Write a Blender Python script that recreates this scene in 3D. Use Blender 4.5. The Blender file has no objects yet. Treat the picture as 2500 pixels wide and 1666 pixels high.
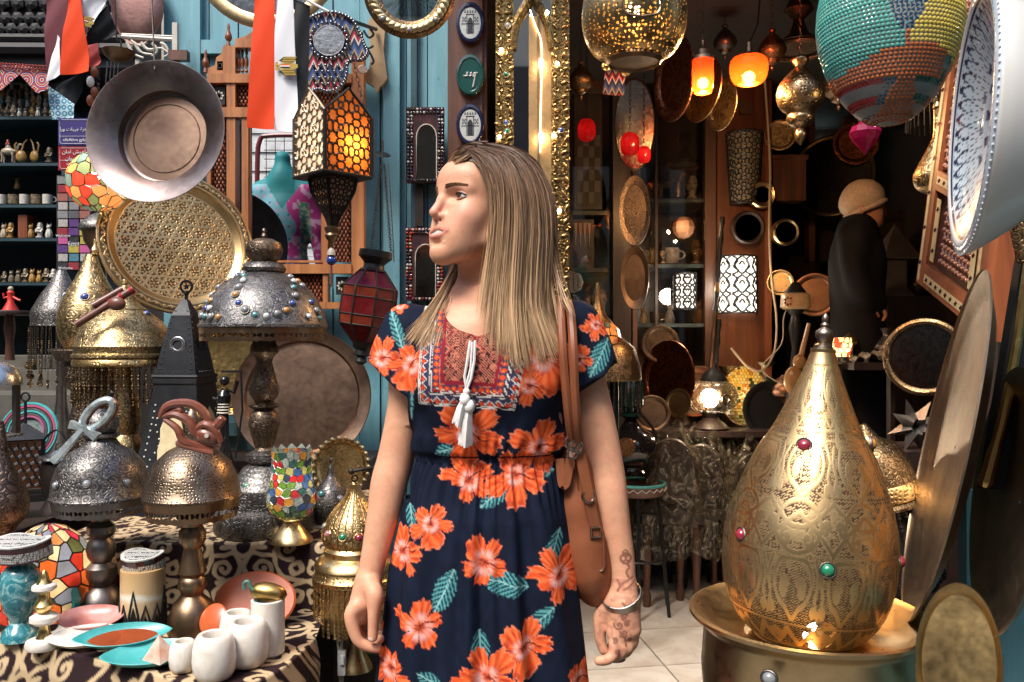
import bpy, math, random
import numpy as np
from mathutils import Vector, Matrix
random.seed(7)
RNG = np.random.default_rng(7)
PI = math.pi
sc = bpy.context.scene
COL = sc.collection
# ------------------------------------------------------------------ camera, sky, sun, exposure
CAMZ, FPX = 1.30, 2000.0
cam = bpy.data.cameras.new('camera'); camo = bpy.data.objects.new('camera', cam); COL.objects.link(camo)
camo.location = (0, 0, CAMZ); camo.rotation_euler = (math.radians(90), 0, 0)
cam.sensor_width = 36; cam.lens = 36 * FPX / 2500; cam.clip_start = 0.05; cam.clip_end = 300
sc.camera = camo
world = bpy.data.worlds.new('World'); sc.world = world; world.use_nodes = True
SUN_EL, SUN_AZ = math.radians(56), math.radians(213)      # azimuth of the sun seen from above, 180 = behind the camera
wn = world.node_tree; wn.nodes.clear()
sky = wn.nodes.new('ShaderNodeTexSky'); sky.sky_type = 'NISHITA'; sky.sun_disc = False
sky.sun_elevation = SUN_EL; sky.sun_rotation = SUN_AZ; sky.air_density = 1.0; sky.dust_density = 2.5; sky.ozone_density = 0.6
bgn = wn.nodes.new('ShaderNodeBackground'); bgn.inputs[1].default_value = 0.15
won = wn.nodes.new('ShaderNodeOutputWorld'); wn.links.new(sky.outputs[0], bgn.inputs[0]); wn.links.new(bgn.outputs[0], won.inputs[0])
sl = bpy.data.lights.new('sun', 'SUN'); sl.energy = 2.6; sl.angle = math.radians(20); sl.color = (1.0, 0.95, 0.88)
slo = bpy.data.objects.new('sun', sl); COL.objects.link(slo)
_sd = Vector((math.sin(SUN_AZ) * math.cos(SUN_EL), math.cos(SUN_AZ) * math.cos(SUN_EL), math.sin(SUN_EL)))
slo.rotation_euler = _sd.to_track_quat('Z', 'Y').to_euler(); slo.location = _sd * 20
sc.view_settings.view_transform = 'Standard'; sc.view_settings.look = 'None'
sc.view_settings.exposure = 0.92; sc.view_settings.gamma = 1.0; sc.view_settings.use_curve_mapping = False
sc.cycles.use_denoising = True
sc.cycles.max_bounces = 7; sc.cycles.diffuse_bounces = 3; sc.cycles.glossy_bounces = 4; sc.cycles.transmission_bounces = 5
sc.cycles.transparent_max_bounces = 10; sc.cycles.sample_clamp_indirect = 4.0; sc.cycles.caustics_reflective = False; sc.cycles.caustics_refractive = False
# ------------------------------------------------------------------ geometry helpers
def P(px, py, d):
 return Vector(((px - 1250) / FPX * d, d, CAMZ - (py - 833) / FPX * d))
def PZ(px, z, d): return Vector(((px - 1250) / FPX * d, d, z))
ORG = {}
def _org(o): return ORG.get(o.name, Vector((0, 0, 0)))
def tag(o, label=None, cat=None, group=None, kind=None):
 if label: o['label'] = label
 if cat: o['category'] = cat
 if group: o['group'] = group
 if kind: o['kind'] = kind
 return o
def thing(name, label, cat, loc, group=None):
 o = bpy.data.objects.new(name, None); COL.objects.link(o); o.location = loc; o.empty_display_size = .05
 ORG[o.name] = Vector(loc); return tag(o, label, cat, group)
class MB:
 def __init__(s): s.v = []; s.f = []; s.uv = None
 def raw(s, v, f):
  b = len(s.v); s.v.extend([tuple(p) for p in v]); s.f.extend([tuple(i + b for i in q) for q in f]); return s
 def box(s, c, size, M=None):
  x, y, z = [k / 2 for k in size]
  v = [Vector(p) for p in [(-x,-y,-z),(x,-y,-z),(x,y,-z),(-x,y,-z),(-x,-y,z),(x,-y,z),(x,y,z),(-x,y,z)]]
  if M is not None: v = [M @ p for p in v]
  c = Vector(c)
  return s.raw([p + c for p in v], [(0,3,2,1),(4,5,6,7),(0,1,5,4),(1,2,6,5),(2,3,7,6),(3,0,4,7)])
 def bx(s, x0, x1, y0, y1, z0, z1): return s.box(((x0+x1)/2, (y0+y1)/2, (z0+z1)/2), (abs(x1-x0), abs(y1-y0), abs(z1-z0)))
 def lathe(s, c, prof, n=32, M=None, cap=True):
  c = Vector(c); v = []; f = []; m = len(prof)
  for (r, h) in prof:
   for k in range(n):
    a = 2 * PI * k / n; p = Vector((r * math.cos(a), r * math.sin(a), h))
    v.append((M @ p if M is not None else p) + c)
  for i in range(m - 1):
   for k in range(n):
    k2 = (k + 1) % n; f.append((i*n+k, i*n+k2, (i+1)*n+k2, (i+1)*n+k))
  if cap:
   if prof[0][0] > 1e-5: f.append(tuple(reversed(range(n))))
   if prof[-1][0] > 1e-5: f.append(tuple((m-1)*n + k for k in range(n)))
  return s.raw(v, f)
 def ball(s, c, r, n=10, sq=(1,1,1), M=None):
  m = max(4, n // 2 + 1); pr = [(math.sin(PI*i/m) * r, -math.cos(PI*i/m) * r) for i in range(m + 1)]
  S = Matrix.Diagonal(Vector(sq)); M2 = (M @ S) if M is not None else S
  return s.lathe(c, [(max(a, 1e-6), b) for a, b in pr], n, M2, cap=False)
 def tube(s, pts, r, n=6, closed=False, cap=True):
  pts = [Vector(p) for p in pts]; m = len(pts)
  rs = r if isinstance(r, (list, tuple)) else [r] * m
  v = []; f = []; up = None
  for i, p in enumerate(pts):
   if closed: t = pts[(i+1) % m] - pts[i-1]
   else: t = pts[min(i+1, m-1)] - pts[max(i-1, 0)]
   t.normalize()
   if up is None:
    up = Vector((0,0,1)) if abs(t.z) < .9 else Vector((1,0,0))
   a = t.cross(up); 
   if a.length < 1e-6: a = t.orthogonal()
   a.normalize(); b = a.cross(t); up = b
   for k in range(n):
    g = 2*PI*k/n; v.append(p + (a*math.cos(g) + b*math.sin(g)) * rs[i])
  for i in range(m if closed else m - 1):
   j = (i + 1) % m
   for k in range(n):
    k2 = (k+1) % n; f.append((i*n+k, j*n+k, j*n+k2, i*n+k2))
  if cap and not closed:
   f.append(tuple(range(n))); f.append(tuple(reversed(range((m-1)*n, m*n))))
  return s.raw(v, f)
 def torus(s, c, R, r, n=24, m=8, M=None):
  c = Vector(c); v = []; f = []
  for i in range(n):
   a = 2*PI*i/n
   for j in range(m):
    b = 2*PI*j/m; p = Vector(((R + r*math.cos(b))*math.cos(a), (R + r*math.cos(b))*math.sin(a), r*math.sin(b)))
    v.append((M @ p if M is not None else p) + c)
  for i in range(n):
   for j in range(m):
    f.append((i*m+j, ((i+1)%n)*m+j, ((i+1)%n)*m+(j+1)%m, i*m+(j+1)%m))
  return s.raw(v, f)
 def prism(s, poly, ax, ay, az, o, t):
  o = Vector(o); n = len(poly)
  v = [o + ax*x + ay*y for x, y in poly] + [o + ax*x + ay*y + az*t for x, y in poly]
  f = [tuple(reversed(range(n))), tuple(range(n, 2*n))] + [(i, (i+1)%n, n+(i+1)%n, n+i) for i in range(n)]
  return s.raw(v, f)
 def grid(s, fn, nu, nv, wrapu=False):
  v = []; f = []
  for j in range(nv + 1):
   for i in range(nu if wrapu else nu + 1): v.append(fn(i/nu, j/nv))
  w = nu if wrapu else nu + 1
  for j in range(nv):
   for i in range(nu):
    i2 = (i+1) % w; f.append((j*w+i, j*w+i2, (j+1)*w+i2, (j+1)*w+i))
  return s.raw(v, f)
def mesh_of(v, f, name, smooth=True, origin=(0,0,0)):
 me = bpy.data.meshes.new(name); o = Vector(origin)
 me.from_pydata([(p[0]-o.x, p[1]-o.y, p[2]-o.z) for p in v], [], f)
 if smooth:
  me.polygons.foreach_set('use_smooth', [True] * len(me.polygons))
 return me
def sharpen(me, ang=40):
 try: me.set_sharp_from_angle(angle=math.radians(ang))
 except Exception: pass
def add(parent, name, mb, mat, smooth=True, sharp=40, label=None, cat=None, group=None, kind=None, origin=None):
 org = _org(parent) if parent is not None else Vector(origin if origin is not None else (0,0,0))
 me = mesh_of(mb.v, mb.f, name, smooth, org)
 if smooth and sharp: sharpen(me, sharp)
 if mat is not None: me.materials.append(mat)
 o = bpy.data.objects.new(name, me); COL.objects.link(o)
 if parent is not None: o.parent = parent; ORG[o.name] = org
 else: o.location = org; ORG[o.name] = org
 return tag(o, label, cat, group, kind)
def inst(parent, name, me, loc, M=None, scale=None, mat=None):
 o = bpy.data.objects.new(name, me); COL.objects.link(o)
 L = Vector(loc) - (_org(parent) if parent is not None else Vector((0,0,0)))
 R = M.to_4x4() if M is not None else Matrix.Identity(4)
 sv = (1,1,1) if scale is None else (scale if isinstance(scale, (tuple, list)) else (scale,)*3)
 S = Matrix.Diagonal((sv[0], sv[1], sv[2], 1.0))
 o.matrix_local = Matrix.Translation(L) @ R @ S
 if parent is not None: o.parent = parent
 ORG[o.name] = Vector(loc)
 return o
def shared(mb, name, mat, smooth=True, sharp=40):
 me = mesh_of(mb.v, mb.f, name, smooth)
 if smooth and sharp: sharpen(me, sharp)
 me.materials.append(mat); return me
def single(name, mb, mat, label, cat, base, group=None, smooth=True, sharp=40, kind=None):
 return add(None, name, mb, mat, smooth, sharp, label, cat, group, kind, origin=base)
def struct(name, mb, mat, smooth=False, parent=None):
 o = add(parent, name, mb, mat, smooth, 40)
 if parent is None: o['kind'] = 'structure'
 return o
def spline(pts, n):
 pts = [np.array(p, float) for p in pts]; m = len(pts); out = []
 for q in range(n + 1):
  t = q / n * (m - 1); i = min(int(t), m - 2); t -= i
  p0, p1, p2, p3 = pts[max(i-1,0)], pts[i], pts[i+1], pts[min(i+2,m-1)]
  out.append(.5*((2*p1)+(-p0+p2)*t+(2*p0-5*p1+4*p2-p3)*t*t+(-p0+3*p1-3*p2+p3)*t**3))
 return out
def facing(n, spin=0, up=(0,0,1)):
 z = Vector(n).normalized(); y = Vector(up); y = (y - z * y.dot(z)).normalized(); x = y.cross(z)
 M = Matrix((x, y, z)).transposed()
 return M @ Matrix.Rotation(spin, 3, 'Z')
def pxprof(prof, d, ybase):
 k = d / FPX; return [(max(r, .01) * k, (ybase - y) * k) for r, y in prof]
def smoothprof(prof, n):
 return [(max(float(a[0]), 1e-5), float(a[1])) for a in spline(prof, n)]
def grid_mesh(name, X, Y, Z, wrapu, attrs, mat, parent=None, origin=None, smooth=True):
 nv, nu = X.shape; org = _org(parent) if parent is not None else Vector(origin if origin is not None else (0,0,0))
 co = np.stack([X - org.x, Y - org.y, Z - org.z], -1).reshape(-1, 3)
 idx = np.arange(nv*nu).reshape(nv, nu)
 if wrapu: nxt = np.roll(idx, -1, 1); a, b = idx[:-1], nxt[:-1]; c, e = nxt[1:], idx[1:]
 else: a, b, c, e = idx[:-1,:-1], idx[:-1,1:], idx[1:,1:], idx[1:,:-1]
 q = np.stack([a, b, c, e], -1).reshape(-1, 4)
 return np_mesh(name, co, q, {k: (w.reshape(nv*nu, -1)) for k, w in attrs.items()}, mat, parent, org, smooth)
def np_mesh(name, co, q, attrs, mat, parent=None, org=(0,0,0), smooth=True):
 me = bpy.data.meshes.new(name); n = len(co); m = len(q); k = q.shape[1]
 me.vertices.add(n); me.vertices.foreach_set('co', np.ascontiguousarray(co, np.float32).ravel())
 me.loops.add(m*k); me.loops.foreach_set('vertex_index', np.ascontiguousarray(q, np.int32).ravel())
 me.polygons.add(m); me.polygons.foreach_set('loop_start', np.arange(0, m*k, k, dtype=np.int32))
 me.update(calc_edges=True); me.validate()
 if smooth: me.polygons.foreach_set('use_smooth', np.ones(len(me.polygons), bool))
 for nm, w in attrs.items():
  w = np.asarray(w, np.float32).reshape(n, -1)
  if w.shape[1] == 1:
   a = me.attributes.new(nm, 'FLOAT', 'POINT'); a.data.foreach_set('value', w.ravel())
  else:
   a = me.attributes.new(nm, 'FLOAT_COLOR', 'POINT'); a.data.foreach_set('color', np.concatenate([w[:, :3], np.ones((n,1), np.float32)], 1).ravel())
 if mat is not None: me.materials.append(mat)
 o = bpy.data.objects.new(name, me); COL.objects.link(o); ORG[o.name] = Vector(org)
 if parent is not None: o.parent = parent
 else: o.location = org
 return o
def seg_dist(U, V, segs):
 D = np.full(U.shape, 9.0, np.float32)
 for (x0, y0), (x1, y1) in segs:
  dx, dy = x1-x0, y1-y0; L = dx*dx+dy*dy+1e-12
  t = np.clip(((U-x0)*dx+(V-y0)*dy)/L, 0, 1)
  np.minimum(D, np.hypot(U-x0-t*dx, V-y0-t*dy), out=D)
 return D
def polyseg(pts, n=None):
 if n: pts = spline(pts, n)
 return [((a[0], a[1]), (b[0], b[1])) for a, b in zip(pts[:-1], pts[1:])]
def spiral(cx, cy, r0, r1, a0, turns, n=22):
 pts = []
 for i in range(n + 1):
  t = i/n; a = math.radians(a0) + turns*2*PI*t; r = r0 + (r1-r0)*t; pts.append((cx + r*math.cos(a), cy + r*math.sin(a)))
 return polyseg(pts)
def sstep(e0, e1, x):
 t = np.clip((x-e0)/(e1-e0), 0, 1); return t*t*(3-2*t)
def vnoise(X, Y, seed=0, Z=None):
 r = np.random.default_rng(seed); T = r.random((64, 64)).astype(np.float32)
 if Z is not None: X = X + Z*1.7; Y = Y + Z*.9
 xi = np.floor(X).astype(int); yi = np.floor(Y).astype(int); fx = X-xi; fy = Y-yi; fx = fx*fx*(3-2*fx); fy = fy*fy*(3-2*fy)
 a = T[xi%64, yi%64]; b = T[(xi+1)%64, yi%64]; c = T[xi%64, (yi+1)%64]; e = T[(xi+1)%64, (yi+1)%64]
 return (a*(1-fx)+b*fx)*(1-fy) + (c*(1-fx)+e*fx)*fy
# ------------------------------------------------------------------ signed distance modelling (bodies, cloth)
class SDF:
 def __init__(s, xs, ys, zs):
  s.xs, s.ys, s.zs = [np.asarray(a, np.float32) for a in (xs, ys, zs)]
  s.D = np.full((len(xs), len(ys), len(zs)), 1.0, np.float32)
 def sub(s, lo, hi):
  sl = []
  for a, l, h in zip((s.xs, s.ys, s.zs), lo, hi):
   i, j = np.searchsorted(a, l), np.searchsorted(a, h); sl.append(slice(max(i-1, 0), min(j+1, len(a))))
  sl = tuple(sl)
  return sl, s.xs[sl[0]][:,None,None], s.ys[sl[1]][None,:,None], s.zs[sl[2]][None,None,:]
 def comb(s, sl, d, k, op):
  a = s.D[sl]
  if op == 'u':
   h = np.maximum(k-np.abs(a-d), 0)/k; s.D[sl] = np.minimum(a, d)-h*h*k*.25
  else:
   d = -d; h = np.maximum(k-np.abs(a-d), 0)/k; s.D[sl] = np.maximum(a, d)+h*h*k*.25
 def cap(s, a, b, ra, rb, k=.012, op='u'):
  a, b = np.array(a, float), np.array(b, float); m = max(ra, rb)+k+.012
  sl, X, Y, Z = s.sub(np.minimum(a,b)-m, np.maximum(a,b)+m)
  if 0 in s.D[sl].shape: return s
  e = b-a; L = float(e@e)+1e-12
  t = np.clip(((X-a[0])*e[0]+(Y-a[1])*e[1]+(Z-a[2])*e[2])/L, 0, 1)
  d = np.sqrt((X-a[0]-t*e[0])**2+(Y-a[1]-t*e[1])**2+(Z-a[2]-t*e[2])**2)-(ra+(rb-ra)*t)
  s.comb(sl, d.astype(np.float32), k, op); return s
 def chain(s, pts, rs, k=.012, op='u'):
  for i in range(len(pts)-1): s.cap(pts[i], pts[i+1], rs[i], rs[i+1], k, op)
  return s
 def limb(s, pts, rs, k=.012, n=24, op='u'):
  q = np.array(spline([tuple(p)+(r,) for p, r in zip([np.array(p, float) for p in pts], rs)], n)); m = q[:,3].max()+k+.012
  sl, X, Y, Z = s.sub(q[:,:3].min(0)-m, q[:,:3].max(0)+m); d = None
  for a, b in zip(q[:-1], q[1:]):
   e = b[:3]-a[:3]; L = float(e@e)+1e-12
   t = np.clip(((X-a[0])*e[0]+(Y-a[1])*e[1]+(Z-a[2])*e[2])/L, 0, 1)
   w = np.sqrt((X-a[0]-t*e[0])**2+(Y-a[1]-t*e[1])**2+(Z-a[2]-t*e[2])**2)-(a[3]+(b[3]-a[3])*t)
   d = w if d is None else np.minimum(d, w)
  s.comb(sl, d.astype(np.float32), k, op); return s
 def at(s, p):
  i = [min(max(int(round(float(np.interp(v, a, np.arange(len(a)))))), 0), len(a)-1) for v, a in zip(p, (s.xs, s.ys, s.zs))]; return float(s.D[tuple(i)])
 def ell(s, c, r, k=.012, op='u', R=None):
  c = np.array(c, float); r = np.array(r, float); m = r.max()+k+.012
  sl, X, Y, Z = s.sub(c-m, c+m)
  if 0 in s.D[sl].shape: return s
  x, y, z = X-c[0], Y-c[1], Z-c[2]
  if R is not None: x, y, z = [R[0][i]*x+R[1][i]*y+R[2][i]*z for i in range(3)]
  k0 = np.sqrt((x/r[0])**2+(y/r[1])**2+(z/r[2])**2)+1e-9; k1 = np.sqrt((x/r[0]**2)**2+(y/r[1]**2)**2+(z/r[2]**2)**2)+1e-9
  s.comb(sl, (k0*(k0-1)/k1).astype(np.float32), k, op); return s
 def mesh(s):
  D = s.D; S = D < 0
  c = np.zeros([k-1 for k in D.shape], np.int8)
  for i in (0,1):
   for j in (0,1):
    for k in (0,1): c += S[i:D.shape[0]-1+i, j:D.shape[1]-1+j, k:D.shape[2]-1+k]
  act = (c > 0) & (c < 8); ix, iy, iz = np.nonzero(act)
  vid = np.full(act.shape, -1, np.int32); vid[ix, iy, iz] = np.arange(len(ix))
  acc = np.zeros((len(ix), 3), np.float64); cnt = np.zeros(len(ix))
  ax = (s.xs, s.ys, s.zs)
  for a in range(3):
   o1, o2 = [q for q in range(3) if q != a]
   for u in (0,1):
    for w in (0,1):
     off = [0,0,0]; off[o1] = u; off[o2] = w; i0 = [ix+off[0], iy+off[1], iz+off[2]]
     i1 = list(i0); i1[a] = i1[a]+1
     d0 = D[tuple(i0)]; d1 = D[tuple(i1)]; m = (d0 < 0) != (d1 < 0)
     t = np.where(m, d0/np.where(m, d0-d1, 1), 0)
     p = np.stack([ax[q][i0[q]] for q in range(3)], 1).astype(np.float64)
     p[:, a] += t*(ax[a][i1[a]]-ax[a][i0[a]])
     acc[m] += p[m]; cnt[m] += 1
  V = acc/np.maximum(cnt, 1)[:, None]; Q = []
  for a in range(3):
   o1, o2 = (a+1) % 3, (a+2) % 3
   s0 = [slice(None)]*3; s1 = [slice(None)]*3; s0[a] = slice(None, -1); s1[a] = slice(1, None)
   for q in (o1, o2): s0[q] = slice(1, -1); s1[q] = slice(1, -1)
   A, B = S[tuple(s0)], S[tuple(s1)]; e = np.array(np.nonzero(A != B)); 
   inside = A[tuple(e)]
   g = [None]*3; g[a] = e[a]; g[o1] = e[o1]+1; g[o2] = e[o2]+1
   def vi(d1, d2):
    w = [None]*3; w[a] = g[a]; w[o1] = g[o1]-d1; w[o2] = g[o2]-d2; return vid[tuple(w)]
   q = np.stack([vi(1,1), vi(0,1), vi(0,0), vi(1,0)], 1); q[~inside] = q[~inside][:, ::-1]; Q.append(q)
  return V, np.concatenate(Q)
# ------------------------------------------------------------------ materials
MATS = {}
class NT:
 def __init__(s, name):
  s.m = bpy.data.materials.new(name); s.m.use_nodes = True; s.t = s.m.node_tree; s.t.nodes.clear()
  s.out = s.n('OutputMaterial'); s.b = None; MATS[name] = s.m
 def n(s, kind): return s.t.nodes.new('ShaderNode' + kind)
 def put(s, sock, v):
  if v is None: return
  if hasattr(v, 'is_output') or isinstance(v, bpy.types.NodeSocket): s.t.links.new(v, sock)
  else:
   if isinstance(v, (tuple, list)) and len(v) == 3 and sock.type == 'RGBA': v = tuple(v) + (1,)
   sock.default_value = v
 def coord(s, kind='Object', scale=None):
  o = s.n('TexCoord').outputs[kind]
  if scale is None: return o
  mp = s.n('Mapping'); s.t.links.new(o, mp.inputs[0]); mp.inputs['Scale'].default_value = scale if isinstance(scale, (tuple, list)) else (scale,)*3
  return mp.outputs[0]
 def noise(s, vec, scale, detail=3, rough=.55, dist=0.0, col=False):
  t = s.n('TexNoise'); s.put(t.inputs['Vector'], vec); t.inputs['Scale'].default_value = scale; t.inputs['Detail'].default_value = detail
  t.inputs['Roughness'].default_value = rough; t.inputs['Distortion'].default_value = dist; return t.outputs['Color' if col else 'Fac']
 def voro(s, vec, scale, feat='F1', rnd=1.0, out='Distance', smooth=None):
  t = s.n('TexVoronoi'); t.feature = feat; s.put(t.inputs['Vector'], vec); t.inputs['Scale'].default_value = scale; t.inputs['Randomness'].default_value = rnd
  return t.outputs[out]
 def wave(s, vec, scale, dist=0, prof='SIN', kind='BANDS', direction='X', detail=2):
  t = s.n('TexWave'); t.wave_type = kind; t.wave_profile = prof
  if kind == 'BANDS': t.bands_direction = direction
  s.put(t.inputs['Vector'], vec); t.inputs['Scale'].default_value = scale; t.inputs['Distortion'].default_value = dist; t.inputs['Detail'].default_value = detail
  return t.outputs['Fac']
 def math(s, op, a, b=None, c=None):
  t = s.n('Math'); t.operation = op; s.put(t.inputs[0], a); s.put(t.inputs[1], b)
  if c is not None: s.put(t.inputs[2], c)
  return t.outputs[0]
 def ramp(s, fac, stops, interp='LINEAR'):
  t = s.n('ValToRGB'); t.color_ramp.interpolation = interp; e = t.color_ramp.elements
  while len(e) < len(stops): e.new(.5)
  for el, (p, c) in zip(e, stops): el.position = p; el.color = (c if isinstance(c, (tuple, list)) else (c,)*3)[:3] + (1,) if isinstance(c, tuple) else (c, c, c, 1)
  s.put(t.inputs[0], fac); return t.outputs[0]
 def mix(s, fac, a, b, mode='MIX'):
  t = s.n('Mix'); t.data_type = 'RGBA'; t.blend_type = mode; s.put(t.inputs[0], fac); s.put(t.inputs[6], a); s.put(t.inputs[7], b); return t.outputs[2]
 def attr(s, name, out='Fac'):
  t = s.n('Attribute'); t.attribute_name = name; return t.outputs[out]
 def bump(s, h, strength=.3, dist=.002, normal=None):
  t = s.n('Bump'); s.put(t.inputs['Height'], h); t.inputs['Strength'].default_value = strength; t.inputs['Distance'].default_value = dist; s.put(t.inputs['Normal'], normal); return t.outputs[0]
 def bsdf(s, **k):
  b = s.n('BsdfPrincipled'); s.b = b
  for q, v in k.items():
   key = {'col':'Base Color','rough':'Roughness','metal':'Metallic','nor':'Normal','spec':'Specular IOR Level','trans':'Transmission Weight','alpha':'Alpha','coat':'Coat Weight','coatr':'Coat Roughness','sss':'Subsurface Weight','sssr':'Subsurface Radius','ssss':'Subsurface Scale','ior':'IOR','emit':'Emission Color','emits':'Emission Strength','sheen':'Sheen Weight','aniso':'Anisotropic'}[q]
   s.put(b.inputs[key], v)
  return b.outputs[0]
 def done(s, sh): s.t.links.new(sh, s.out.inputs['Surface']); return s.m
 def mixsh(s, fac, a, b):
  t = s.n('MixShader'); s.put(t.inputs[0], fac); s.t.links.new(a, t.inputs[1]); s.t.links.new(b, t.inputs[2]); return t.outputs[0]
 def transp(s, col=(1,1,1)):
  t = s.n('BsdfTransparent'); s.put(t.inputs[0], col); return t.outputs[0]
 def transl(s, col):
  t = s.n('BsdfTranslucent'); s.put(t.inputs[0], col); return t.outputs[0]
def metal(name, c, dark, rough=.3, kind='plain', scale=30, bump=.3, wear=.5, holes=False, dist=.0015):
 if name in MATS: return MATS[name]
 t = NT(name); co = t.coord()
 n1 = t.noise(co, 9, 5, .6); n2 = t.noise(co, 60, 3, .6)
 fac = t.ramp(n1, [(.35, 0.0), (.75, 1.0)])
 col = t.mix(t.math('MULTIPLY', fac, wear), c, dark)
 h = None; line = None
 if kind == 'hammer':
  v = t.voro(co, scale, 'SMOOTH_F1'); h = v
 elif kind == 'rosette':       # chased rosettes and leaves
  wv = t.mix(.06, co, t.noise(co, 12, 2, .5, 0, True), 'ADD')
  v = t.voro(wv, scale, 'F1', .75); r = t.math('SINE', t.math('MULTIPLY', v, 17)); e = t.voro(wv, scale, 'DISTANCE_TO_EDGE', .75)
  line = t.ramp(t.math('MULTIPLY', t.math('ADD', r, 1.0), .5), [(.15, 1.0), (.5, 0.0)]); h = t.math('SUBTRACT', 1.0, line)
  line = t.math('MAXIMUM', line, t.ramp(e, [(.02, 1.0), (.06, 0.0)]))
 elif kind == 'scroll':        # engraved scrolling lines
  wv = t.mix(.10, co, t.noise(co, 16, 1, .5, 0, True), 'ADD')
  v = t.voro(wv, scale, 'SMOOTH_F1', 1); r = t.math('SINE', t.math('MULTIPLY', v, 26))
  line = t.ramp(t.math('MULTIPLY', t.math('ADD', r, 1.0), .5), [(.3, 1.0), (.6, 0.0)]); h = t.math('SUBTRACT', 1.0, line)
 elif kind == 'pierced':       # rows of tiny punched holes
  v = t.voro(co, scale, 'F1', .5); line = t.ramp(v, [(.25, 1.0), (.42, 0.0)]); h = t.math('SUBTRACT', 1.0, line)
 elif kind == 'brushed':
  h = t.noise(t.coord('Object', (1, 1, 14)), 40, 3)
 if h is None: h = n2
 if line is not None: col = t.mix(t.math('MULTIPLY', line, .62), col, tuple(k * .25 for k in dark))
 h2 = t.math('ADD', h, t.math('MULTIPLY', n2, .25))
 ro = t.math('ADD', t.math('MULTIPLY', n2, .25), max(rough - .1, .02))
 sh = t.bsdf(col=col, metal=1.0, rough=ro, nor=t.bump(h2, bump, dist))
 if holes and line is not None:
  sh = t.mixsh(t.math('MULTIPLY', line, .85), sh, t.transp())
 return t.done(sh)
def plainmat(name, c, rough=.5, spec=.5, c2=None, scale=20, bump=.15, metal_=0.0, coat=0.0, dist=.002, sss=0.0):
 if name in MATS: return MATS[name]
 t = NT(name); co = t.coord(); n1 = t.noise(co, scale, 4, .6)
 col = t.mix(t.ramp(n1, [(.3, 0.0), (.7, 1.0)]), c, c2 if c2 is not None else tuple(k * .72 for k in c))
 k = dict(col=col, rough=rough, spec=spec, metal=metal_, coat=coat, nor=t.bump(t.noise(co, scale*4, 3), bump, dist))
 if sss: k['sss'] = sss; k['sssr'] = (1, .8, .6); k['ssss'] = .01
 return t.done(t.bsdf(**k))
def wood(name, c, dark, rough=.45, ax=2, scale=14, coat=.2):
 if name in MATS: return MATS[name]
 t = NT(name); s = [scale*2.2]*3; s[ax] = scale*.12
 co = t.coord('Object', tuple(s)); n1 = t.noise(co, 1.0, 5, .62, .6); n2 = t.noise(t.coord(), 5, 3)
 col = t.mix(t.ramp(n1, [(.32, 0.0), (.68, 1.0)]), dark, c); col = t.mix(t.math('MULTIPLY', t.ramp(n2, [(.4, 0.0), (.8, 1.0)]), .35), col, tuple(k*.55 for k in dark))
 return t.done(t.bsdf(col=col, rough=rough, coat=coat, coatr=.25, nor=t.bump(n1, .25, .0015)))
def glassy(name, c, tl=.55, rough=.12):
 if name in MATS: return MATS[name]
 t = NT(name); co = t.coord(); n = t.noise(co, 45, 3); col = t.mix(t.ramp(n, [(.3, 0.0), (.75, 1.0)]), c, tuple(min(1, k*1.25+.02) for k in c))
 b = t.bsdf(col=col, rough=rough, spec=.6, nor=t.bump(n, .2, .001))
 return t.done(t.mixsh(tl, b, t.transl(col)))
def clearglass(name, c=(1,1,1), rough=.02, refl=.12):
 if name in MATS: return MATS[name]
 t = NT(name); g = t.n('BsdfGlossy'); g.inputs['Roughness'].default_value = rough; g.inputs['Color'].default_value = (1,1,1,1)
 fr = t.n('Fresnel'); fr.inputs[0].default_value = 1.5
 return t.done(t.mixsh(t.math('MAXIMUM', fr.outputs[0], refl*.4), t.transp(c), g.outputs[0]))
def emitter(name, c, s):
 if name in MATS: return MATS[name]
 t = NT(name); e = t.n('Emission'); e.inputs[0].default_value = tuple(c) + (1,); e.inputs[1].default_value = s; return t.done(e.outputs[0])
def bulb(parent, loc, power, col=(1,.72,.4), r=.012):
 l = bpy.data.lights.new('bulb_light', 'POINT'); l.energy = power; l.color = col; l.shadow_soft_size = r
 o = bpy.data.objects.new('bulb_light', l); COL.objects.link(o); o.location = Vector(loc) - (_org(parent) if parent else Vector((0,0,0)))
 if parent: o.parent = parent
 return o
BRASS = metal('brass', (.76,.56,.28), (.24,.15,.065), .28, 'plain', 30, .2)
BRASS_ROS = metal('brass_chased', (.76,.56,.28), (.24,.15,.065), .33, 'rosette', 62, .45)
BRASS_SCR = metal('brass_engraved', (.74,.54,.27), (.20,.12,.055), .33, 'scroll', 46, .45)
BRASS_PIE = metal('brass_pierced', (.68,.46,.2), (.2,.12,.05), .3, 'pierced', 110, .5)
BRASS_OLD = metal('brass_aged', (.36,.24,.12), (.08,.055,.035), .36, 'rosette', 70, .5, .7)
PEWTER = metal('pewter', (.23,.21,.195), (.07,.06,.055), .38, 'plain', 30, .25, .7)
PEWTER_ROS = metal('pewter_chased', (.25,.235,.225), (.085,.078,.072), .42, 'rosette', 66, .5, .6)
PEWTER_SCR = metal('pewter_filigree', (.27,.26,.255), (.085,.08,.078), .42, 'scroll', 95, .5, .6)
BRONZE = metal('bronze', (.30,.20,.12), (.07,.05,.04), .34, 'plain', 30, .25, .7)
BRONZE_PIE = metal('bronze_pierced', (.34,.25,.17), (.08,.06,.045), .3, 'pierced', 150, .4, .7)
BRONZE_ROS = metal('bronze_chased', (.27,.20,.14), (.06,.045,.04), .38, 'rosette', 80, .5, .7)
COPPER = metal('copper', (.42,.22,.13), (.13,.075,.055), .38, 'hammer', 70, .12, .8)
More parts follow.
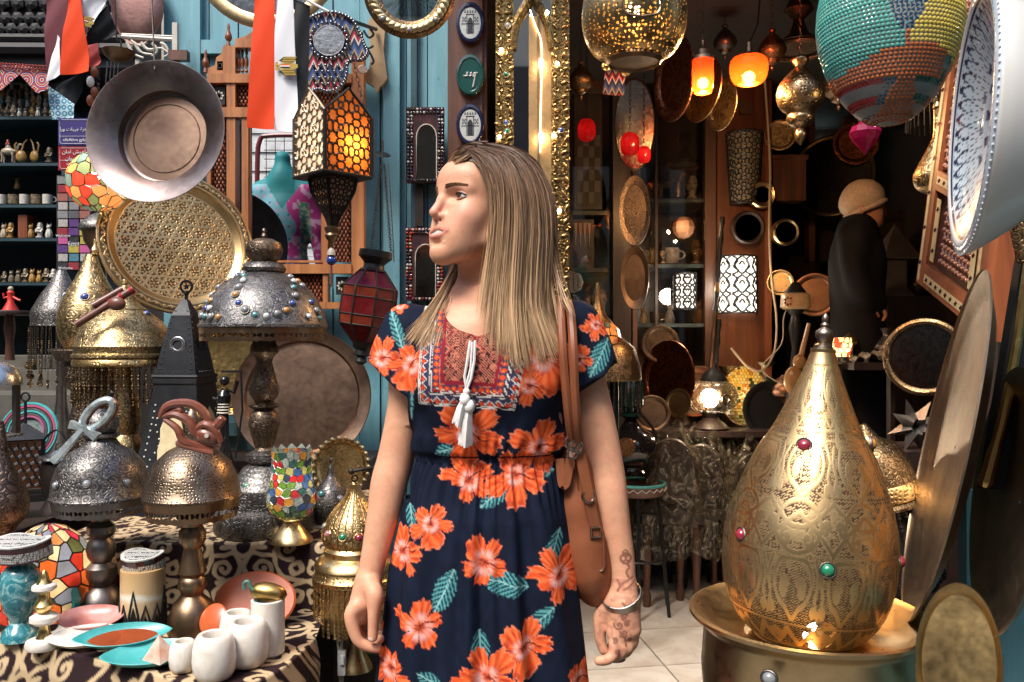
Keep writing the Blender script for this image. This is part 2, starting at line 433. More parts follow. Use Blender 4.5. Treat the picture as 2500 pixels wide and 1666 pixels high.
COPPER_RED = metal('copper_red', (.55,.20,.09), (.2,.07,.035), .3, 'scroll', 34, .4, .6)
IRON = plainmat('iron_black', (.02,.02,.022), .45, .5, (.035,.034,.034), 30, .3, .6)
IRON_RUST = plainmat('iron_brown', (.05,.035,.028), .55, .5, (.02,.016,.014), 30, .3, .5)
WOOD_OR = wood('wood_orange', (.50,.21,.075), (.27,.09,.03), .42)
WOOD_BR = wood('wood_brown', (.14,.055,.03), (.05,.02,.012), .42)
WOOD_DK = wood('wood_dark', (.045,.022,.016), (.014,.009,.008), .5)
WOOD_RED = wood('wood_red', (.30,.09,.035), (.13,.035,.016), .4)
BLACK = plainmat('matt_black', (.012,.012,.013), .6, .4)
WHITE = plainmat('white_paint', (.72,.72,.70), .5)
STRINGM = plainmat('cord_white', (.62,.58,.5), .6)
CHAINM = metal('chain_iron', (.10,.09,.08), (.03,.028,.026), .4)
GLD = metal('gold_bright', (.85,.60,.24), (.4,.24,.08), .2, 'plain', 30, .2, .4)
SILVER = metal('silver', (.62,.62,.62), (.25,.25,.26), .25)
LEAD = plainmat('leading', (.03,.028,.026), .45, .5, None, 30, .2, .7)
MIRROR = (lambda t: t.done(t.bsdf(col=(.82,.84,.84), metal=1.0, rough=.02)))(NT('mirror_glass'))
CLEAR = clearglass('clear_glass')
BULBM = emitter('bulb_warm', (1.0,.62,.28), 28)
BULBW = emitter('bulb_white', (1.0,.86,.66), 40)
# ================================================================== the setting
PAVE = plainmat('paving', (.20,.18,.155), .75, .3, (.13,.12,.10), 6, .3)
STONE = plainmat('step_stone', (.13,.12,.10), .8, .3, (.075,.07,.06), 8, .4)  # stone darkened to carry the shade that the shop throws on the steps
TILEM = (lambda t: (lambda co: t.done(t.bsdf(col=t.mix(t.ramp(t.noise(co, 4, 6, .65, 1.2), [(.42, 0.0), (.62, 1.0)]), (.60,.54,.46), (.46,.38,.30)), rough=.28, spec=.5)))(t.coord('Object')))(NT('marble_tile'))
GROUT = plainmat('grout', (.09,.085,.08), .9)
BLUE = (lambda t: (lambda co: t.done(t.bsdf(col=t.mix(t.ramp(t.noise(t.coord('Object', (9, 9, 1.2)), 3, 6, .7), [(.36, 0.0), (.70, 1.0)]), t.mix(t.ramp(t.noise(co, 26, 5, .7), [(.62, 0.0), (.70, 1.0)]), (.115,.285,.345), (.045,.10,.12)), (.175,.38,.44)), rough=.55, nor=t.bump(t.noise(t.coord('Object', (60, 60, 5)), 3, 4), .3, .002))))(t.coord()))(NT('blue_paint'))
BLUE_DK = plainmat('blue_paint_dark', (.03,.085,.105), .6, .4, (.02,.05,.06), 12, .3)
CEILM = plainmat('dark_ceiling', (.022,.018,.016), .8)  # plain dark ceiling, nearly one tone
WALLDK = plainmat('shop_wall', (.05,.036,.03), .7, .4, (.03,.022,.02), 6, .2)
FACADE = plainmat('facade_plaster', (.42,.36,.29), .85, .3, (.33,.28,.22), 2, .3)
SHUT = plainmat('shutter_white', (.66,.67,.67), .5)
g = MB().bx(-40, 40, -40, 60, -.05, 0.0); struct('ground', g, PAVE)
fl = struct('shop_floor', MB().bx(-.1, 2.6, 2.2, 6.4, 0.0, .006), GROUT)
tm = shared(MB().box((0,0,.007), (.392,.392,.014)), 'tile', TILEM, False)
Rt = Matrix.Rotation(math.radians(9), 3, 'Z'); tn = 0
for i in range(-4, 8):
 for j in range(-2, 12):
  p = Rt @ Vector((.1 + i*.4, 2.5 + j*.4, 0))
  if 0.05 < p.x < 2.3 and 2.42 < p.y < 6.1: inst(fl, 'tile', tm, (p.x, p.y, .006), Rt)
struct('shop_ceiling', MB().bx(-.2, 3.2, 2.35, 6.6, 2.72, 2.85), CEILM)
struct('shop_back_wall', MB().bx(-.2, 2.6, 6.3, 6.45, 0, 2.72), WALLDK)
struct('shop_side_wall', MB().bx(2.45, 2.6, 2.35, 6.3, 0, 2.72), WALLDK)
struct('shop_partition_wall', MB().bx(-.22, -.14, 3.12, 6.3, 0, 2.72), WALLDK)
# houses on the other side of the lane: seen only in the mirrors and the polished metal
ob = MB().bx(-14, 14, -4.4, -4.0, 0, 5.2); o = struct('lane_facade', ob, FACADE)
m = MB()
for k in range(-6, 7):
 m.bx(k*2.1-.55, k*2.1+.55, -4.0, -3.97, 0, 2.3); m.bx(k*2.1-.4, k*2.1+.4, -4.0, -3.97, 3.1, 4.4)
struct('lane_opening', m, WALLDK, parent=o)
struct('lane_end_wall', MB().bx(-9, -1.32, 4.75, 4.95, 0, 5.0), FACADE)
struct('lane_side_wall', MB().bx(-5.2, -5.0, -4.0, 4.75, 0, 4.2), FACADE)
# blue boarded wall behind the stall
bw = thing('blue_wall', 'weathered light blue wooden wall of vertical boards behind the stall', 'wall', (-.75, 3.05, 0))
xs = []; x = -1.30
while x < -.235:
 w = random.uniform(.075, .125); xs.append((x, min(x+w, -.228))); x += w
for (x0, x1) in xs:
 y = 3.05 + random.uniform(-.006, .006); px0, px1 = x0*2000/3.05+1250, x1*2000/3.05+1250
 if x1 - x0 < .02: continue
 if px1 > 588 and px0 < 800:
  add(bw, 'board', MB().bx(x0+.002, x1-.002, y, y+.03, 0, 1.50), BLUE, False); add(bw, 'board', MB().bx(x0+.002, x1-.002, y, y+.03, 2.16, 3.1), BLUE, False)
 else: add(bw, 'board', MB().bx(x0+.002, x1-.002, y, y+.03, 0, 3.1), BLUE, False)
add(bw, 'backing', MB().bx(-1.31, -1.02, 3.085, 3.10, 0, 3.1).bx(-.69, -.225, 3.085, 3.10, 0, 3.1), BLUE_DK, False)
for (px, w) in ((478, .05), (1012, .022), (958, .06)):
 x = (px-1250)/2000*3.04; add(bw, 'batten', MB().bx(x-w/2, x+w/2, 3.015, 3.043, 0, 3.1), BLUE if px != 1012 else BLUE_DK, False)
for z in (2.36, .95): add(bw, 'rail', MB().bx(-1.17, -1.02, 3.018, 3.043, z, z+.05), BLUE, False)
add(bw, 'hinge', MB().bx(-.355, -.325, 3.0, 3.043, 1.72, 1.87), IRON_RUST, False)
# light shutter in the yard behind the wall
sh = thing('roller_shutter', 'white slatted shutter behind the mannequin in the carved frame', 'shutter', (-1.2, 4.35, 0))
for k in range(24): add(sh, 'slat', MB().bx(-1.75, -.55, 4.34 - .008*(k % 2), 4.36, 1.35+k*.05, 1.35+k*.05+.047), SHUT, False)
# wooden post with the plaques
single('wooden_post', MB().bx(-.235, -.094, 2.99, 3.11, 0, 3.0).bx(-.222, -.108, 2.975, 2.989, 0, 3.0), WOOD_BR, 'brown wooden post carrying three round plaques', 'post', (-.165, 3.05, 0), smooth=False)
# dark carved lintel of the neighbouring shop (top corner) and its stone steps
dl = thing('carved_lintel', 'blackened carved wooden lintel above the souvenir shop', 'lintel', P(60, 150, 4.0))
q = P(-260, -60, 4.0); q2 = P(330, 100, 4.0)
CARV = plainmat('carved_black', (.016,.014,.014), .6, .4)
add(dl, 'beam', MB().bx(q.x, q2.x, 4.0, 4.3, P(0,165,4).z, P(0,-80,4).z), CARV, False)
add(dl, 'moulding', MB().tube([P(-260,92,3.98), P(330,96,3.98)], .022).tube([P(-260,118,3.98), P(330,122,3.98)], .03), CARV)
hx = shared(MB().lathe((0,0,0), [(.032,0),(.032,.018),(.012,.03)], 6), 'carved_block', CARV, False)
for i in range(13):
 for j in range(2): inst(dl, 'carved_block', hx, P(-40+i*29+j*14, 48+j*26, 3.99), facing((0,-1,0)))
for i in range(9): inst(dl, 'carved_block', hx, P(-20+i*34, 12, 3.99), facing((0,-1,0), .5))
st = thing('stone_steps', 'worn stone steps of the souvenir shop behind the fringed lamps', 'steps', PZ(60, .3, 3.6))
for (y0, d0, d1) in ((870, 3.85, 4.3), (905, 3.5, 3.85), (965, 3.2, 3.5)):
 z = P(0, y0, d0).z; add(st, 'step', MB().bx(P(-260,0,d0).x, P(225,0,d0).x, d0, d1, z-.55, z), STONE, False)
# right-hand wall of the lane with its blue door leaf
rw = thing('side_wall', 'dark blue boarded wall at the right edge under the trays', 'wall', (1.2, 1.5, 0))
for k in range(9):
 y0 = .62 + k*.145; add(rw, 'board', MB().bx(1.16, 1.19, y0, y0+.141, 0, 2.9), BLUE_DK if k % 3 else BLUE, False)
add(rw, 'backing', MB().bx(1.193, 1.3, .6, 1.92, 0, 2.9), WALLDK, False)
struct('shop_return_wall', MB().bx(1.40, 2.6, 2.36, 2.42, 0, 2.9), WALLDK)
# ================================================================== the woman
def make_woman():
 root = thing('person', 'woman with long brown-blonde hair in a navy dress with orange hibiscus print, looking aside', 'person', (-.05, 1.59, 0))
 # ---- head frame: she looks to the left of the picture, chin a little raised
 A, T = math.radians(55.5), math.radians(8)
 H = np.array([-.0535, 1.573, 1.5556]); fw = np.array([-math.sin(A), -math.cos(A), 0]); lf = np.array([math.cos(A), -math.sin(A), 0]); up = np.array([0, 0, 1.])
 f2 = fw*math.cos(T)+up*math.sin(T); u2 = up*math.cos(T)-fw*math.sin(T)
 RH = np.stack([f2, lf, u2], 1)
 def h(f, l, z): return H+f2*f+lf*l+u2*z
 def w(px, py, d): return np.array(P(px, py, d))
 xs = np.concatenate([np.arange(-.36, -.17, .0022), np.arange(-.17, .06, .0015), np.arange(.06, .27, .0022)])
 ys = np.arange(1.43, 1.72, .0017)
 zs = np.concatenate([np.arange(-.02, .62, .014), np.arange(.62, .93, .0021), np.arange(.93, 1.42, .0036), np.arange(1.42, 1.685, .0014)])
 # ---- torso sections shared by skin and dress: z, centre x, half width, half depth
 def s_(py, l, r, b): return ((833-py)/FPX*1.585+CAMZ, ((l+r)/2-1250)/FPX*1.585, (r-l)/2/FPX*1.585, b)
 SEC = [s_(728, 1130, 1205, .045), s_(752, 1085, 1250, .06), s_(790, 1025, 1330, .078), s_(850, 992, 1378, .098), s_(930, 1000, 1383, .108), s_(1000, 1004, 1382, .105), s_(1060, 1000, 1384, .104), s_(1092, 1003, 1378, .099), s_(1108, 1014, 1363, .089), s_(1122, 1016, 1362, .088),
   s_(1160, 1004, 1368, .096), s_(1250, 985, 1384, .115), s_(1400, 955, 1404, .132), s_(1666, 926, 1436, .156), s_(2300, 885, 1475, .20)]
 SEC = np.array(SEC[::-1])
 def torso(g, off, lo, hi, fold=None, k=.02):
  sl, X, Y, Z = g.sub((-.5, 1.2, lo), (.5, 1.95, hi)); z1 = Z.ravel()
  cx, a, b = [np.interp(z1, SEC[:,0], SEC[:,i])[None,None,:] for i in (1,2,3)]; a = a+off; b = b+off
  x, y = X-cx, Y-1.59; n = 2.35
  q = (np.abs(x/a)**n+np.abs(y/b)**n+1e-9)**(1/n); d = (q-1)*np.minimum(a, b)*1.05
  if fold is not None: d = d+fold(x, y, Z)
  g.comb(sl, d.astype(np.float32), k, 'u')
 B = SDF(xs, ys, zs)
 torso(B, -.007, 1.14, 1.40); torso(B, -.03, .80, 1.16)
 for sx in (-1, 1): B.chain([(-.045+sx*.085, 1.6, .78), (-.045+sx*.08, 1.585, .45), (-.045+sx*.075, 1.6, .08)], [.08, .055, .038], .02); B.chain([(-.045+sx*.075, 1.61, .05), (-.045+sx*.085, 1.47, .02)], [.035, .028], .02)
 B.chain([h(-.03, 0, -.04), (-.048, 1.592, 1.46), (-.058, 1.598, 1.36), (-.06, 1.59, 1.30)], [.052, .0495, .054, .07], .03)
 B.cap(h(-.01, .045, -.06), (-.055, 1.53, 1.335), .012, .010, .03)           # neck muscle
 B.cap((-.06, 1.535, 1.316), (-.14, 1.552, 1.324), .010, .009, .02); B.cap((-.05, 1.535, 1.316), (.04, 1.552, 1.328), .010, .009, .02)   # collar bones
 B.ell((-.056, 1.548, 1.30), (.08, .034, .05), .03)
 for e in ((-.185, 1.6, 1.312), (.095, 1.6, 1.322)): B.cap((-.055, 1.6, 1.362), e, .046, .038, .04)
 # arms
 ra = [w(996,806,1.60), w(996,930,1.60), w(990,1000,1.60), w(968,1112,1.60), w(950,1180,1.59), w(937,1250,1.58), w(917,1340,1.57), w(899,1425,1.56)]
 B.limb(ra, [.043,.038,.036,.0355,.0355,.0315,.0258,.0222], .02)
 la = [w(1405,798,1.61), w(1432,930,1.61), w(1455,1020,1.60), w(1480,1145,1.59), w(1490,1210,1.58), w(1503,1290,1.575), w(1518,1370,1.57), w(1523,1445,1.565)]
 B.limb(la, [.043,.038,.0355,.0345,.033,.029,.025,.0232], .02)
 # her right hand (thumb to the camera)
 d = 1.55
 B.limb([w(897,1425,1.556), w(889,1462,1.552), w(876,1500,1.55)], [.0225,.026,.021], .014)
 B.limb([w(905,1430,1.54), w(914,1452,1.525), w(912,1490,1.518), w(911,1520,1.517), w(910,1556,1.518)], [.016,.0165,.0115,.0098,.0092], .010)
 B.limb([w(872,1480,1.535), w(858,1506,1.53), w(872,1560,1.528), w(897,1578,1.53), w(921,1583,1.532)], [.016,.0135,.0105,.0095,.0082], .007)
 B.limb([w(872,1480,1.56), w(864,1512,1.562), w(884,1562,1.558), w(912,1568,1.556), w(929,1560,1.55)], [.016,.012,.010,.009,.008], .006)
 B.limb([w(880,1480,1.58), w(872,1508,1.585), w(890,1552,1.582), w(915,1555,1.578), w(929,1545,1.57)], [.015,.0115,.0095,.0085,.0075], .006)
 B.limb([w(888,1478,1.595), w(882,1500,1.603), w(897,1535,1.60), w(915,1538,1.595)], [.013,.0105,.0085,.007], .006)
 # her left hand (back to the camera)
 B.limb([w(1523,1440,1.565), w(1524,1480,1.56)], [.0235,.026], .014)
 for a, b in ((1500,1549),(1516,1551),(1532,1549),(1547,1544)): B.limb([w(1520+(a-1522)*.45,1475,1.558), w(a,b-8,1.552)], [.0185,.0145], .016)
 B.limb([w(1500,1545,1.55), w(1499,1592,1.535), w(1484,1610,1.532), w(1462,1614,1.535)], [.013,.0108,.0097,.0085], .007)
 B.limb([w(1516,1547,1.552), w(1518,1590,1.543), w(1503,1604,1.556), w(1490,1600,1.57)], [.013,.0108,.0095,.0085], .006)
 B.limb([w(1532,1545,1.556), w(1534,1583,1.549), w(1521,1597,1.563), w(1507,1594,1.577)], [.0125,.0105,.009,.008], .006)
 B.limb([w(1547,1540,1.562), w(1547,1569,1.555), w(1537,1582,1.566), w(1525,1581,1.578)], [.0115,.0092,.008,.007], .006)
 B.limb([w(1504,1462,1.565), w(1472,1497,1.575), w(1465,1532,1.572), w(1466,1562,1.57), w(1474,1588,1.566)], [.019,.0165,.0125,.0108,.0088], .010)
 # head
 B.ell(h(-.006, 0, .028), (.094, .074, .083), .02, 'u', RH); B.ell(h(.043, 0, -.03), (.047, .056, .078), .03, 'u', RH)
 B.ell(h(.05, 0, .040), (.043, .056, .034), .03, 'u', RH)
 for s in (-1, 1):
  B.cap(h(.075, s*.012, -.103), h(.002, s*.050, -.062), .0165, .018, .022); B.cap(h(.002, s*.050, -.062), h(-.006, s*.056, -.01), .018, .016, .02)
  B.ell(h(.052, s*.042, -.036), (.026, .019, .022), .025, 'u', RH)
  B.cap(h(.083, s*.012, .0145), h(.066, s*.046, .015), .0082, .0075, .014)
  B.ell(h(.091, s*.033, -.001), (.016, .018, .0095), .012, 's', RH)
  B.ell(h(.0645, s*.033, 0), (.0128, .0155, .0125), .004, 'u', RH)
  B.ell(h(.062, s*.030, -.075), (.02, .016, .03), .03, 'u', RH)
  B.ell(h(-.012, s*.074, -.008), (.017, .006, .03), .008, 'u', RH)
 B.ell(h(.0785, 0, -.1055), (.0165, .021, .0165), .018, 'u', RH)
 B.ell(h(.0695, 0, -.066), (.0225, .037, .030), .026, 'u', RH)
 B.cap(h(.0835, 0, .014), h(.0925, 0, -.006), .0075, .0068, .012); B.cap(h(.0925, 0, -.006), h(.1062, 0, -.0325), .0068, .0084, .010)
 for s in (-1, 1): B.ell(h(.0880, s*.0142, -.0385), (.0125, .0074, .0085), .006, 'u', RH)
 B.cap(h(.105, 0, -.0365), h(.088, 0, -.0445), .0058, .0055, .006)
 for s in (-1, 1): B.ell(h(.0945, s*.0078, -.0468), (.0048, .0030, .0028), .002, 's', RH)
 def surf(l, z):
  a, b = .13, .03; ff = a
  while ff > b and B.at(h(ff, l, z)) > 0: ff -= .0007
  return ff
 # smiling lips, laid on the surface of the face
 def lp(l, z, o): return h(surf(l, z)+o, l, z)
 U = [lp(.0335, -.0668, -.0010), lp(.020, -.0652, -.0010), lp(.0075, -.0606, -.0020), lp(0, -.0613, -.0022), lp(-.0075, -.0606, -.0020), lp(-.020, -.0652, -.0010), lp(-.0335, -.0668, -.0010)]
 L = [lp(.0330, -.0678, -.0012), lp(.020, -.0745, -.0024), lp(.008, -.0766, -.0028), lp(-.008, -.0766, -.0028), lp(-.020, -.0745, -.0024), lp(-.0330, -.0678, -.0012)]
 gap = [lp(l_, z_, -.0005) for l_, z_ in ((.0340,-.0670),(.019,-.0698),(.007,-.0690),(-.007,-.0690),(-.019,-.0698),(-.0340,-.0670))]
 tooth = [(k*.0050, surf(k*.0050, -.0680)-.0034) for k in range(-5, 6)]
 B.chain(gap, [.0016,.0030,.0038,.0038,.0030,.0016], .002, 's')
 B.chain(U, [.0014,.0025,.0031,.0028,.0031,.0025,.0014], .003); B.chain(L, [.0014,.0032,.0042,.0042,.0032,.0014], .004)
 B.ell(h(.098, 0, -.0890), (.008, .018, .004), .012, 's', RH)
 V, Q = B.mesh()
 # ---- skin colour: lips, blush, nails, henna
 Lc = (V-H)@RH; f, l, z = Lc.T; n = len(V)
 base = np.array([.62, .315, .195]); C = np.tile(base, (n, 1))
 C *= (.90+.12*vnoise(V[:,0]*90, V[:,2]*90, 3, V[:,1]*90)+.12*vnoise(V[:,0]*330, V[:,2]*330, 5, V[:,1]*330))[:, None]; C[:,1:] *= (.94+.12*vnoise(V[:,0]*60+9, V[:,2]*60, 9, V[:,1]*60))[:, None]
 def tint(mask, col):
  C[:] = C*(1-mask[:,None])+np.array(col)*mask[:,None]
 hd = V[:,2] > 1.42
 def lipd(poly):
  D = np.full(n, 1.0)
  for a, b in zip(poly[:-1], poly[1:]):
   e = b-a; t = np.clip(((V-a)@e)/(e@e), 0, 1); D = np.minimum(D, np.linalg.norm(V-a-t[:,None]*e, axis=1))
  return D
 tint(np.exp(-(((f-.06)/.03)**2+((np.abs(l)-.042)/.022)**2+((z+.035)/.022)**2))*.55*hd, (.68, .27, .20))
 tint(np.exp(-(((f-.1)/.018)**2+(l/.014)**2+((z+.025)/.018)**2))*.6*hd, (.70, .30, .25))
 tint(sstep(.0052, .0034, lipd(U))*.85, (.50, .175, .125)); tint(sstep(.0066, .0046, lipd(L))*.85, (.54, .20, .145))
 tint(sstep(.009, .004, np.abs(np.linalg.norm((Lc-np.array([.0955, 0, -.0445]))*np.array([1, .75, 1]), axis=1)-.004)+.003)*.0, (.2,.05,.04))
 for s in (-1, 1): tint(sstep(.0045, .002, np.linalg.norm(Lc-np.array([.0945, s*.0078, -.0458]), axis=1))*.8, (.16,.05,.04))
 for s in (-1, 1): tint(np.exp(-(((f-.078)/.02)**2+((l-s*.033)/.018)**2+((z-.006)/.007)**2))*.35*hd, (.40,.20,.14))
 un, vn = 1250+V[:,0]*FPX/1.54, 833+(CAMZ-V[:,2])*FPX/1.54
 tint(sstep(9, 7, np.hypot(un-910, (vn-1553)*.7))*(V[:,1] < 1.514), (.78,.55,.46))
 hen = np.full(n, 9.)
 seg = []
 for cx, cy, r in ((1528,1352,6),(1522,1366,7),(1536,1366,7),(1529,1366,13)): seg += spiral(cx, cy, r, r, 0, 1, 12)
 seg += polyseg([(1530,1378),(1538,1388),(1530,1398),(1536,1412)], 10)+polyseg([(1508,1418),(1514,1430),(1508,1444),(1514,1434),(1522,1424)], 10)+polyseg([(1520,1425),(1532,1420),(1546,1412)], 6)+polyseg([(1524,1440),(1536,1434),(1548,1424)], 6)
 for cx, cy, r, a in ((1520,1500,9,0),(1510,1525,12,90),(1530,1520,8,200),(1522,1545,10,40),(1500,1560,7,10),(1506,1585,6,90),(1536,1560,6,50)): seg += spiral(cx, cy, 1, r, a, 1.3, 16)
 seg += polyseg([(1518,1470),(1526,1478),(1520,1490),(1530,1498)], 8)+polyseg([(1512,1540),(1524,1556),(1528,1575)], 8)
 sel = (un > 1450) & (un < 1575) & (vn > 1330) & (vn < 1620) & (V[:,1] < 1.562)
 dd = seg_dist(un[sel], vn[sel], seg); hen[sel] = dd
 tint(sstep(3.4, 1.6, hen)*.8, (.16, .055, .04)); tint(sel*sstep(.55, .75, vnoise(un/9, vn/9, 8))*(vn > 1415)*.45, (.30,.11,.08))
 t = NT('skin'); col = t.attr('col', 'Color'); nz = t.noise(t.coord(), 500, 3)
 SKIN = t.done(t.bsdf(col=col, rough=t.math('ADD', .40, t.math('MULTIPLY', t.noise(t.coord(), 160, 3), .2)), spec=.42, sss=.12, sssr=(1, .35, .2), ssss=.012, nor=t.bump(nz, .12, .0006)))
 np_mesh('body', V-np.array(root.location), Q, {'col': C}, SKIN, root, root.location)
 # ---- eyes
 t = NT('eye'); EYE = t.done(t.bsdf(col=t.attr('col', 'Color'), rough=.08, spec=.7))
 LIDM = plainmat('lid', (.42,.22,.15), .5)
 for s in (-1, 1):
  c = h(surf(s*.034, -.001)-.0128+.0032, s*.0350, -.001); gz = f2*.96+lf*(.05 if s > 0 else 0)+up*.05; gz /= np.linalg.norm(gz); nu = 40
  th, ph = np.meshgrid(np.linspace(0, PI, nu), np.linspace(0, 2*PI, nu, endpoint=False), indexing='ij')
  a1 = np.cross(gz, up); a1 /= np.linalg.norm(a1); a2 = np.cross(a1, gz)
  Dv = np.cos(th)[...,None]*gz+np.sin(th)[...,None]*(np.cos(ph)[...,None]*a1+np.sin(ph)[...,None]*a2)
  R3 = Dv@RH; pos = c+(R3*np.array([.0128, .0175, .0066]))@RH.T
  cc = np.where((th < .2)[...,None], (.005,.004,.004), np.where((th < .55)[...,None], (.075,.035,.018), (.66,.61,.58)))
  grid_mesh('eye', pos[...,0], pos[...,1], pos[...,2], True, {'col': cc}, EYE, root)
  def lid(pts, o): return [h(max(surf(s*a, b)+o, .06), s*a, b) for a, b in pts]
  def arc(pts, n=12): return [tuple(p) for p in spline(pts, n)]
  U_ = arc([(.0195,-.0026),(.0255,.0034),(.034,.0052),(.043,.0036),(.0525,-.0008)])
  E3 = [h(.0128+(surf(s*.034,-.001)-.0128+.0032)*1.0-((a-.0350)/.0150)**2*.0062*0+0.0006-((a-.0350)**2)*26, s*a, b) for a, b in U_]
  add(root, 'eyelash', MB().tube(E3, [.0005]+[.0012]*4+[.0014]*5+[.0012]*2+[.0005], 6), BLACK)
  add(root, 'upper_eyelid', MB().tube([p+u2*.0021-f2*.0008 for p in E3], [.0008]+[.0017]*11+[.0006], 8), LIDM)
  L_ = arc([(.0205,-.0045),(.0275,-.0066),(.037,-.0068),(.0505,-.0028)])
  E4 = [h(surf(s*.034,-.001)+.0032-((a-.0350)**2)*26-.0012, s*a, b) for a, b in L_]
  add(root, 'lower_eyelid', MB().tube(E4, [.0006]+[.0013]*11+[.0006], 8), LIDM)
  m = MB(); r2 = random.Random(5)
  for k in range(240):
   q = r2.random()*.88; bl = .0135+.042*q; zz = .0155+.0042*math.sin(q*PI*.72)-.0015*q+r2.uniform(-.0038, .0038)*(1-.6*q)
   b2, z2 = bl+.0065, zz+.0022-.0032*q
   p = h(surf(s*bl, zz)+.0004, s*bl, zz); e = h(surf(s*b2, z2)+.0009, s*b2, z2)
   m.tube([p, e], [.0005, .0002], 3, cap=False)
  add(root, 'eyebrow', m, plainmat('brow_hair', (.27,.15,.09), .9, .1))
 m = MB()
 for a, ff in tooth: m.box(h(ff, a, -.0676), (.0049, .004, .0074), Matrix(np.stack([lf, -f2, u2], 1).tolist()))
 add(root, 'teeth', m, plainmat('teeth', (.78,.76,.70), .25))
 # ---- dress
 hh = .0026
 dx = np.arange(-.36, .28, hh); dy = np.concatenate([np.arange(1.36, 1.62, hh), np.arange(1.62, 1.84, .006)]); dz = np.concatenate([np.arange(.06, .60, .014), np.arange(.60, 1.43, hh)])
 G = SDF(dx, dy, dz); wz = SEC[np.argmin(SEC[:,2]*0+np.abs(SEC[:,0]-s_(1115,0,1,0)[0])), 0]
 def fold(x, y, Z):
  th = np.arctan2(x, -y); dn = np.clip((wz-Z)/.55, 0, 1.6)
  sk = .0085*np.sin(th*9+1.2*np.sin(th*2.3)+.6)*dn**.6+.006*np.sin(th*17+2*np.sin(3*th)+Z*2)*np.minimum(dn*3, 1)+.0035*np.sin(th*46+3*np.sin(5*th))*np.exp(-((wz-Z-.03)/.05)**2)
  upz = np.clip((Z-wz)/.10, 0, 1)
  bo = .0035*np.sin(th*11+Z*31+2*np.sin(Z*17))*upz+.0030*np.sin(th*30+2*np.sin(4*th))*np.exp(-((Z-wz-.03)/.03)**2)+.0045*np.sin(x*38+Z*24)*upz*(1-upz*.5)+.003*np.sin(x*75-Z*46+1)*upz
  return np.where(Z < wz, sk, bo)
 torso(G, 0.0, .05, 1.36, fold)
 for px in (1102, 1268): G.ell((( px-1250)/FPX*1.5, 1.532, 1.228), (.062, .062, .064), .06)
 for e in ((-.182, 1.6, 1.314), (.092, 1.6, 1.325)): G.cap((-.055, 1.6, 1.350), e, .050, .042, .035)
 SL = [w(992,800,1.59), w(979,850,1.59), w(966,905,1.585), w(954,960,1.58)]; G.limb(SL, [.046,.053,.058,.064], .03)
 SR = [w(1408,792,1.60), w(1428,850,1.60), w(1440,905,1.595), w(1447,960,1.59)]; G.limb(SR, [.047,.052,.056,.060], .03)
 for (pts, x0, x1, p0, nrm) in ((ra, -.36, -.1975, w(952,915,1.59), (-.66,0,-.75)), (la, .110, .28, w(1455,918,1.6), (.60,0,-.80))):
  sl, X, Y, Z = G.sub((x0, 1.3, 1.0), (x1, 1.9, 1.40)); pl = (X-p0[0])*nrm[0]+(Z-p0[2])*nrm[2]+Y*0+.004*np.sin(Y*90+X*60)
  G.D[sl] = np.maximum(G.D[sl], pl)
  q = [np.array(a) for a in pts[1:4]]; G.chain([q[0]+np.array([0,0,.03]), q[1], q[2]], [.043,.045,.046], .004, 's')
 G.ell((-.063, 1.50, 1.372), (.070, .16, .059), .006, 's'); G.cap((-.0745, 1.44, 1.325), (-.0735, 1.46, 1.288), .0065, .0025, .004, 's')
 B2 = SDF(dx, dy, dz); B2.chain([(-.048, 1.592, 1.50), (-.058, 1.60, 1.36), (-.06, 1.60, 1.30)], [.057, .060, .066], .02)
 G.D = np.maximum(G.D, -B2.D)
 V, Q = G.mesh(); n = len(V); x, y, z = V.T
 front = y < 1.60
 u, v = 1250+x*FPX/1.505, 833+(CAMZ-z)*FPX/1.505
 ub = np.where(front, u, 2310-u); vb = np.where(front, v, v+57)
 navy = np.array([.0055, .009, .022]); C = np.tile(navy, (n, 1))*(.8+.5*vnoise(u/14, v/26, 2))[:,None]
 def tint(m, col): C[:] = C*(1-m[:,None])+np.asarray(col)*m[:,None]
 def leaf(cx, cy, Lh, Wd, ang):
  a = math.radians(ang); p = (ub-cx)*math.cos(a)-(vb-cy)*math.sin(a); q = (ub-cx)*math.sin(a)+(vb-cy)*math.cos(a)
  e = np.abs(q)-Wd*np.clip(1-(p/Lh)**2, 0, 1)**.8*(1+.07*np.sin(p*.5)); m = sstep(1.5, -1.5, e)*(np.abs(p) < Lh)
  vein = np.sin((p*.9+np.abs(q)*1.1)*.5); cc = np.where((vein > .15)[:,None], (.09,.30,.31), (.012,.05,.07)); cc = np.where((np.abs(q) < 1.6)[:,None], (.25,.48,.47), cc)
  tint(m, cc)
 def flower(cx, cy, R, rot):
  du, dv = ub-cx, vb-cy; r = np.hypot(du, dv); near = r < R*1.35
  if not near.any(): return
  th = np.arctan2(dv, du)+math.radians(rot); th = th+.16*np.sin(2*th+cx)+.1*np.sin(3*th+cy); k = th*5/(2*PI); pi_ = np.floor(k); fr = k-pi_-.5
  hsh = np.sin(pi_*12.9+cx*.37)*.5+.5
  rad = R*(.62+.58*hsh)*(1-np.abs(fr*2)**3.2*.55)*(1+.05*np.sin(th*23+cx)+.03*np.sin(th*41))
  m = sstep(rad+1.2, rad-1.2, r)*near; rr = r/R
  st = .5+.5*np.sin(fr*26+2.2*np.sin(rr*3+pi_*2)+hsh*6); st2 = vnoise(fr*9+pi_*7+20, rr*3, 4)
  cc = np.array([.66,.072,.016])+st[:,None]*np.array([.16,.095,.035])
  wh = np.clip(np.exp(-((rr-.27)/.16)**2)*(.2+st2)-.2, 0, 1)*.9; cc = cc*(1-wh[:,None])+np.array([.80,.58,.55])*wh[:,None]
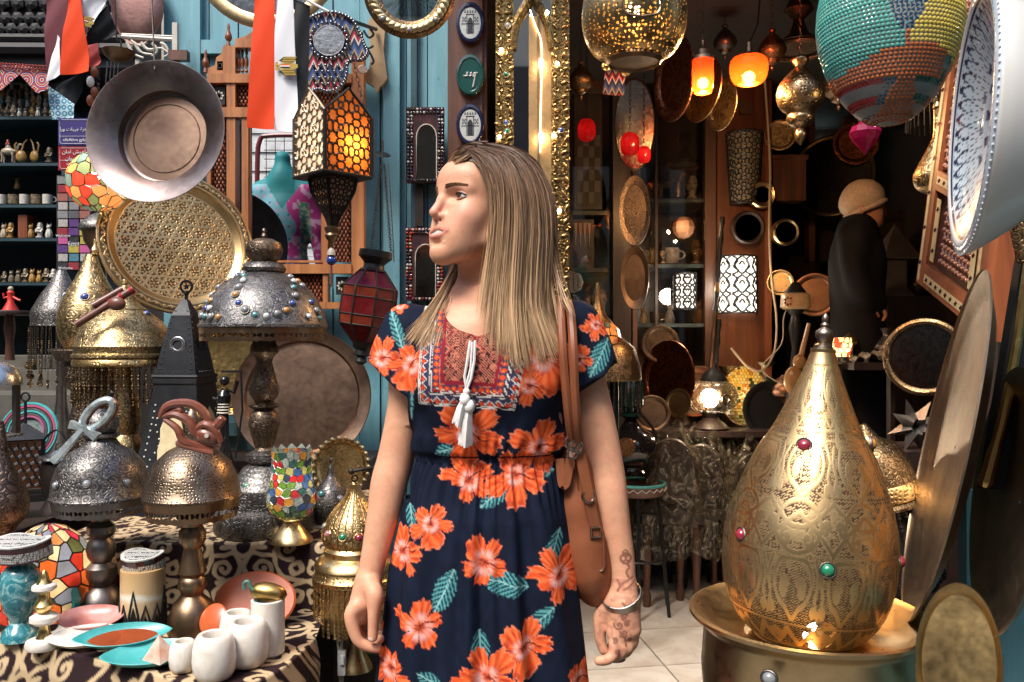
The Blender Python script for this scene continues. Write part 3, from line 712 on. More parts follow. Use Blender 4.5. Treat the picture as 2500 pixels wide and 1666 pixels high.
  dk = sstep(.58, .78, st2)*sstep(.2, .5, rr); cc = cc*(1-.7*dk[:,None])+np.array([.30,.02,.012])*.7*dk[:,None]
  edge = sstep(-5, -1.5, r-rad)*.35*hsh; cc = cc*(1-edge[:,None])+np.array([.85,.45,.34])*edge[:,None]
  gap = sstep(.46, .495, np.abs(fr))*sstep(.15,.3,rr); cc = cc*(1-.85*gap[:,None])+np.array([.12,.01,.012])*.85*gap[:,None]
  ctr = sstep(.16, .07, rr+.05*np.sin(th*9)); cc = cc*(1-.8*ctr[:,None])+np.array([.16,.02,.02])*.8*ctr[:,None]
  a0 = math.radians(-rot+30); sp = np.abs(-du*math.sin(a0)+dv*math.cos(a0)+4*np.sin(r*.12)); ln = (sp < 1.7)*(r < R*.75)*((du*math.cos(a0)+dv*math.sin(a0)) > 0)
  cc = np.where(ln[:,None] > 0, (.12,.015,.012), cc)
  tint(m, cc)
 for a in ((1210,1204,48,22,40),(1000,1272,34,17,100),(1089,1429,58,25,65),(1233,1408,58,30,-15),(1352,1340,50,20,70),(1176,1556,42,21,95),(1087,1100,26,18,20),(962,806,58,15,-70),(1470,874,56,24,62),(1335,1153,20,18,0),(1035,900,8,4,0),(1318,1500,44,20,40),(1060,1640,40,18,-30),(1006,960,70,6,85)): leaf(*a)
 for a in ((1143,1057,72,10),(1313,1093,62,40),(1146,1172,66,75),(1259,1160,66,20),(1053,1276,54,100),(977,1357,66,60),(1183,1361,82,15),(1030,1514,86,55),(1365,1404,66,80),(1276,1556,62,30),(1191,1622,74,5),(950,1640,70,20),(1000,1690,56,70),(1410,1660,50,10),(926,876,58,25),(1002,892,60,70),(1326,876,80,40),(1290,940,52,10),(1418,880,38,30),(1462,792,36,5),(1352,772,40,50),(965,740,34,20),(1120,1720,60,30),(1300,1740,66,0)): flower(*a)
 # embroidered yoke
 xl = 1023+(v-985)*-.02; xr = 1256+(1000-v)*.205; vbm = 985+(u-1023)*.062; tt = np.minimum(np.minimum(u-xl, (xr-u)*.98), vbm-v)
 yk = (tt > 0) & front & (v > 735) & (v < 1010)
 bot = (vbm-v) <= np.minimum(u-xl, xr-u); run = np.where(bot, u, v); zig = np.abs(((run/21.) % 1)-.5)*2
 def setc(m, col): C[m] = col
 WHT, CRM, ORG_, NV, PEA, BRN = (.62,.58,.54), (.20,.012,.022), (.62,.06,.016), (.035,.035,.075), (.42,.135,.085), (.030,.010,.012)
 setc(yk, BRN); setc(yk & (tt < 2.2), WHT); setc(yk & (tt >= 4) & (tt < 6), WHT)
 zz = 9+zig*13; band = yk & (tt >= 7) & (tt < 27); setc(band, NV); setc(band & (tt < zz), CRM); setc(band & (tt < zz-5) & (zig > .55), ORG_); setc(band & (np.abs(tt-zz) < 1.5), WHT)
 setc(yk & (tt >= 27) & (tt < 29), WHT); setc(yk & (tt >= 32) & (tt < 34), WHT)
 b3 = yk & (tt >= 34) & (tt < 52); setc(b3, NV); zz2 = 36+zig*7; setc(b3 & (tt < zz2) & bot, CRM); setc(b3 & (np.abs(tt-zz2) < 1.4) & bot, WHT)
 dot = np.hypot(((run/16.) % 1-.5)*16, tt-44); setc(b3 & (dot < 6.2), ORG_); setc(b3 & (dot < 1.8), (.75,.25,.05))
 b4 = yk & (tt >= 52) & (tt < 63); setc(b4, CRM); setc(b4 & (tt < 53.4), PEA)
 b5 = yk & (tt >= 63); p1 = ((u+v)/6.2) % 1; p2 = ((u-v)/6.2) % 1; setc(b5, BRN); setc(b5 & ((p1 < .36) | (p2 < .30)), PEA)
 dm = np.abs(((u-1088)/76+.5) % 1-.5)*76+np.abs(((v-812)/42+.5) % 1-.5)*42; setc(b5 & (dm < 13), PEA); setc(b5 & (dm < 8.5), (.02,.03,.03)); setc(b5 & (np.abs(dm-18) < 1.8), CRM)
 hem = np.abs(v-1116) < 2; setc(hem & front, navy*.5)
 t = NT('dress_print'); nz = t.noise(t.coord('Object', (1, 1, 1)), 700, 2)
 DRESS = t.done(t.bsdf(col=t.attr('col', 'Color'), rough=.8, spec=.12, nor=t.bump(nz, .15, .0006)))
 dr = np_mesh('dress', V-np.array(root.location), Q, {'col': C}, DRESS, root, root.location)
 dr['label'] = 'navy dress with orange hibiscus print and embroidered yoke'
 # ---- white drawstring and tassels
 YARN = plainmat('white_yarn', (.80,.79,.76), .8, .3); m = MB(); r2 = random.Random(3)
 def fr_(px, py, o=0): return P(px, py, 1.462+o+max(0, (py-960)*.00006))
 m.tube([fr_(1148,832,.006), fr_(1141,880), fr_(1134,920), fr_(1140,955), fr_(1133,975)], .0026).tube([fr_(1160,832,.006), fr_(1158,880), fr_(1150,925), fr_(1138,955), fr_(1146,985)], .0026).tube([fr_(1153,835,.004), fr_(1149,900), fr_(1136,952)], .0022)
 m.ball(fr_(1139,957,-.002), .0065, 10)
 for (x0, y0, x1, y1, n_) in ((1133,968,1118,1040,60), (1144,985,1136,1092,90)):
  m.ball(fr_(x0+2, y0+8, -.004), .010, 10, (1,1,1.3))
  for k in range(n_):
   a = r2.uniform(-1, 1); w_ = 17 if n_ > 70 else 14
   m.tube([fr_(x0+2+a*5, y0+6, -.004), fr_(x0+(x1-x0)*.4+a*10, y0+(y1-y0)*.4, -.011+.008*abs(a)), fr_(x1+a*w_, y1-abs(a)*10+r2.uniform(-8,5), -.008+.012*abs(a))], [.0022,.0022,.0012], 4, cap=False)
 add(root, 'drawstring', m, YARN)
 # ---- hair: a base volume and about six thousand strands
 hg = SDF(np.arange(-.25, .16, .004), np.arange(1.42, 1.76, .004), np.arange(1.25, 1.70, .004))
 hg.ell(h(-.012, 0, .032), (.098, .081, .087), .01, 'u', RH); hg.ell(h(.040, 0, .046), (.052, .064, .048), .012, 'u', RH); hg.ell(h(-.045, .01, -.03), (.07, .072, .10), .03, 'u', RH); hg.chain([h(-.05, .02, -.05), h(-.07, .02, -.13), h(-.075, .02, -.2)], [.07, .06, .045], .02)
 sl, X, Y, Z = hg.sub((-9,-9,-9), (9,9,9)); LL = [(X-H[0])*RH[0][i]+(Y-H[1])*RH[1][i]+(Z-H[2])*RH[2][i] for i in range(3)]
 cutf = .052-.9*np.clip(LL[2]-.03, 0, .05)*0+np.where(LL[2] > .052, (LL[2]-.052)*2.4, 0)-.62*np.clip(np.abs(LL[1])-.035, 0, 1)-np.where(LL[2] < .03, (.03-LL[2])*.35, 0)
 hg.D = np.maximum(hg.D, LL[0]-cutf)
 V, Q = hg.mesh()
 t = NT('hair'); strand = t.attr('hc', 'Color'); HAIR = t.done(t.bsdf(col=strand, rough=.5, spec=.3))
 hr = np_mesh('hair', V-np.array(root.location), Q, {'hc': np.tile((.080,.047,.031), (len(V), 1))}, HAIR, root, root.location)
 SV, SF, SCc = [], [], []
 rs = np.random.default_rng(11)
 def strands(guides, N, width=.0011, tip=1.0, jit=.004, endj=.12, clump=14, col0=None):
  Gd = [np.array(spline(g, 22)) for g in guides]; K = len(Gd)
  cl = np.sort(rs.random(max(2, N//clump))); co_ = rs.normal(0, 1, (len(cl), 3))*jit*1.5; cm = 1-rs.random(len(cl))**1.3*endj; hs = rs.random(len(cl))
  for i in range(N):
   ci = rs.integers(len(cl)); c = cl[ci]; s = np.clip(c+rs.normal(0, .012), 0, 1)*(K-1); a = min(int(s), K-2); f_ = s-a
   path = Gd[a]*(1-f_)+Gd[a+1]*f_
   off = rs.normal(0, 1, 3)*jit; e = co_[ci]; tl = np.linspace(0, 1, 23)[:,None]
   lim = max(.35, cm[ci]-rs.random()**1.6*.22)
   path = path+off*np.minimum(tl*3+.25, 1)*(1-.45*tl)+e*tl**1.3+np.sin(tl*rs.uniform(3, 8)+rs.uniform(0, 6))*rs.normal(0, .0016, 3)
   nn = 14; idx = np.linspace(0, 22*lim, nn); i0 = np.minimum(idx.astype(int), 21); ff = (idx-i0)[:,None]; path = path[i0]*(1-ff)+path[i0+1]*ff
   tg = np.gradient(path, axis=0); view = path-np.array([-.05, .6, 1.4]); sd = np.cross(tg, view+rs.normal(0, .35, 3)); sd /= np.linalg.norm(sd, axis=1)[:,None]+1e-9
   wd = width*rs.uniform(.7, 1.4)*np.concatenate([np.full(nn-4, 1.0), [.9, .7, .45, .12]])[:,None]
   b = len(SV); 
   for q in range(nn): SV.append(path[q]-sd[q]*wd[q]); SV.append(path[q]+sd[q]*wd[q])
   for q in range(nn-1): SF.append((b+2*q, b+2*q+1, b+2*q+3, b+2*q+2))
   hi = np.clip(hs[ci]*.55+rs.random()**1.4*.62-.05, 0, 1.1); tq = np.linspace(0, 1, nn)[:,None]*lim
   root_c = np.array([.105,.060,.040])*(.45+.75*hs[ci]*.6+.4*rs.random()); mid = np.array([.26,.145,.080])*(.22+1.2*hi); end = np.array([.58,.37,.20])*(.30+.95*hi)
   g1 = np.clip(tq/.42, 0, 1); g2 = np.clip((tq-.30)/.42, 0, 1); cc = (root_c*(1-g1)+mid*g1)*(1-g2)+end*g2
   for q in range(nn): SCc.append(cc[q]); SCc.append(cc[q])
 def g(*p): return [w(a, b, c) for a, b, c in p]
 part = (1152, 366)
 near = [g((1140,371,1.52),(1172,392,1.487),(1198,440,1.482),(1206,500,1.482),(1204,570,1.484),(1192,650,1.488),(1178,730,1.488),(1166,800,1.475)),
   g((1150,366,1.53),(1200,390,1.49),(1226,450,1.477),(1230,530,1.476),(1226,620,1.478),(1216,720,1.478),(1212,820,1.462),(1205,880,1.456)),
   g((1165,362,1.54),(1226,388,1.50),(1258,460,1.482),(1264,550,1.478),(1258,650,1.478),(1254,750,1.470),(1262,850,1.452),(1278,925,1.450)),
   g((1180,358,1.55),(1255,386,1.52),(1294,460,1.505),(1304,560,1.498),(1296,660,1.495),(1294,760,1.49),(1316,840,1.475),(1325,900,1.47)),
   g((1195,357,1.57),(1278,388,1.55),(1322,465,1.54),(1334,560,1.535),(1328,660,1.53),(1326,750,1.53),(1350,820,1.52),(1385,880,1.51)),
   g((1205,358,1.60),(1292,395,1.60),(1338,480,1.60),(1348,570,1.60),(1340,660,1.60),(1338,740,1.61),(1350,800,1.62),(1370,850,1.63))]
 strands(near, 6200, .00062, jit=.0052, endj=.52, clump=12)
 far = [g((1128,560,1.63),(1120,640,1.62),(1092,700,1.60),(1050,760,1.565),(1012,810,1.53),(985,838,1.515)),
   g((1135,560,1.63),(1128,640,1.63),(1110,700,1.60),(1075,770,1.55),(1048,825,1.515),(1035,858,1.505)),
   g((1140,560,1.63),(1133,640,1.63),(1122,710,1.60),(1098,780,1.545),(1085,840,1.502),(1080,885,1.494))]
 strands(far, 1700, .0006, jit=.0046, endj=.4, clump=12)
 top = [g((1152,364,1.53),(1130,370,1.535),(1110,388,1.55),(1104,408,1.57),(1108,430,1.59)), g((1165,356,1.55),(1138,360,1.56),(1112,378,1.585),(1106,410,1.61),(1116,450,1.63)), g((1190,353,1.57),(1156,355,1.60),(1124,372,1.63),(1110,420,1.655),(1115,470,1.66))]
 strands([g((1162,358,1.53),(1132,366,1.52),(1108,388,1.53),(1095,422,1.555)), g((1156,364,1.52),(1140,384,1.502),(1118,398,1.508),(1099,426,1.535))], 420, .0006, jit=.0016, endj=.10, clump=10)
 strands([g((1150,366,1.515),(1160,388,1.494),(1182,414,1.481),(1203,462,1.476),(1208,520,1.478)), g((1156,362,1.52),(1176,384,1.492),(1202,424,1.477),(1214,480,1.475),(1216,540,1.477))], 420, .0006, jit=.0016, endj=.2, clump=10)
 strands(top, 520, .0010, jit=.0022, endj=.05)
 back = [g((1180,356,1.57),(1235,365,1.57),(1300,410,1.57),(1330,470,1.58),(1343,560,1.59),(1342,680,1.60)), g((1200,356,1.62),(1260,372,1.64),(1310,420,1.66),(1330,520,1.68),(1332,680,1.68))]
 strands(back, 700, .0011, jit=.004)
 loose = [g((1120,366,1.53),(1090,362,1.53),(1075,380,1.53)), g((1260,372,1.55),(1310,385,1.54),(1330,420,1.53)), g((1340,560,1.56),(1362,700,1.52),(1392,800,1.48))]
 strands(loose[2:]*2, 26, .0006, jit=.007);
 so = np_mesh('hair_strand', np.array(SV)-np.array(root.location), np.array(SF), {'hc': np.array(SCc)}, HAIR, hr, root.location); so['kind'] = 'stuff'
 return root
WOMAN = make_woman()
# ------------------------------------------------------------------ shoulder bag and bracelet
LEATHER = (lambda t: (lambda co: t.done(t.bsdf(col=t.mix(t.ramp(t.noise(co, 14, 5, .6), [(.3, 0.0), (.75, 1.0)]), (.19,.058,.024), (.30,.10,.042)), rough=.45, spec=.45, nor=t.bump(t.noise(co, 240, 3), .2, .0008))))(t.coord()))(NT('tan_leather'))
LEATHER_DK = plainmat('dark_leather', (.15,.05,.024), .45)
bag = thing('shoulder_bag', 'tan leather shoulder bag with buckled straps hanging from her shoulder', 'bag', P(1420, 1488, 1.60))
g_ = SDF(np.arange(.06, .24, .003), np.arange(1.50, 1.86, .004), np.arange(.72, 1.22, .004))
cs = [(1392,1085,.014), (1400,1150,.026), (1410,1240,.034), (1424,1330,.038), (1440,1400,.034), (1455,1450,.022)]
for k in range(len(cs)-1):
 for dd in (0, .07, .14): g_.cap(P(cs[k][0], cs[k][1], 1.585+dd), P(cs[k+1][0], cs[k+1][1], 1.585+dd), cs[k][2], cs[k+1][2], .05)
V, Q = g_.mesh(); np_mesh('bag_body', V-np.array(bag.location), Q, {}, LEATHER, bag, bag.location)
def ribbon(mb, pts, wd, th, side):
 pts = [Vector(p) for p in pts]; side = Vector(side); v = []; f = []
 for i, p in enumerate(pts):
  t = (pts[min(i+1, len(pts)-1)]-pts[max(i-1, 0)]).normalized(); s = (side-t*side.dot(t)).normalized(); n = t.cross(s)
  for a, b in ((-1,-1),(1,-1),(1,1),(-1,1)): v.append(p+s*wd/2*a+n*th/2*b)
 for i in range(len(pts)-1):
  for k in range(4): f.append((i*4+k, i*4+(k+1)%4, i*4+4+(k+1)%4, i*4+4+k))
 f.append((0,1,2,3)); f.append(tuple(len(v)-4+k for k in (3,2,1,0))); return mb.raw(v, f)
for (pts) in ([(1366,730,1.545),(1369,760,1.515),(1374,850,1.487),(1382,950,1.492),(1390,1030,1.51),(1396,1075,1.53)], [(1385,738,1.535),(1394,770,1.512),(1400,860,1.485),(1403,950,1.49),(1408,1030,1.508),(1410,1075,1.53)], [(1372,728,1.66),(1376,728,1.60),(1366,728,1.548)], [(1372,728,1.66),(1380,900,1.73),(1400,1060,1.72)]):
 pp = [Vector(p) for p in spline([P(*p) for p in pts], 18)]
 add(bag, 'strap', MB().tube(pp, .0085, 8) if len(pts) > 3 and pts[0][2] < 1.6 else ribbon(MB(), pp, .018, .004, (1,0,0)), LEATHER)
m = MB()
for px, py, r in ((1396,1082,.013), (1408,1090,.012), (1397,1108,.010)): m.torus(P(px, py, 1.525), r, .0026, 18, 6, facing((.4,-1,.1)))
m.torus(P(1437,1212,1.535), .012, .0028, 18, 6, facing((.3,-1,.2))).torus(P(1454,1300,1.538), .013, .0026, 4, 6, facing((.3,-1,0), PI/4)); add(bag, 'buckle', m, metal('buckle_metal', (.5,.42,.34), (.2,.16,.12), .22))
m = MB(); pp = [Vector(p) for p in spline([P(1415,1100,1.535), P(1430,1180,1.535), P(1446,1260,1.54), P(1462,1330,1.545), P(1470,1385,1.55)], 14)]; ribbon(m, pp, .02, .005, (1,.3,0)); add(bag, 'buckle_strap', m, LEATHER)
m = MB(); pp = [Vector(p) for p in spline([P(1440,1310,1.54), P(1447,1370,1.54), P(1462,1394,1.54), P(1476,1380,1.54), P(1472,1300,1.545)], 14)]; m.tube(pp, .0028, 6); add(bag, 'strap_loop', m, LEATHER_DK)
m = MB(); pp = [Vector(p) for p in spline([P(1366,1120,1.54), P(1372,1180,1.535), P(1382,1178,1.535), P(1392,1120,1.535)], 12)]; ribbon(m, pp, .016, .004, (1,0,0)); add(bag, 'pull_tab', m, LEATHER)
m = MB(); m.tube([Vector(p) for p in spline([P(1404,1095,1.54), P(1410,1180,1.546), P(1424,1280,1.545), P(1448,1400,1.555), P(1458,1455,1.565)], 16)], .0022, 6); add(bag, 'seam', m, LEATHER_DK)
c = P(1518, 1456, 1.562); M = facing((-.28, -.44, .85))
m = MB(); m.lathe(c, [(.0375,-.009),(.039,-.008),(.0397,0),(.039,.008),(.0375,.009),(.0365,0),(.0375,-.009)], 40, M, cap=False)
single('bracelet', m, metal('bangle_silver', (.66,.63,.58), (.35,.33,.30), .3, 'pierced', 400, .3), 'wide ribbed silver bangle on her henna-painted wrist', 'bracelet', c)
# ================================================================== builders shared by the wares
def LP(parent, name, cx, d, prof, mat, n=40, sm=0, M=None, c=None):
 yb = prof[-1][1]; pr = pxprof(prof, d, yb)
 if sm: pr = smoothprof(pr, sm)
 return add(parent, name, MB().lathe(P(cx, yb, d) if c is None else c, pr[::-1], n, M), mat)
GEMC = {'teal': (.03,.16,.17), 'blue': (.02,.05,.22), 'amber': (.38,.16,.03), 'clear': (.42,.45,.45), 'red': (.22,.012,.03), 'green': (.005,.16,.075), 'pink': (.32,.10,.14), 'grey': (.16,.17,.18)}
GEMME = {}
def gem(parent, loc, nrm, size, colr, bez=None):
 bez = bez or PEWTER
 if colr not in GEMME:
  GEMME[colr] = shared(MB().lathe((0,0,0), [(.98,.05),(.92,.32),(.7,.6),(.38,.78),(.01,.84)], 14), 'gem', plainmat('gem_'+colr, GEMC[colr], .06, .9, tuple(min(1,k*1.6+.01) for k in GEMC[colr]), 90, .1, 0, .6))
 if bez.name not in GEMME: GEMME[bez.name] = shared(MB().lathe((0,0,0), [(1.28,-.25),(1.28,.12),(1.15,.26),(1.0,.24),(.96,.0)], 14), 'bezel', bez)
 M = facing(nrm) if abs(Vector(nrm).normalized().z) < .99 else Matrix.Identity(3)
 o = inst(parent, 'gem', GEMME[colr], loc, M, size); inst(o, 'bezel', GEMME[bez.name], Vector(loc), None, None)
 o.children[0].matrix_local = Matrix.Identity(4)
 return o
def gem_on(parent, cx, cyc, d, prof, px, py, sz, colr, bez=None):
 ys = [p[1] for p in prof]; rs = [p[0] for p in prof]; r = float(np.interp(py, ys, rs)); k = d/FPX
 dx = max(-.98, min(.98, (px-cx)/max(r, 1))); a = math.asin(dx); e = 3
 sl = (float(np.interp(py+e, ys, rs))-float(np.interp(py-e, ys, rs)))/(2*e)
 c = P(cx, py, d); n = Vector((math.sin(a), -math.cos(a), sl)).normalized()
 return gem(parent, c+Vector((math.sin(a), -math.cos(a), 0))*r*k, n, sz*k, colr, bez)
def lace(parent, cx, d, r0, y0, r1, y1, mat, teeth=40, name='lace_rim'):
 k = d/FPX; c = P(cx, y1, d); m = MB(); H = (y1-y0)*k; R0, R1 = r0*k, r1*k
 def pt(a, t): r = R0+(R1-R0)*t; return (c.x+r*math.cos(a), c.y+r*math.sin(a), c.z+H*(1-t))
 for i in range(teeth):
  a0 = 2*PI*i/teeth; w = 2*PI/teeth; g = lambda s, t: pt(a0+w*s, t)
  v = [g(0,0),g(.5,0),g(1,0),g(0,.28),g(.5,.28),g(1,.28),g(0,.94),g(.16,.72),g(.42,.45),g(.58,.45),g(.84,.72),g(1,.94),g(.32,.97),g(.68,.97),g(.5,1.0),g(.5,.62),g(.06,.42),g(.94,.42)]
  f = [(0,1,4,3),(1,2,5,4),(3,4,8,16),(4,5,17,9),(4,9,8),(16,7,6,3),(17,5,11,10),(6,7,12),(10,11,13),(7,12,14,15),(15,14,13,10),(8,15,7)[:0] or (8,9,15)]
  m.raw(v, f)
 return add(parent, name, m, mat, False)
def strand_mesh(L, kind, mat):
 m = MB(); z = 0; k = 0
 while z < L:
  if kind == 'brass':
   big = k % 5 in (0, 1) or z > L*.86; r = .0042 if big else .0017; m.ball((0,0,-z-r), r, 6); z += r*2.0
  else:
   m.box((0,0,-z-.003), (.0022,.0022,.005)); z += .0062
  k += 1
 if kind == 'coin': m.ball((0,0,-L-.004), .006, 6); m.lathe((0,.001,-L-.02), [(.010,-.0006),(.010,.0006)], 12, Matrix.Rotation(PI/2, 3, 'X'))
 return shared(m, 'fringe_strand', mat)
def fringe(parent, cx, d, r, y0, y1, n, kind, mat, half=False, jit=.12):
 k = d/FPX; c = P(cx, y0, d); L = (y1-y0)*k; mes = [strand_mesh(L*(1-jit*q), kind, mat) for q in (0, .5, 1)]
 for i in range(n):
  a = 2*PI*(i+.5*(random.random()-.5)*.5)/n
  if half and math.sin(a) > .35: continue
  inst(parent, 'fringe_strand', mes[random.randrange(3)], (c.x+r*k*math.cos(a), c.y+r*k*math.sin(a), c.z), Matrix.Rotation(random.uniform(-.05,.05), 3, 'Y') @ Matrix.Rotation(a, 3, 'Z'))
def clip_poly(poly, mx, my, nx, ny):
 out = []; n = len(poly)
 for i in range(n):
  a, b = poly[i], poly[(i+1)%n]; da = (a[0]-mx)*nx+(a[1]-my)*ny; db = (b[0]-mx)*nx+(b[1]-my)*ny
  if da <= 0: out.append(a)
  if (da < 0) != (db < 0) and abs(da-db) > 1e-12: t = da/(da-db); out.append((a[0]+(b[0]-a[0])*t, a[1]+(b[1]-a[1])*t))
 return out
def vcells(W, H, n, seed, periodic=True, relax=.55):
 r = random.Random(seed); s = math.sqrt(W*H/n); nx = max(3, round(W/s)); ny = max(1, round(H/s)); pts = []
 for j in range(ny):
  for i in range(nx): pts.append(((i+.5+.5*(j%2)+r.uniform(-1,1)*relax*.5)*W/nx % W, (j+.5+r.uniform(-1,1)*relax*.5)*H/ny))
 out = []
 for p in pts:
  poly = [(p[0]-2*s, max(0, p[1]-2*s)), (p[0]+2*s, max(0, p[1]-2*s)), (p[0]+2*s, min(H, p[1]+2*s)), (p[0]-2*s, min(H, p[1]+2*s))]
  if not periodic: poly = [(min(max(a, 0), W), b) for a, b in poly]
  for q in pts:
   for o in ((-W, 0, W) if periodic else (0,)):
    qx, qy = q[0]+o, q[1]; dx, dy = qx-p[0], qy-p[1]; dd = dx*dx+dy*dy
    if 1e-9 < dd < 16*s*s:
     poly = clip_poly(poly, (p[0]+qx)/2, (p[1]+qy)/2, dx, dy)
     if len(poly) < 3: break
  if len(poly) > 2: out.append((p, poly))
 return out
def mosaic(parent, c, prof, n, mats, seed, gap=.0016, thick=.0022, lead=LEAD, name='glass_piece', M=None, lr=.0013, relax=.55, pick=None, chord=False):
 c = Vector(c); pr = np.array(prof); seg = np.hypot(np.diff(pr[:,0]), np.diff(pr[:,1])); arc = np.concatenate([[0], np.cumsum(seg)]); Hh = arc[-1]; Rm = pr[:,0].max()*.86; W = 2*PI*Rm
 def pt(s, t, o=0.0):
  r = float(np.interp(t, arc, pr[:,0])); z = float(np.interp(t, arc, pr[:,1])); e = Hh*.02
  dr = float(np.interp(t+e, arc, pr[:,0])-np.interp(t-e, arc, pr[:,0])); dz = float(np.interp(t+e, arc, pr[:,1])-np.interp(t-e, arc, pr[:,1])); q = math.hypot(dr, dz)+1e-9
  a = s/Rm; p = Vector(((r+o*dz/q)*math.cos(a), (r+o*dz/q)*math.sin(a), z-o*dr/q)); return (M @ p if M is not None else p)+c
 r = random.Random(seed); lm = MB(); out = []
 for (p, poly) in vcells(W, Hh, n, seed, True, relax):
  rr = float(np.interp(p[1], arc, pr[:,0]))
  k = max(.25, min(1, rr/Rm)); cxm = sum(a for a, b in poly)/len(poly); cym = sum(b for a, b in poly)/len(poly)
  ins = []
  for a, b in poly:
   dx, dy = cxm-a, cym-b; L = math.hypot(dx, dy)+1e-9; g = min(gap*1.4/max(k, .4), L*.45); ins.append((a+dx/L*g, b+dy/L*g))
  sg = 1 if prof[0][1] < prof[-1][1] else -1; n_ = len(ins)
  v = [pt(a, b, sg*thick) for a, b in ins]+[pt(a, b, 0) for a, b in ins]
  m = MB().raw(v, [tuple(range(n_))]+[(i, n_+i, n_+(i+1)%n_, (i+1)%n_) for i in range(n_)])
  mt = pick(p[0]/W, p[1]/Hh, r) if pick else mats[r.randrange(len(mats))]
  out.append(add(parent, name, m, mt, False))
  if lead is not None:
   for i in range(n_):
    a, b = poly[i], poly[(i+1)%n_]
    if a[0]+a[1]*.37 < b[0]+b[1]*.37: lm.tube([pt(*a, sg*thick*.5), pt(*b, sg*thick*.5)], lr, 4, cap=False)
 if lead is not None: add(parent, 'leading', lm, lead)
 return out
def tray(name, label, cat, px, py, d, R, nrm, prof, mat, n=56, mat2=None, r2=None, group=None, spin=0, c=None):
 c = P(px, py, d) if c is None else Vector(c); M = facing(nrm, spin); t = thing(name, label, cat, c, group)
 add(t, 'dish', MB().lathe(c, [(a*R, b*R) for a, b in prof], n, M, cap=False), mat, sharp=30)
 if mat2 is not None: add(t, 'centre', MB().lathe(c, [(a*R, b*R) for a, b in r2], n, M, cap=True), mat2)
 return t, M, c
def chain(parent, a, b, mat=None, step=.016, r=.0012, w=.005, name='chain'):
 a, b = Vector(a), Vector(b); L = (b-a).length; n = max(2, int(L/step)); m = MB(); dz = (b-a).normalized()
 M = facing(dz, 0, (0,1,0) if abs(dz.y) < .9 else (1,0,0))
 for i in range(n):
  MM = M @ Matrix.Rotation(PI/2*(i%2), 3, 'Z') @ Matrix.Rotation(PI/2, 3, 'X') @ Matrix.Diagonal(Vector((.55,1,1)))
  m.torus(a+(b-a)*((i+.5)/n), step*.62, r, 8, 4, MM)
 return add(parent, name, m, mat or CHAINM)
def starlattice(nx, ny):
 segs = []
 for i in range(nx+1):
  for j in range(ny+1):
   for (ox, oy) in ((.5, .5),):
    cx, cy = (i+ox)/nx, (j+oy)/ny; pts = []
    for k in range(16):
     a = 2*PI*k/16+PI/8*0; rr = .40 if k % 2 == 0 else .24; pts.append((cx+rr/nx*math.cos(a), cy+rr/ny*math.sin(a)))
    for k in range(16): segs.append((pts[k], pts[(k+1)%16]))
    for k in (0, 4, 8, 12): a = 2*PI*k/16; segs.append((pts[k], (cx+.5/nx*math.cos(a), cy+.5/ny*math.sin(a))))
    for k in (2, 6, 10, 14): a = 2*PI*k/16; segs.append((pts[k], (cx+.62/nx*math.cos(a), cy+.62/ny*math.sin(a))))
 for i in range(nx+1):
  for j in range(ny+1):
   cx, cy = i/nx, j/ny; pts = [(cx+.16/nx*math.cos(2*PI*k/8+PI/8), cy+.16/ny*math.sin(2*PI*k/8+PI/8)) for k in range(8)]
   segs += [(pts[k], pts[(k+1)%8]) for k in range(8)]
 return [(a, b) for a, b in segs if all(-.001 <= q <= 1.001 for q in a+b)]
def fret(parent, fn, segs, r, mat, name='fretwork', inside=None):
 m = MB()
 for a, b in segs:
  if inside and not (inside(*a) and inside(*b)): continue
  m.tube([fn(*a), fn(*b)], r, 4, cap=False)
 return add(parent, name, m, mat)
def text_mesh(parent, body, loc, M, size, mat, name='lettering', font=None, align='CENTER', extrude=.0006):
 cu = bpy.data.curves.new('lettering', 'FONT'); cu.body = body; cu.size = size; cu.align_x = align; cu.align_y = 'CENTER'; cu.extrude = extrude; cu.resolution_u = 3
 if font: cu.font = font
 o = bpy.data.objects.new('lettering_src', cu); COL.objects.link(o); dg = bpy.context.evaluated_depsgraph_get(); me = bpy.data.meshes.new_from_object(o.evaluated_get(dg)); COL.objects.unlink(o); bpy.data.objects.remove(o); me.materials.clear(); me.materials.append(mat)
 return inst(parent, name, me, loc, M)
ENGR = (lambda t: (lambda p, n: t.done(t.bsdf(col=t.mix(p, t.mix(n, (.80,.58,.28), (.56,.37,.16)), (.035,.02,.01)), metal=t.math('SUBTRACT', 1.0, t.math('MULTIPLY', p, .5)), rough=t.math('ADD', .32, t.math('MULTIPLY', p, .3)))))(t.attr('pat'), t.ramp(t.noise(t.coord(), 7, 4), [(.35,0.0),(.7,1.0)])))(NT('brass_inlaid'))
CLOTH = (lambda t: t.done(t.bsdf(col=t.mix(t.attr('pat'), (.022,.010,.012), (.50,.37,.22)), rough=.85, spec=.2, nor=t.bump(t.noise(t.coord(), 900, 2), .25, .0006))))(NT('arabesque_cloth'))
_TS = spiral(.28,.36,.02,.21,20,1.25)+spiral(.70,.74,.02,.19,200,-1.3)+spiral(.74,.24,.02,.13,90,1.1)+polyseg([(0,.0),(.2,.06),(.42,.22),(.5,.5),(.42,.78),(.2,.94),(0,1)],16)+polyseg([(1,.05),(.85,.3),(.9,.5),(.98,.7),(.86,.92),(.6,1)],14)+polyseg([(.5,.5),(.66,.5),(.84,.44),(1,.5)],8)+polyseg([(.1,.62),(.22,.7),(.16,.84),(.05,.78),(.1,.62)],10)+polyseg([(.5,0),(.56,.12),(.5,.22)],6)
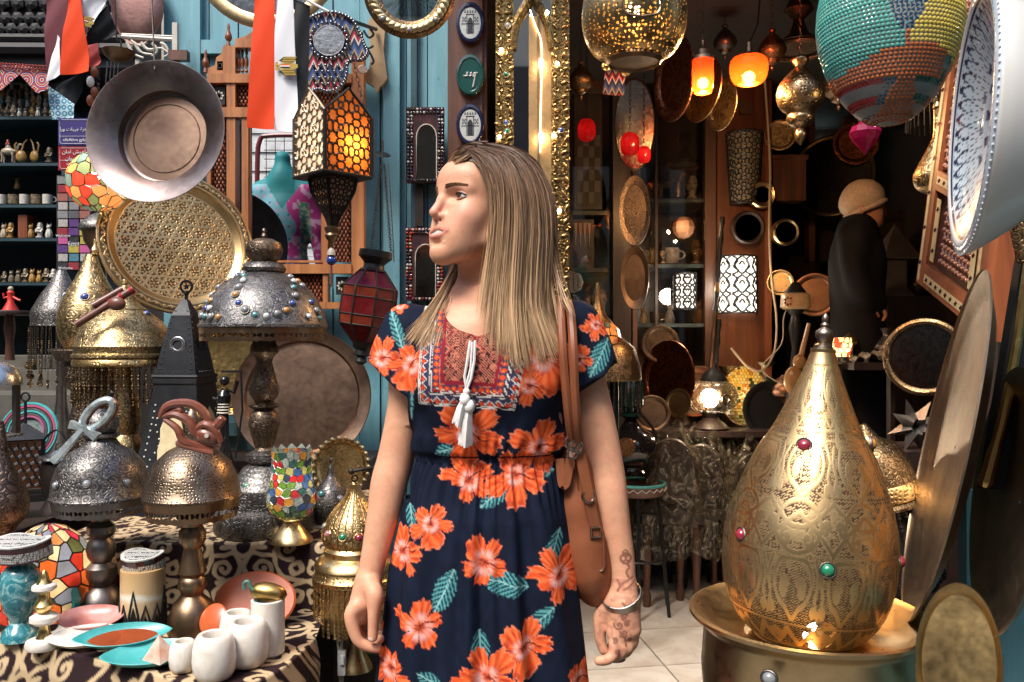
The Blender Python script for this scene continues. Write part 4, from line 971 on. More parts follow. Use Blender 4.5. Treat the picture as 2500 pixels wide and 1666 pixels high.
def cloth_pat(u, v, T=.17):
 x = np.abs(((u/T) % 2)-1); y = np.abs(((v/T) % 2)-1)
 D = seg_dist(x.astype(np.float32), y.astype(np.float32), _TS); th = np.abs(((u/T*.5+v/T*.5) % .5)-.25)
 return sstep(.048, .030, D+.012*np.sin(u*160)*np.sin(v*140))
def rosette_pat(x, y, s, w=.05):
 h = s*math.sqrt(3)/2; best = np.full(x.shape, 9.0); bx = np.zeros_like(x); by = np.zeros_like(y); j = np.round(y/h)
 for dj in (-1, 0, 1):
  jj = j+dj; ox = np.where(jj % 2 == 0, 0, s/2); ii = np.round((x-ox)/s)
  for di in (-1, 0, 1):
   cx = (ii+di)*s+ox; cy = jj*h; dd = np.hypot(x-cx, y-cy); m = dd < best; best = np.where(m, dd, best); bx = np.where(m, x-cx, bx); by = np.where(m, y-cy, by)
 r = best/s; a = np.arctan2(by, bx)
 gold = (np.abs(r-.44-.03*np.cos(6*a)) < w)|(np.abs(r-.27-.07*np.cos(6*a+PI)) < w*.8)|(r < .07)|((np.abs(np.sin(3*a)) < .22)&(r > .1)&(r < .2))|(r > .55)|((np.abs(np.cos(3*a)) < .15)&(r > .3)&(r < .42))
 return np.where(gold, 0.0, 1.0)
# ================================================================== the stall on the left
# ---- table and riser, both under the arabesque cloth
TZ, RZ = .65, .81
tb = thing('display_table', 'low display table under a brown and beige arabesque cloth', 'table', PZ(400, 0, 1.85))
edge = [(-120,1536),(-40,1550),(60,1572),(180,1598),(320,1632),(430,1662),(540,1682),(640,1660),(715,1612),(772,1556)]
ep = np.array([[(px-1250)/FPX*((CAMZ-TZ)*FPX/(py-833)), (CAMZ-TZ)*FPX/(py-833)] for px, py in edge]); es = np.array(spline([tuple(q) for q in ep], 419))
NV1, NV2 = 120, 150; nu = len(es); tt = np.linspace(0, 1, NV1); back = np.stack([np.interp(np.linspace(0,1,nu), [0,1], [ep[0,0]-.05, (800-1250)/FPX*2.02]), np.full(nu, 2.02)], 1)
X = back[None,:,0]*(1-tt[:,None])+es[None,:,0]*tt[:,None]; Y = back[None,:,1]*(1-tt[:,None])+es[None,:,1]*tt[:,None]; Z = np.full_like(X, TZ)+.0015*vnoise(X*30, Y*30, 4)
tg = np.gradient(es, axis=0); nrm = np.stack([tg[:,1], -tg[:,0]], 1); nrm /= np.linalg.norm(nrm, axis=1)[:,None]
t2 = np.linspace(0, 1, NV2)[1:]; s_ar = np.concatenate([[0], np.cumsum(np.linalg.norm(np.diff(es, axis=0), axis=1))])
fo = (.016*np.sin(s_ar*34+2*np.sin(s_ar*9))+.010*np.sin(s_ar*71))[None,:]*np.clip(t2*1.8,0,1)[:,None]+.012*np.clip(t2*12,0,1)[:,None]
X2 = es[None,:,0]+nrm[None,:,0]*fo; Y2 = es[None,:,1]+nrm[None,:,1]*fo; Z2 = TZ-.004*(1-np.exp(-t2*30))[:,None]-t2[:,None]*.58+0*X2
XX, YY, ZZ = np.concatenate([X,X2]), np.concatenate([Y,Y2]), np.concatenate([Z,Z2])
U_ = np.concatenate([X, es[None,:,0]+0*X2]); V_ = np.concatenate([Y, es[None,:,1]-t2[:,None]*.58])
grid_mesh('tablecloth', XX, YY, ZZ, False, {'pat': cloth_pat(U_+.03, V_*1.15)}, CLOTH, tb)
add(tb, 'leg', MB().bx(-.62,-.58,1.9,1.94,0,TZ-.01), WOOD_DK, False); add(tb, 'leg', MB().bx(-1.1,-1.06,1.9,1.94,0,TZ-.01), WOOD_DK, False); add(tb, 'leg', MB().bx(-.66,-.62,1.66,1.70,0,TZ-.01), WOOD_DK, False)
rs_ = thing('cloth_riser', 'raised shelf draped with brown arabesque cloth carrying the large dome lamp', 'display riser', PZ(470, TZ, 2.0))
nu = 360; xa = np.linspace((118-1250)/FPX*1.99, (812-1250)/FPX*1.99, nu); nv = 70
rows = [(2.70-(2.70-1.99)*q, RZ, 0.0, 2.70-(2.70-1.99)*q) for q in np.linspace(0,1,60)]+[(1.985, RZ-(RZ-TZ-.002)*q, q, 1.99-q*.17) for q in np.linspace(.02,1,nv)]
X = np.array([xa for r in rows]); Y = np.array([np.full(nu, r[0])-.012*r[2]**.5*(1+np.sin(xa*52+2*np.sin(xa*13)))-.02*r[2]*0 for r in rows]); Z = np.array([np.full(nu, r[1])+(.002*np.sin(xa*40) if r[2] == 0 else 0) for r in rows]); Vv = np.array([np.full(nu, r[3]) for r in rows])
grid_mesh('riser_cloth', X, Y, Z, False, {'pat': cloth_pat(X+.05, Vv*1.1+.02, .15)}, CLOTH, rs_)
add(rs_, 'side_panel', MB().bx(xa[-1], xa[-1]+.012, 1.99, 2.70, .2, RZ-.004), WOOD_DK, False)
add(rs_, 'crate', MB().bx(xa[0]+.01, xa[-1]-.01, 2.03, 2.68, 0, RZ-.012), WOOD_DK, False)
single('storage_crate', MB().bx(P(230,0,2.75).x, P(905,0,2.75).x, 2.73, 3.0, 0, .90), WOOD_DK, 'dark wooden chest behind the raised shelf under the copper tray', 'chest', PZ(560, 0, 2.85), smooth=False)
single('lamp_plinth', MB().bx(P(-80,0,2.3).x, P(118,0,2.3).x, 2.12, 3.05, 0, .80), WOOD_DK, 'dark plinth under the lanterns at the left edge', 'plinth', PZ(20, 0, 2.5), smooth=False)
# ---- three dome lamps
t = thing('table_lamp', 'grey pewter dome lamp with a chased shade, a silver ankh lying against it', 'lamp', PZ(247, TZ, 1.9), 'dome table lamps')
sp = [(44,1088),(72,1104),(97,1135),(108,1170),(112,1206)]
LP(t, 'shade', 247, 1.9, [(6,978),(9,992),(6,996),(26,1006),(38,1022),(42,1038),(36,1052),(32,1056),(42,1060),(42,1066),(34,1072),(40,1082)]+sp+[(114,1208),(114,1213),(110,1214)], PEWTER_ROS, 56)
lace(t, 247, 1.9, 111, 1213, 104, 1250, PEWTER, 30)
LP(t, 'stem', 247, 1.9, [(20,1215),(30,1245),(26,1262),(20,1272),(32,1284),(33,1300),(22,1312),(30,1322),(34,1340),(31,1358),(22,1372),(35,1384),(37,1400),(30,1418),(24,1430),(38,1440),(50,1462),(55,1490),(55,1517)], PEWTER, 32)
for px, py, c in ((265,1163,'clear'),(185,1170,'grey'),(338,1168,'grey')): gem_on(t, 247, 0, 1.9, sp, px, py, 9, c)
t = thing('table_lamp', 'brown bronze dome lamp with smooth shiny shade behind the alabaster pots', 'lamp', PZ(470, TZ, 1.83), 'dome table lamps')
sp = [(30,1086),(58,1100),(88,1128),(106,1168),(113,1206)]
LP(t, 'shade', 470, 1.83, [(6,985),(10,1000),(14,1006),(24,1030),(22,1052),(26,1070)]+sp+[(115,1208),(115,1214),(110,1215)], BRONZE_PIE, 56)
lace(t, 470, 1.83, 112, 1214, 104, 1262, BRONZE, 30)
LP(t, 'stem', 470, 1.83, [(20,1216),(38,1262),(30,1272),(24,1284),(32,1298),(31,1320),(20,1338),(28,1372),(34,1396),(26,1406),(33,1414),(34,1432),(26,1444),(24,1452),(44,1470),(57,1504),(58,1540)], BRONZE, 32)
t = thing('table_lamp', 'tall pewter lamp with jewelled filigree dome on a turned bronze stem', 'lamp', PZ(645, RZ, 2.12), 'dome table lamps')
sp = [(50,668),(92,690),(124,726),(143,762),(150,792)]
LP(t, 'finial', 645, 2.12, [(3,558),(6,564),(4,570),(8,577),(5,582),(20,584),(40,594),(45,610),(41,627),(30,638)], BRONZE_ROS, 40)
LP(t, 'collar', 645, 2.12, [(34,640),(46,646),(52,656),(50,664),(44,668)], PEWTER_ROS, 40)
LP(t, 'shade', 645, 2.12, sp+[(153,794),(153,800),(149,802)], PEWTER_SCR, 64)
lace(t, 645, 2.12, 150, 801, 149, 834, BRONZE, 34)
LP(t, 'stem', 645, 2.12, [(24,800),(28,838),(33,846),(34,860),(22,872),(19,884),(30,930),(37,950),(34,964),(22,982),(36,988),(36,993),(24,1000),(34,1012),(38,1036),(30,1064),(22,1092),(26,1100)], BRONZE_ROS, 36)
LP(t, 'base', 645, 2.12, [(24,1098),(42,1108),(42,1124),(32,1132),(50,1140),(70,1170),(82,1188),(92,1190),(94,1232),(112,1240),(118,1256),(118,1288),(114,1297)], PEWTER_ROS, 48)
gl = ['grey','teal','clear','grey','amber','blue']
row = [(498,768),(505,740),(520,722),(545,704),(575,688),(592,676),(607,672),(618,680),(624,692),(617,708),(616,726),(627,746),(645,762),(668,774),(692,776),(714,770),(731,762),(740,745),(743,726),(734,706),(728,690),(718,678),(546,738),(536,756),(522,774),(538,776),(550,757),(557,777),(580,778),(770,740),(782,760),(788,778),(772,775),(758,700),(745,688)]
for i, (a, b) in enumerate(row): gem_on(t, 645, 0, 2.12, sp, a, b, 8 if i % 3 else 9, gl[(i*7) % 6])
gem_on(t, 645, 0, 2.12, [(50,1140),(94,1232)], 622, 1176, 9, 'green'); gem_on(t, 645, 0, 2.12, [(94,1225),(112,1262)], 611, 1250, 9, 'clear')
# ---- brass lamps in the second row
t = thing('fringed_lamp', 'golden dome lamp with a beaded fringe, wooden pipes lying on its top', 'lamp', PZ(305, RZ, 2.45))
sp = [(58,764),(86,786),(104,818),(112,842)]
LP(t, 'finial', 305, 2.45, [(4,682),(7,690),(5,697),(12,706),(24,720),(28,736),(40,748),(52,756)], BRASS_ROS, 36)
LP(t, 'shade', 305, 2.45, [(50,756)]+sp+[(115,846),(112,850),(112,862),(118,866),(118,872),(112,874)], BRASS_ROS, 56); LP(t, 'gallery', 305, 2.45, [(110,872),(116,880),(117,890),(114,893)], BRASS_PIE, 56)
fringe(t, 305, 2.45, 112, 890, 990, 44, 'brass', BRASS_OLD)
LP(t, 'stem', 305, 2.45, [(16,860),(20,880),(24,960),(34,990),(36,1030),(28,1060),(40,1080),(44,1120),(30,1150),(48,1200),(60,1233)], BRASS_ROS, 32)
for px, py, c in ((367,766,'blue'),(262,776,'grey')): gem_on(t, 305, 0, 2.45, sp, px, py, 8, c)
t = thing('teardrop_lamp', 'tall drop shaped brass lamp with blue stone standing in a dish', 'lamp', PZ(218, RZ, 2.62))
sp = [(12,622),(18,640),(26,662),(45,700),(65,740),(75,782),(72,820),(58,850),(38,868)]
LP(t, 'finial', 218+14, 2.62, [(2,584),(4,590),(3,598),(8,606),(10,612),(7,618),(12,622)], BRASS, 20)
LP(t, 'shade', 222, 2.62, sp, BRASS_SCR, 56, 24); LP(t, 'dish', 222, 2.62, [(92,852),(93,856),(84,862),(76,880),(60,884),(66,920),(62,940),(44,952),(40,990),(54,1040),(50,1100),(60,1150),(75,1207)], BRONZE_ROS, 48)
for px, py, c in ((237,728,'blue'),(160,722,'clear'),(280,740,'clear')): gem_on(t, 222, 0, 2.62, sp, px, py, 9, c)
t = thing('fringed_lamp', 'silver cone shade with dark chain fringe and hanging coins', 'lamp', PZ(150, .80, 2.9))
LP(t, 'shade', 150, 2.9, [(10,660),(24,690),(44,718),(64,756),(68,768),(66,788),(68,796)], PEWTER_ROS, 48)
fringe(t, 150, 2.9, 66, 796, 900, 36, 'chain', PEWTER); fringe(t, 150, 2.9, 70, 800, 925, 26, 'coin', BRASS_OLD, False, .35)
LP(t, 'stem', 150, 2.9, [(10,780),(12,980),(30,1100),(50,1174)], PEWTER, 20)
t = thing('fringed_lamp', 'dark pewter lidded stand below the mosaic globe', 'lamp stand', PZ(244, RZ, 2.66))
LP(t, 'lid', 244, 2.78, [(4,504),(8,514),(8,520),(28,530),(44,548),(48,556),(48,562),(40,566)], PEWTER_ROS, 40); LP(t, 'stem', 244, 2.78, [(40,566),(36,590),(22,612),(14,640),(18,760),(30,800),(14,900),(30,1100),(60,1185)], BRONZE, 28)
# ---- mosaic globe with a lit bulb
GL = [glassy('glass_'+n, c) for n, c in (('green',(.12,.16,.07)),('amber',(.46,.20,.07)),('teal',(.08,.13,.13)),('red',(.45,.03,.015)),('cream',(.72,.58,.36)),('orange',(.62,.14,.025)))]
G_GREEN, G_AMB, G_TEAL, G_RED, G_CRM, G_ORG = GL
c = P(240, 445, 2.6); k = 2.6/FPX
t = thing('mosaic_globe_lamp', 'round hanging lamp of green, red and cream glass pieces in lead', 'lamp', c)
mosaic(t, c, [(72*k*math.sin(a), -72*k*math.cos(a)) for a in np.linspace(.16, PI-.3, 16)], 92, [G_GREEN, G_GREEN, G_AMB, G_TEAL, G_RED, G_CRM, G_AMB, G_GREEN], 3)
LP(t, 'neck', 240, 2.6, [(8,352),(10,360),(16,376),(22,380)], BRASS, 20); add(t, 'bulb', MB().ball(c+Vector((0,0,.03)), .02, 12), BULBW); bulb(t, c+Vector((0,-.02,.05)), .55, (1,.85,.6)); chain(t, P(240,355,2.6), P(240,-160,2.6))
# ---- onion lamp, mosaic goblet and the small things round them
t = thing('onion_dome_lamp', 'golden onion dome lamp with gems and a bead curtain beside her arm', 'lamp', PZ(868, .52, 1.95))
cx, dd = 866, 1.95; sp = [(10,1182),(14,1196),(26,1216),(48,1242),(66,1268),(76,1296),(76,1316),(66,1332)]
LP(t, 'dome', cx, dd, [(4,1170),(7,1180)]+sp, BRASS_ROS, 56, 30); LP(t, 'collar', cx, dd, [(68,1330),(74,1338),(72,1352),(86,1360),(96,1372),(98,1378),(94,1380)], BRASS, 48); LP(t, 'gallery', cx, dd, [(92,1378),(97,1398),(102,1402),(102,1412),(98,1414)], BRASS_PIE, 48)
fringe(t, cx, dd, 97, 1412, 1532, 46, 'brass', BRASS, False, .08)
LP(t, 'drum', cx, dd, [(80,1408),(82,1520),(74,1530)], metal('brass_pale', (.62,.46,.26), (.4,.27,.12), .4), 40); LP(t, 'foot', cx, dd, [(20,1528),(24,1590),(40,1620),(44,1632)], BRASS, 24)
for px, py, c in ((812,1292,'pink'),(852,1294,'green'),(890,1296,'red'),(786,1282,'grey')): gem_on(t, cx, 0, dd, sp, px, py, 9, c, BRASS)
for q in range(26):
 a = 2*PI*q/26; k = dd/FPX; pts = [P(cx, y, dd)+Vector((math.cos(a), math.sin(a), 0))*(r*k+.0012) for r, y in [tuple(z) for z in spline(sp, 12)]]; add(t, 'rib', MB().tube(pts, .0013, 4), BRASS)
m = MB(); m.tube([Vector(p) for p in spline([P(860,1150,1.93), P(884,1146,1.93), P(915,1142,1.95), P(960,1136,2.0)], 10)], .0045, 8).ball(P(858,1151,1.93), .008, 10).torus(P(866,1168,1.94), .007, .0018, 12, 6, facing((.5,-1,0))).torus(P(898,1160,1.94), .009, .0018, 12, 6, facing((.2,-1,0)))
add(t, 'hook', m, IRON_RUST)
single('wooden_cabinet', MB().bx(P(778,0,2.2).x, P(1000,0,2.2).x, 2.06, 2.5, 0, .50).bx(P(775,0,2.2).x, P(1003,0,2.2).x, 2.04, 2.52, .50, .52), WOOD_DK, 'dark low cabinet below the onion lamp beside the tablecloth', 'cabinet', PZ(880, 0, 2.2), smooth=False)
m = MB().tube([Vector(p) for p in spline([P(845,1470,1.93), P(838,1540,1.92), P(832,1600,1.92), P(836,1640,1.92), P(834,1720,1.94)], 14)], .0032, 6).tube([Vector(p) for p in spline([P(806,1534,1.94), P(822,1560,1.92), P(828,1610,1.92), P(832,1700,1.93)], 14)], .0028, 6)
t = thing('electric_cable', 'grey electric cord with white switch hanging below the onion lamp', 'cord', P(836,1640,1.92)); add(t, 'cable', m, STRINGM); add(t, 'switch', MB().box(P(835,1618,1.915), (.018,.014,.056)).box(P(835,1612,1.906), (.009,.006,.02)), WHITE)
t = thing('mosaic_goblet_lamp', 'goblet lamp of many coloured mirror glass shards on a brass foot', 'lamp', PZ(712, RZ, 2.0))
c = P(712, 1265, 2.0); k = 2.0/FPX; gp = [(30,1262),(48,1250),(58,1228),(60,1212),(52,1188),(46,1160),(46,1120),(48,1100)]
SH = [glassy('shard_'+n, tuple(q*.6 for q in cc), .3, .05) for n, cc in (('red',(.42,.015,.02)),('green',(.10,.20,.03)),('blue',(.03,.09,.26)),('navy',(.02,.035,.06)),('amber',(.55,.25,.04)),('clear',(.30,.36,.34)),('teal',(.03,.10,.09)),('pale',(.38,.36,.12)))]
mosaic(t, c, [(r*k, (1265-y)*k) for r, y in gp], 175, SH, 8, .0007, .0022, metal('grout_silver', (.6,.6,.58), (.3,.3,.3), .35), lr=.0011)
m = MB()
for q in range(12):
 a = 2*PI*q/12; a2 = a+2*PI/24; p = c+Vector((0,0,165*k)); R = 48*k
 m.raw([p+Vector((math.cos(a)*R, math.sin(a)*R, 0)), p+Vector((math.cos(a+2*PI/12)*R, math.sin(a+2*PI/12)*R, 0)), p+Vector((math.cos(a2)*R*1.03, math.sin(a2)*R*1.03, .012))], [(0,1,2)])
add(t, 'scalloped_rim', m, SH[5], False); LP(t, 'foot', 712, 2.0, [(20,1262),(26,1268),(18,1274),(24,1284),(30,1290),(42,1306),(50,1314),(52,1322)], BRASS, 36)
add(t, 'bulb', MB().ball(c+Vector((0,0,.09)), .016, 10), BULBW); bulb(t, c+Vector((.0,-.008,.1)), .07, (1,.85,.65))
# trays on the back row
def dishp(rim=.9, depth=.12): return [(1.0,0),(1.0,.015),(.985,.02),(rim,-.0),(rim-.03,-.03),(rim-.07,-depth),(0.01,-depth-.002)]
c = P(436, 592, 2.78); R = .252; M = facing((.58,-.78,.24)); t = thing('engraved_tray', 'large round brass tray engraved with rosettes, leaning behind the lamps', 'tray', c)
nr, nt = 240, 420; rr, th = np.meshgrid(np.linspace(.001, 1, nr), np.linspace(0, 2*PI, nt, endpoint=False), indexing='ij'); px_, py_ = rr*np.cos(th), rr*np.sin(th)
pat = rosette_pat(px_, py_, .215, .085)*(rr < .76); bd = (rr > .885) & (rr < .975); vine = np.abs((rr-.93)-.024*np.sin(th*30)) < .009; lv = np.hypot((((th*30/PI) % 1)-.5)*.1, rr-.93) < .02
pat = np.where(bd, np.where(vine | lv, 0, 1), pat); zz = np.where(rr > .86, .02+.05*(1-np.abs(rr-.93)/.07)*.3, np.where(rr > .78, -.02-.06*(.86-rr)/.08, -.085))-.006*pat
pos = np.stack([px_, py_, zz], -1).reshape(-1,3)*R; pos = pos@np.array(M).T+np.array(c)
grid_mesh('dish', pos[:,0].reshape(nr,nt), pos[:,1].reshape(nr,nt), pos[:,2].reshape(nr,nt), True, {'pat': pat*.9}, ENGR, t)
add(t, 'rim', MB().torus(c, R*.995, .0045, 72, 8, M), BRASS)
tray('copper_dish', 'wide copper dish seen from its back, hanging above the lamps', 'dish', 378, 320, 2.2, .196, (-.10,-.985,.08), [(1.0,0),(1.0,.012),(.985,.012),(.66,-.17),(.645,-.185),(.635,-.30),(.60,-.315),(.01,-.315)], metal('tin_copper', (.25,.215,.21), (.14,.09,.075), .34, 'hammer', 40, .10, .85), 72, metal('copper_disc', (.46,.30,.21), (.26,.16,.11), .36, 'hammer', 50, .15, .8), [(.60,-.312),(.01,-.310)])
bt = bpy.data.objects['copper_dish']; add(bt, 'ring_groove', MB().torus(P(378,320,2.2)+facing((-.10,-.985,.08)) @ Vector((0,0,-.0602)), .196*.49, .0016, 64, 6, facing((-.10,-.985,.08))), BRONZE); m = MB(); m.tube([P(378,170,2.22), P(372,40,2.24), P(365,-160,2.25)], .0022, 5); add(bt, 'wire', m, CHAINM)
tray('copper_tray', 'plain dented copper tray leaning on the blue wall behind the tall lamp', 'tray', 738, 968, 2.82, .235, (.10,-.98,.16), [(1.0,.02),(.99,.035),(.96,.02),(.83,0),(.80,-.05),(.01,-.052)], metal('copper_brown', (.34,.22,.15), (.16,.10,.075), .34, 'hammer', 16, .25, .9, dist=.004), 72)
tray('hammered_tray', 'hammered golden tray peeping out behind the black lantern', 'tray', 560, 905, 2.9, .16, (.2,-.95,.2), dishp(), metal('gold_hammered', (.78,.53,.2), (.45,.27,.08), .22, 'hammer', 60, .6), 56)
t, M, c = tray('scalloped_plate', 'small golden plate with scalloped rim leaning on the copper tray', 'plate', 832, 1140, 2.35, .082, (-.1,-.97,.2), dishp(.86,.08), metal('gold_hammered2', (.8,.56,.24), (.45,.28,.1), .24, 'hammer', 90, .5), 48)
m = MB()
for q in range(26): a = 2*PI*q/26; m.ball(c+M @ Vector((.081*math.cos(a), .081*math.sin(a), .004)), .008, 8, (1,1,.6), M)
add(t, 'scalloped_rim', m, BRASS)
t = thing('pewter_lamp', 'small pewter drop lamp with a blue gem behind the shard goblet', 'lamp', PZ(808, RZ, 2.22)); sp = [(8,1150),(14,1166),(34,1190),(46,1225),(42,1262),(28,1285)]
LP(t, 'shade', 808, 2.22, [(2,1118),(5,1126),(3,1132),(7,1142)]+sp, PEWTER_ROS, 40, 24); LP(t, 'foot', 808, 2.22, [(28,1280),(22,1286),(36,1296),(38,1302)], PEWTER, 28); gem_on(t, 808, 0, 2.22, sp, 793, 1200, 9, 'teal'); gem_on(t, 808, 0, 2.22, sp, 838, 1212, 8, 'grey')
# ---- black four-sided lantern
t = thing('metal_lantern', 'tall black four-sided metal lantern with crescent finial and cream glass arches', 'lantern', PZ(452, RZ, 2.4)); k = 2.4/FPX
lp = [(9,732),(17,745),(34,771),(53,835),(64,880),(72,915)]; R4 = Matrix.Rotation(math.radians(40), 3, 'Z')
def quad(cx, prof, d): return MB().lathe(P(cx, prof[-1][1], d), pxprof(prof, d, prof[-1][1])[::-1], 4, R4)
BLKM = plainmat('black_metal', (.018,.019,.022), .38, .5, (.035,.036,.04), 20, .2, .5)
add(t, 'roof', quad(453, lp, 2.4), BLKM, False); add(t, 'band', quad(453, [(78,914),(80,918),(76,922),(78,934),(74,938),(76,950)], 2.4), BLKM, False)
bp = [(76,950),(82,990),(96,1050),(115,1120),(140,1205),(146,1241)]; add(t, 'body', quad(453, bp, 2.4), BLKM, False)
m = MB(); m.torus(P(455,700,2.4), .017, .0034, 20, 6, facing((0,-1,0))).ball(P(455,716,2.4), .008, 8).tube([P(455,735,2.4), P(455,716,2.4)], .005); 
for q in range(5): a = PI/2+q*2*PI/5; m.tube([P(455,700,2.4), P(455,700,2.4)+Vector((math.cos(a)*.010, 0, math.sin(a)*.010))], [.0035,.0008], 4)
add(t, 'finial', m, BLKM)
def onface(prof, y, s, side):
 r = float(np.interp(y, [p[1] for p in prof], [p[0] for p in prof]))*k; cs = [R4 @ Vector((math.cos(a)*r, math.sin(a)*r, 0)) for a in (0, PI/2, PI, 3*PI/2)]; cs = sorted(cs, key=lambda v: v.y)
 e = cs[0]; o = min(cs[1:3], key=lambda v: v.x) if side < 0 else max(cs[1:3], key=lambda v: v.x)
 q = e+(o-e)*(.5+.5*s); n = Vector((q.x, q.y, 0)); nn = (e+o)/2; return P(453, y, 2.4)+q, Vector((nn.x, nn.y, .0)).normalized()
dotm = shared(MB().lathe((0,0,0), [(.0026,0),(.0026,.0012),(.0008,.002)], 8), 'punched_hole', plainmat('hole_light', (.70,.68,.62), .5)); dotd = shared(MB().lathe((0,0,0), [(.0024,0),(.0024,.0012),(.0008,.002)], 8), 'rivet', metal('rivet_iron', (.10,.10,.11), (.03,.03,.03), .3))
for side in (-1, 1):
 for q in range(11):
  for s in (-.8, .8): p, n = onface(lp, 760+q*14, s*side, side); inst(t, 'rivet', dotd, p+n*.0005, facing(n))
 for q in range(9): p, n = onface([(78,914),(76,950)], 906, -.8+q*.2, side); inst(t, 'rivet', dotd, p+n*.002, facing(n))
 p, n = onface(lp, 842, 0, side); add(t, 'crescent', MB().torus(p+n*.002, .019, .005, 18, 6, facing(n) @ Matrix.Diagonal(Vector((1,1,.3)))), plainmat('hole_dark', (.004,.004,.005), .9) if side > 0 else SILVER)
 # arch of cream glass: a keyhole outline on the lower face
 key = [(-.42,1232),(-.34,1120),(-.40,1090),(-.36,1068),(-.42,1040),(-.30,1012),(0,990),(.30,1012),(.42,1040),(.36,1068),(.40,1090),(.34,1120),(.42,1232)]
 v = [];
 for s, y in key: p, n = onface(bp, y, s*side, side); v.append(p+n*.0022)
 add(t, 'glass_arch', MB().raw(v, [tuple(range(len(v))) if side > 0 else tuple(reversed(range(len(v))))]), glassy('cream_glass', (.80,.66,.40), .3), False)
 for s, y in [(-.78+.0*q, 985+q*15) for q in range(16)]+[(.78, 985+q*15) for q in range(16)]+[(-.5-.12*math.sin(q), 1000+q*16) for q in range(14)]+[(.55, 1000+q*16) for q in range(14)]: p, n = onface(bp, y, s*side, side); inst(t, 'punched_hole', dotm, p+n*.0008, facing(n))
bulb(t, P(445,1090,2.4), .8, (1,.85,.6))
# ================================================================== wall wares, flags, signs and small goods on the left
def bxpx(mb, x0, y0, x1, y1, d, th):
 a, b = P(x0, y1, d), P(x1, y0, d); return mb.bx(a.x, b.x, d, d+th, a.z, b.z)
# ---- carved wooden frame with turned lattice
D = 2.93; t = thing('carved_wooden_frame', 'tall orange wooden frame with turned lattice panels on the blue wall', 'frame', P(695, 752, D))
for (n, x0, y0, x1, y1) in (('stile',553,112,574,752),('stile',858,120,888,752),('stile',590,262,606,742),('stile',788,262,800,742),('stile',505,205,514,742),('rail',505,180,858,202),('rail',505,262,858,286),('rail',505,738,888,754),('rail',574,645,858,668),('rail',574,96,858,116),('stile',612,116,622,262),('stile',700,116,708,262)):
 add(t, n, bxpx(MB(), x0, y0, x1, y1, D-(.006 if n == 'rail' else 0), .045), WOOD_OR, False)
for (x0, y0, x1, y1) in ((574,205,612,262),(514,202,553,262),(622,205,700,262),(708,205,858,262),(514,286,553,640),(800,470,858,640),(620,668,788,738),(514,668,590,738)):
 m = MB(); sx, sy = 9.5, 9.0; j = 0; y = y0+8
 while y < y1-4:
  x = x0+7+(sx/2 if j % 2 else 0)
  while x < x1-4: m.ball(P(x, y, D+.022), .0052, 6); m.tube([P(x, y, D+.022), P(x+sx/2, y+sy, D+.022)], .0022, 4, cap=False).tube([P(x, y, D+.022), P(x-sx/2, y+sy, D+.022)], .0022, 4, cap=False); x += sx
  y += sy; j += 1
 o = add(t, 'lattice', m, WOOD_RED); o['kind'] = 'stuff'
 add(t, 'lattice_backing', bxpx(MB(), x0, y0, x1, y1, D+.034, .004), BLACK, False)
INL = plainmat('bone_inlay', (.62,.58,.48), .4)
for (x0, y0, x1, y1) in ((520,212,549,256),(812,160,850,205),(820,676,850,720),(530,150,544,172)):
 add(t, 'inlay_panel', bxpx(MB(), x0, y0, x1, y1, D+.012, .006), BLACK, False); cx, cy = (x0+x1)/2, (y0+y1)/2; m = MB()
 for q in range(8): a = q*PI/4; r = (x1-x0)*.45; m.prism([(0,-.0022),(.5,-.007),(1,0),(.5,.007),(0,.0022)], Vector((math.cos(a),0,math.sin(a)))*r*D/FPX, Vector((-math.sin(a),0,math.cos(a))), Vector((0,-1,0)), P(cx, cy, D+.011), .0015)
 add(t, 'star_inlay', m, INL, False)
for x in (583, 592, 602, 634, 648, 662, 676, 690): add(t, 'spindle', MB().lathe(P(x, 178, D+.02), [(.004,0),(.0065,.006),(.003,.014),(.0075,.030),(.0075,.045),(.003,.062),(.006,.070),(.0035,.085),(.004,.09)], 10), WOOD_RED)
for (x, y0, y1) in ((502,122,178),(558,58,114)): add(t, 'finial', MB().lathe(P(x, y1, D+.02), pxprof([(2,y0),(4,y0+10),(3,y0+16),(8,y0+28),(9,y0+36),(4,y0+44),(6,y1)], D, y1)[::-1], 14), WOOD_RED)
add(t, 'pediment', MB().prism([(q[0]/1e0, q[1]/1e0) for q in [((x-690)*D/FPX, (118-y)*D/FPX) for x, y in ((574,118),(574,96),(600,88),(640,60),(690,40),(740,56),(790,88),(858,96),(858,118))]], Vector((1,0,0)), Vector((0,0,1)), Vector((0,1,0)), P(690,118,D+.01), .03), WOOD_OR, False)
add(t, 'bracket', MB().prism([((x-553)*D/FPX, (182-y)*D/FPX) for x, y in ((505,182),(510,165),(524,160),(528,140),(540,132),(545,112),(553,108),(553,182))], Vector((1,0,0)), Vector((0,0,1)), Vector((0,1,0)), P(553,182,D+.012), .02), WOOD_OR, False)
add(t, 'moulding', bxpx(bxpx(bxpx(MB(), 606,290,610,640,D+.01,.02), 784,290,788,640,D+.01,.02), 610,636,784,641,D+.01,.02), WOOD_OR, False)
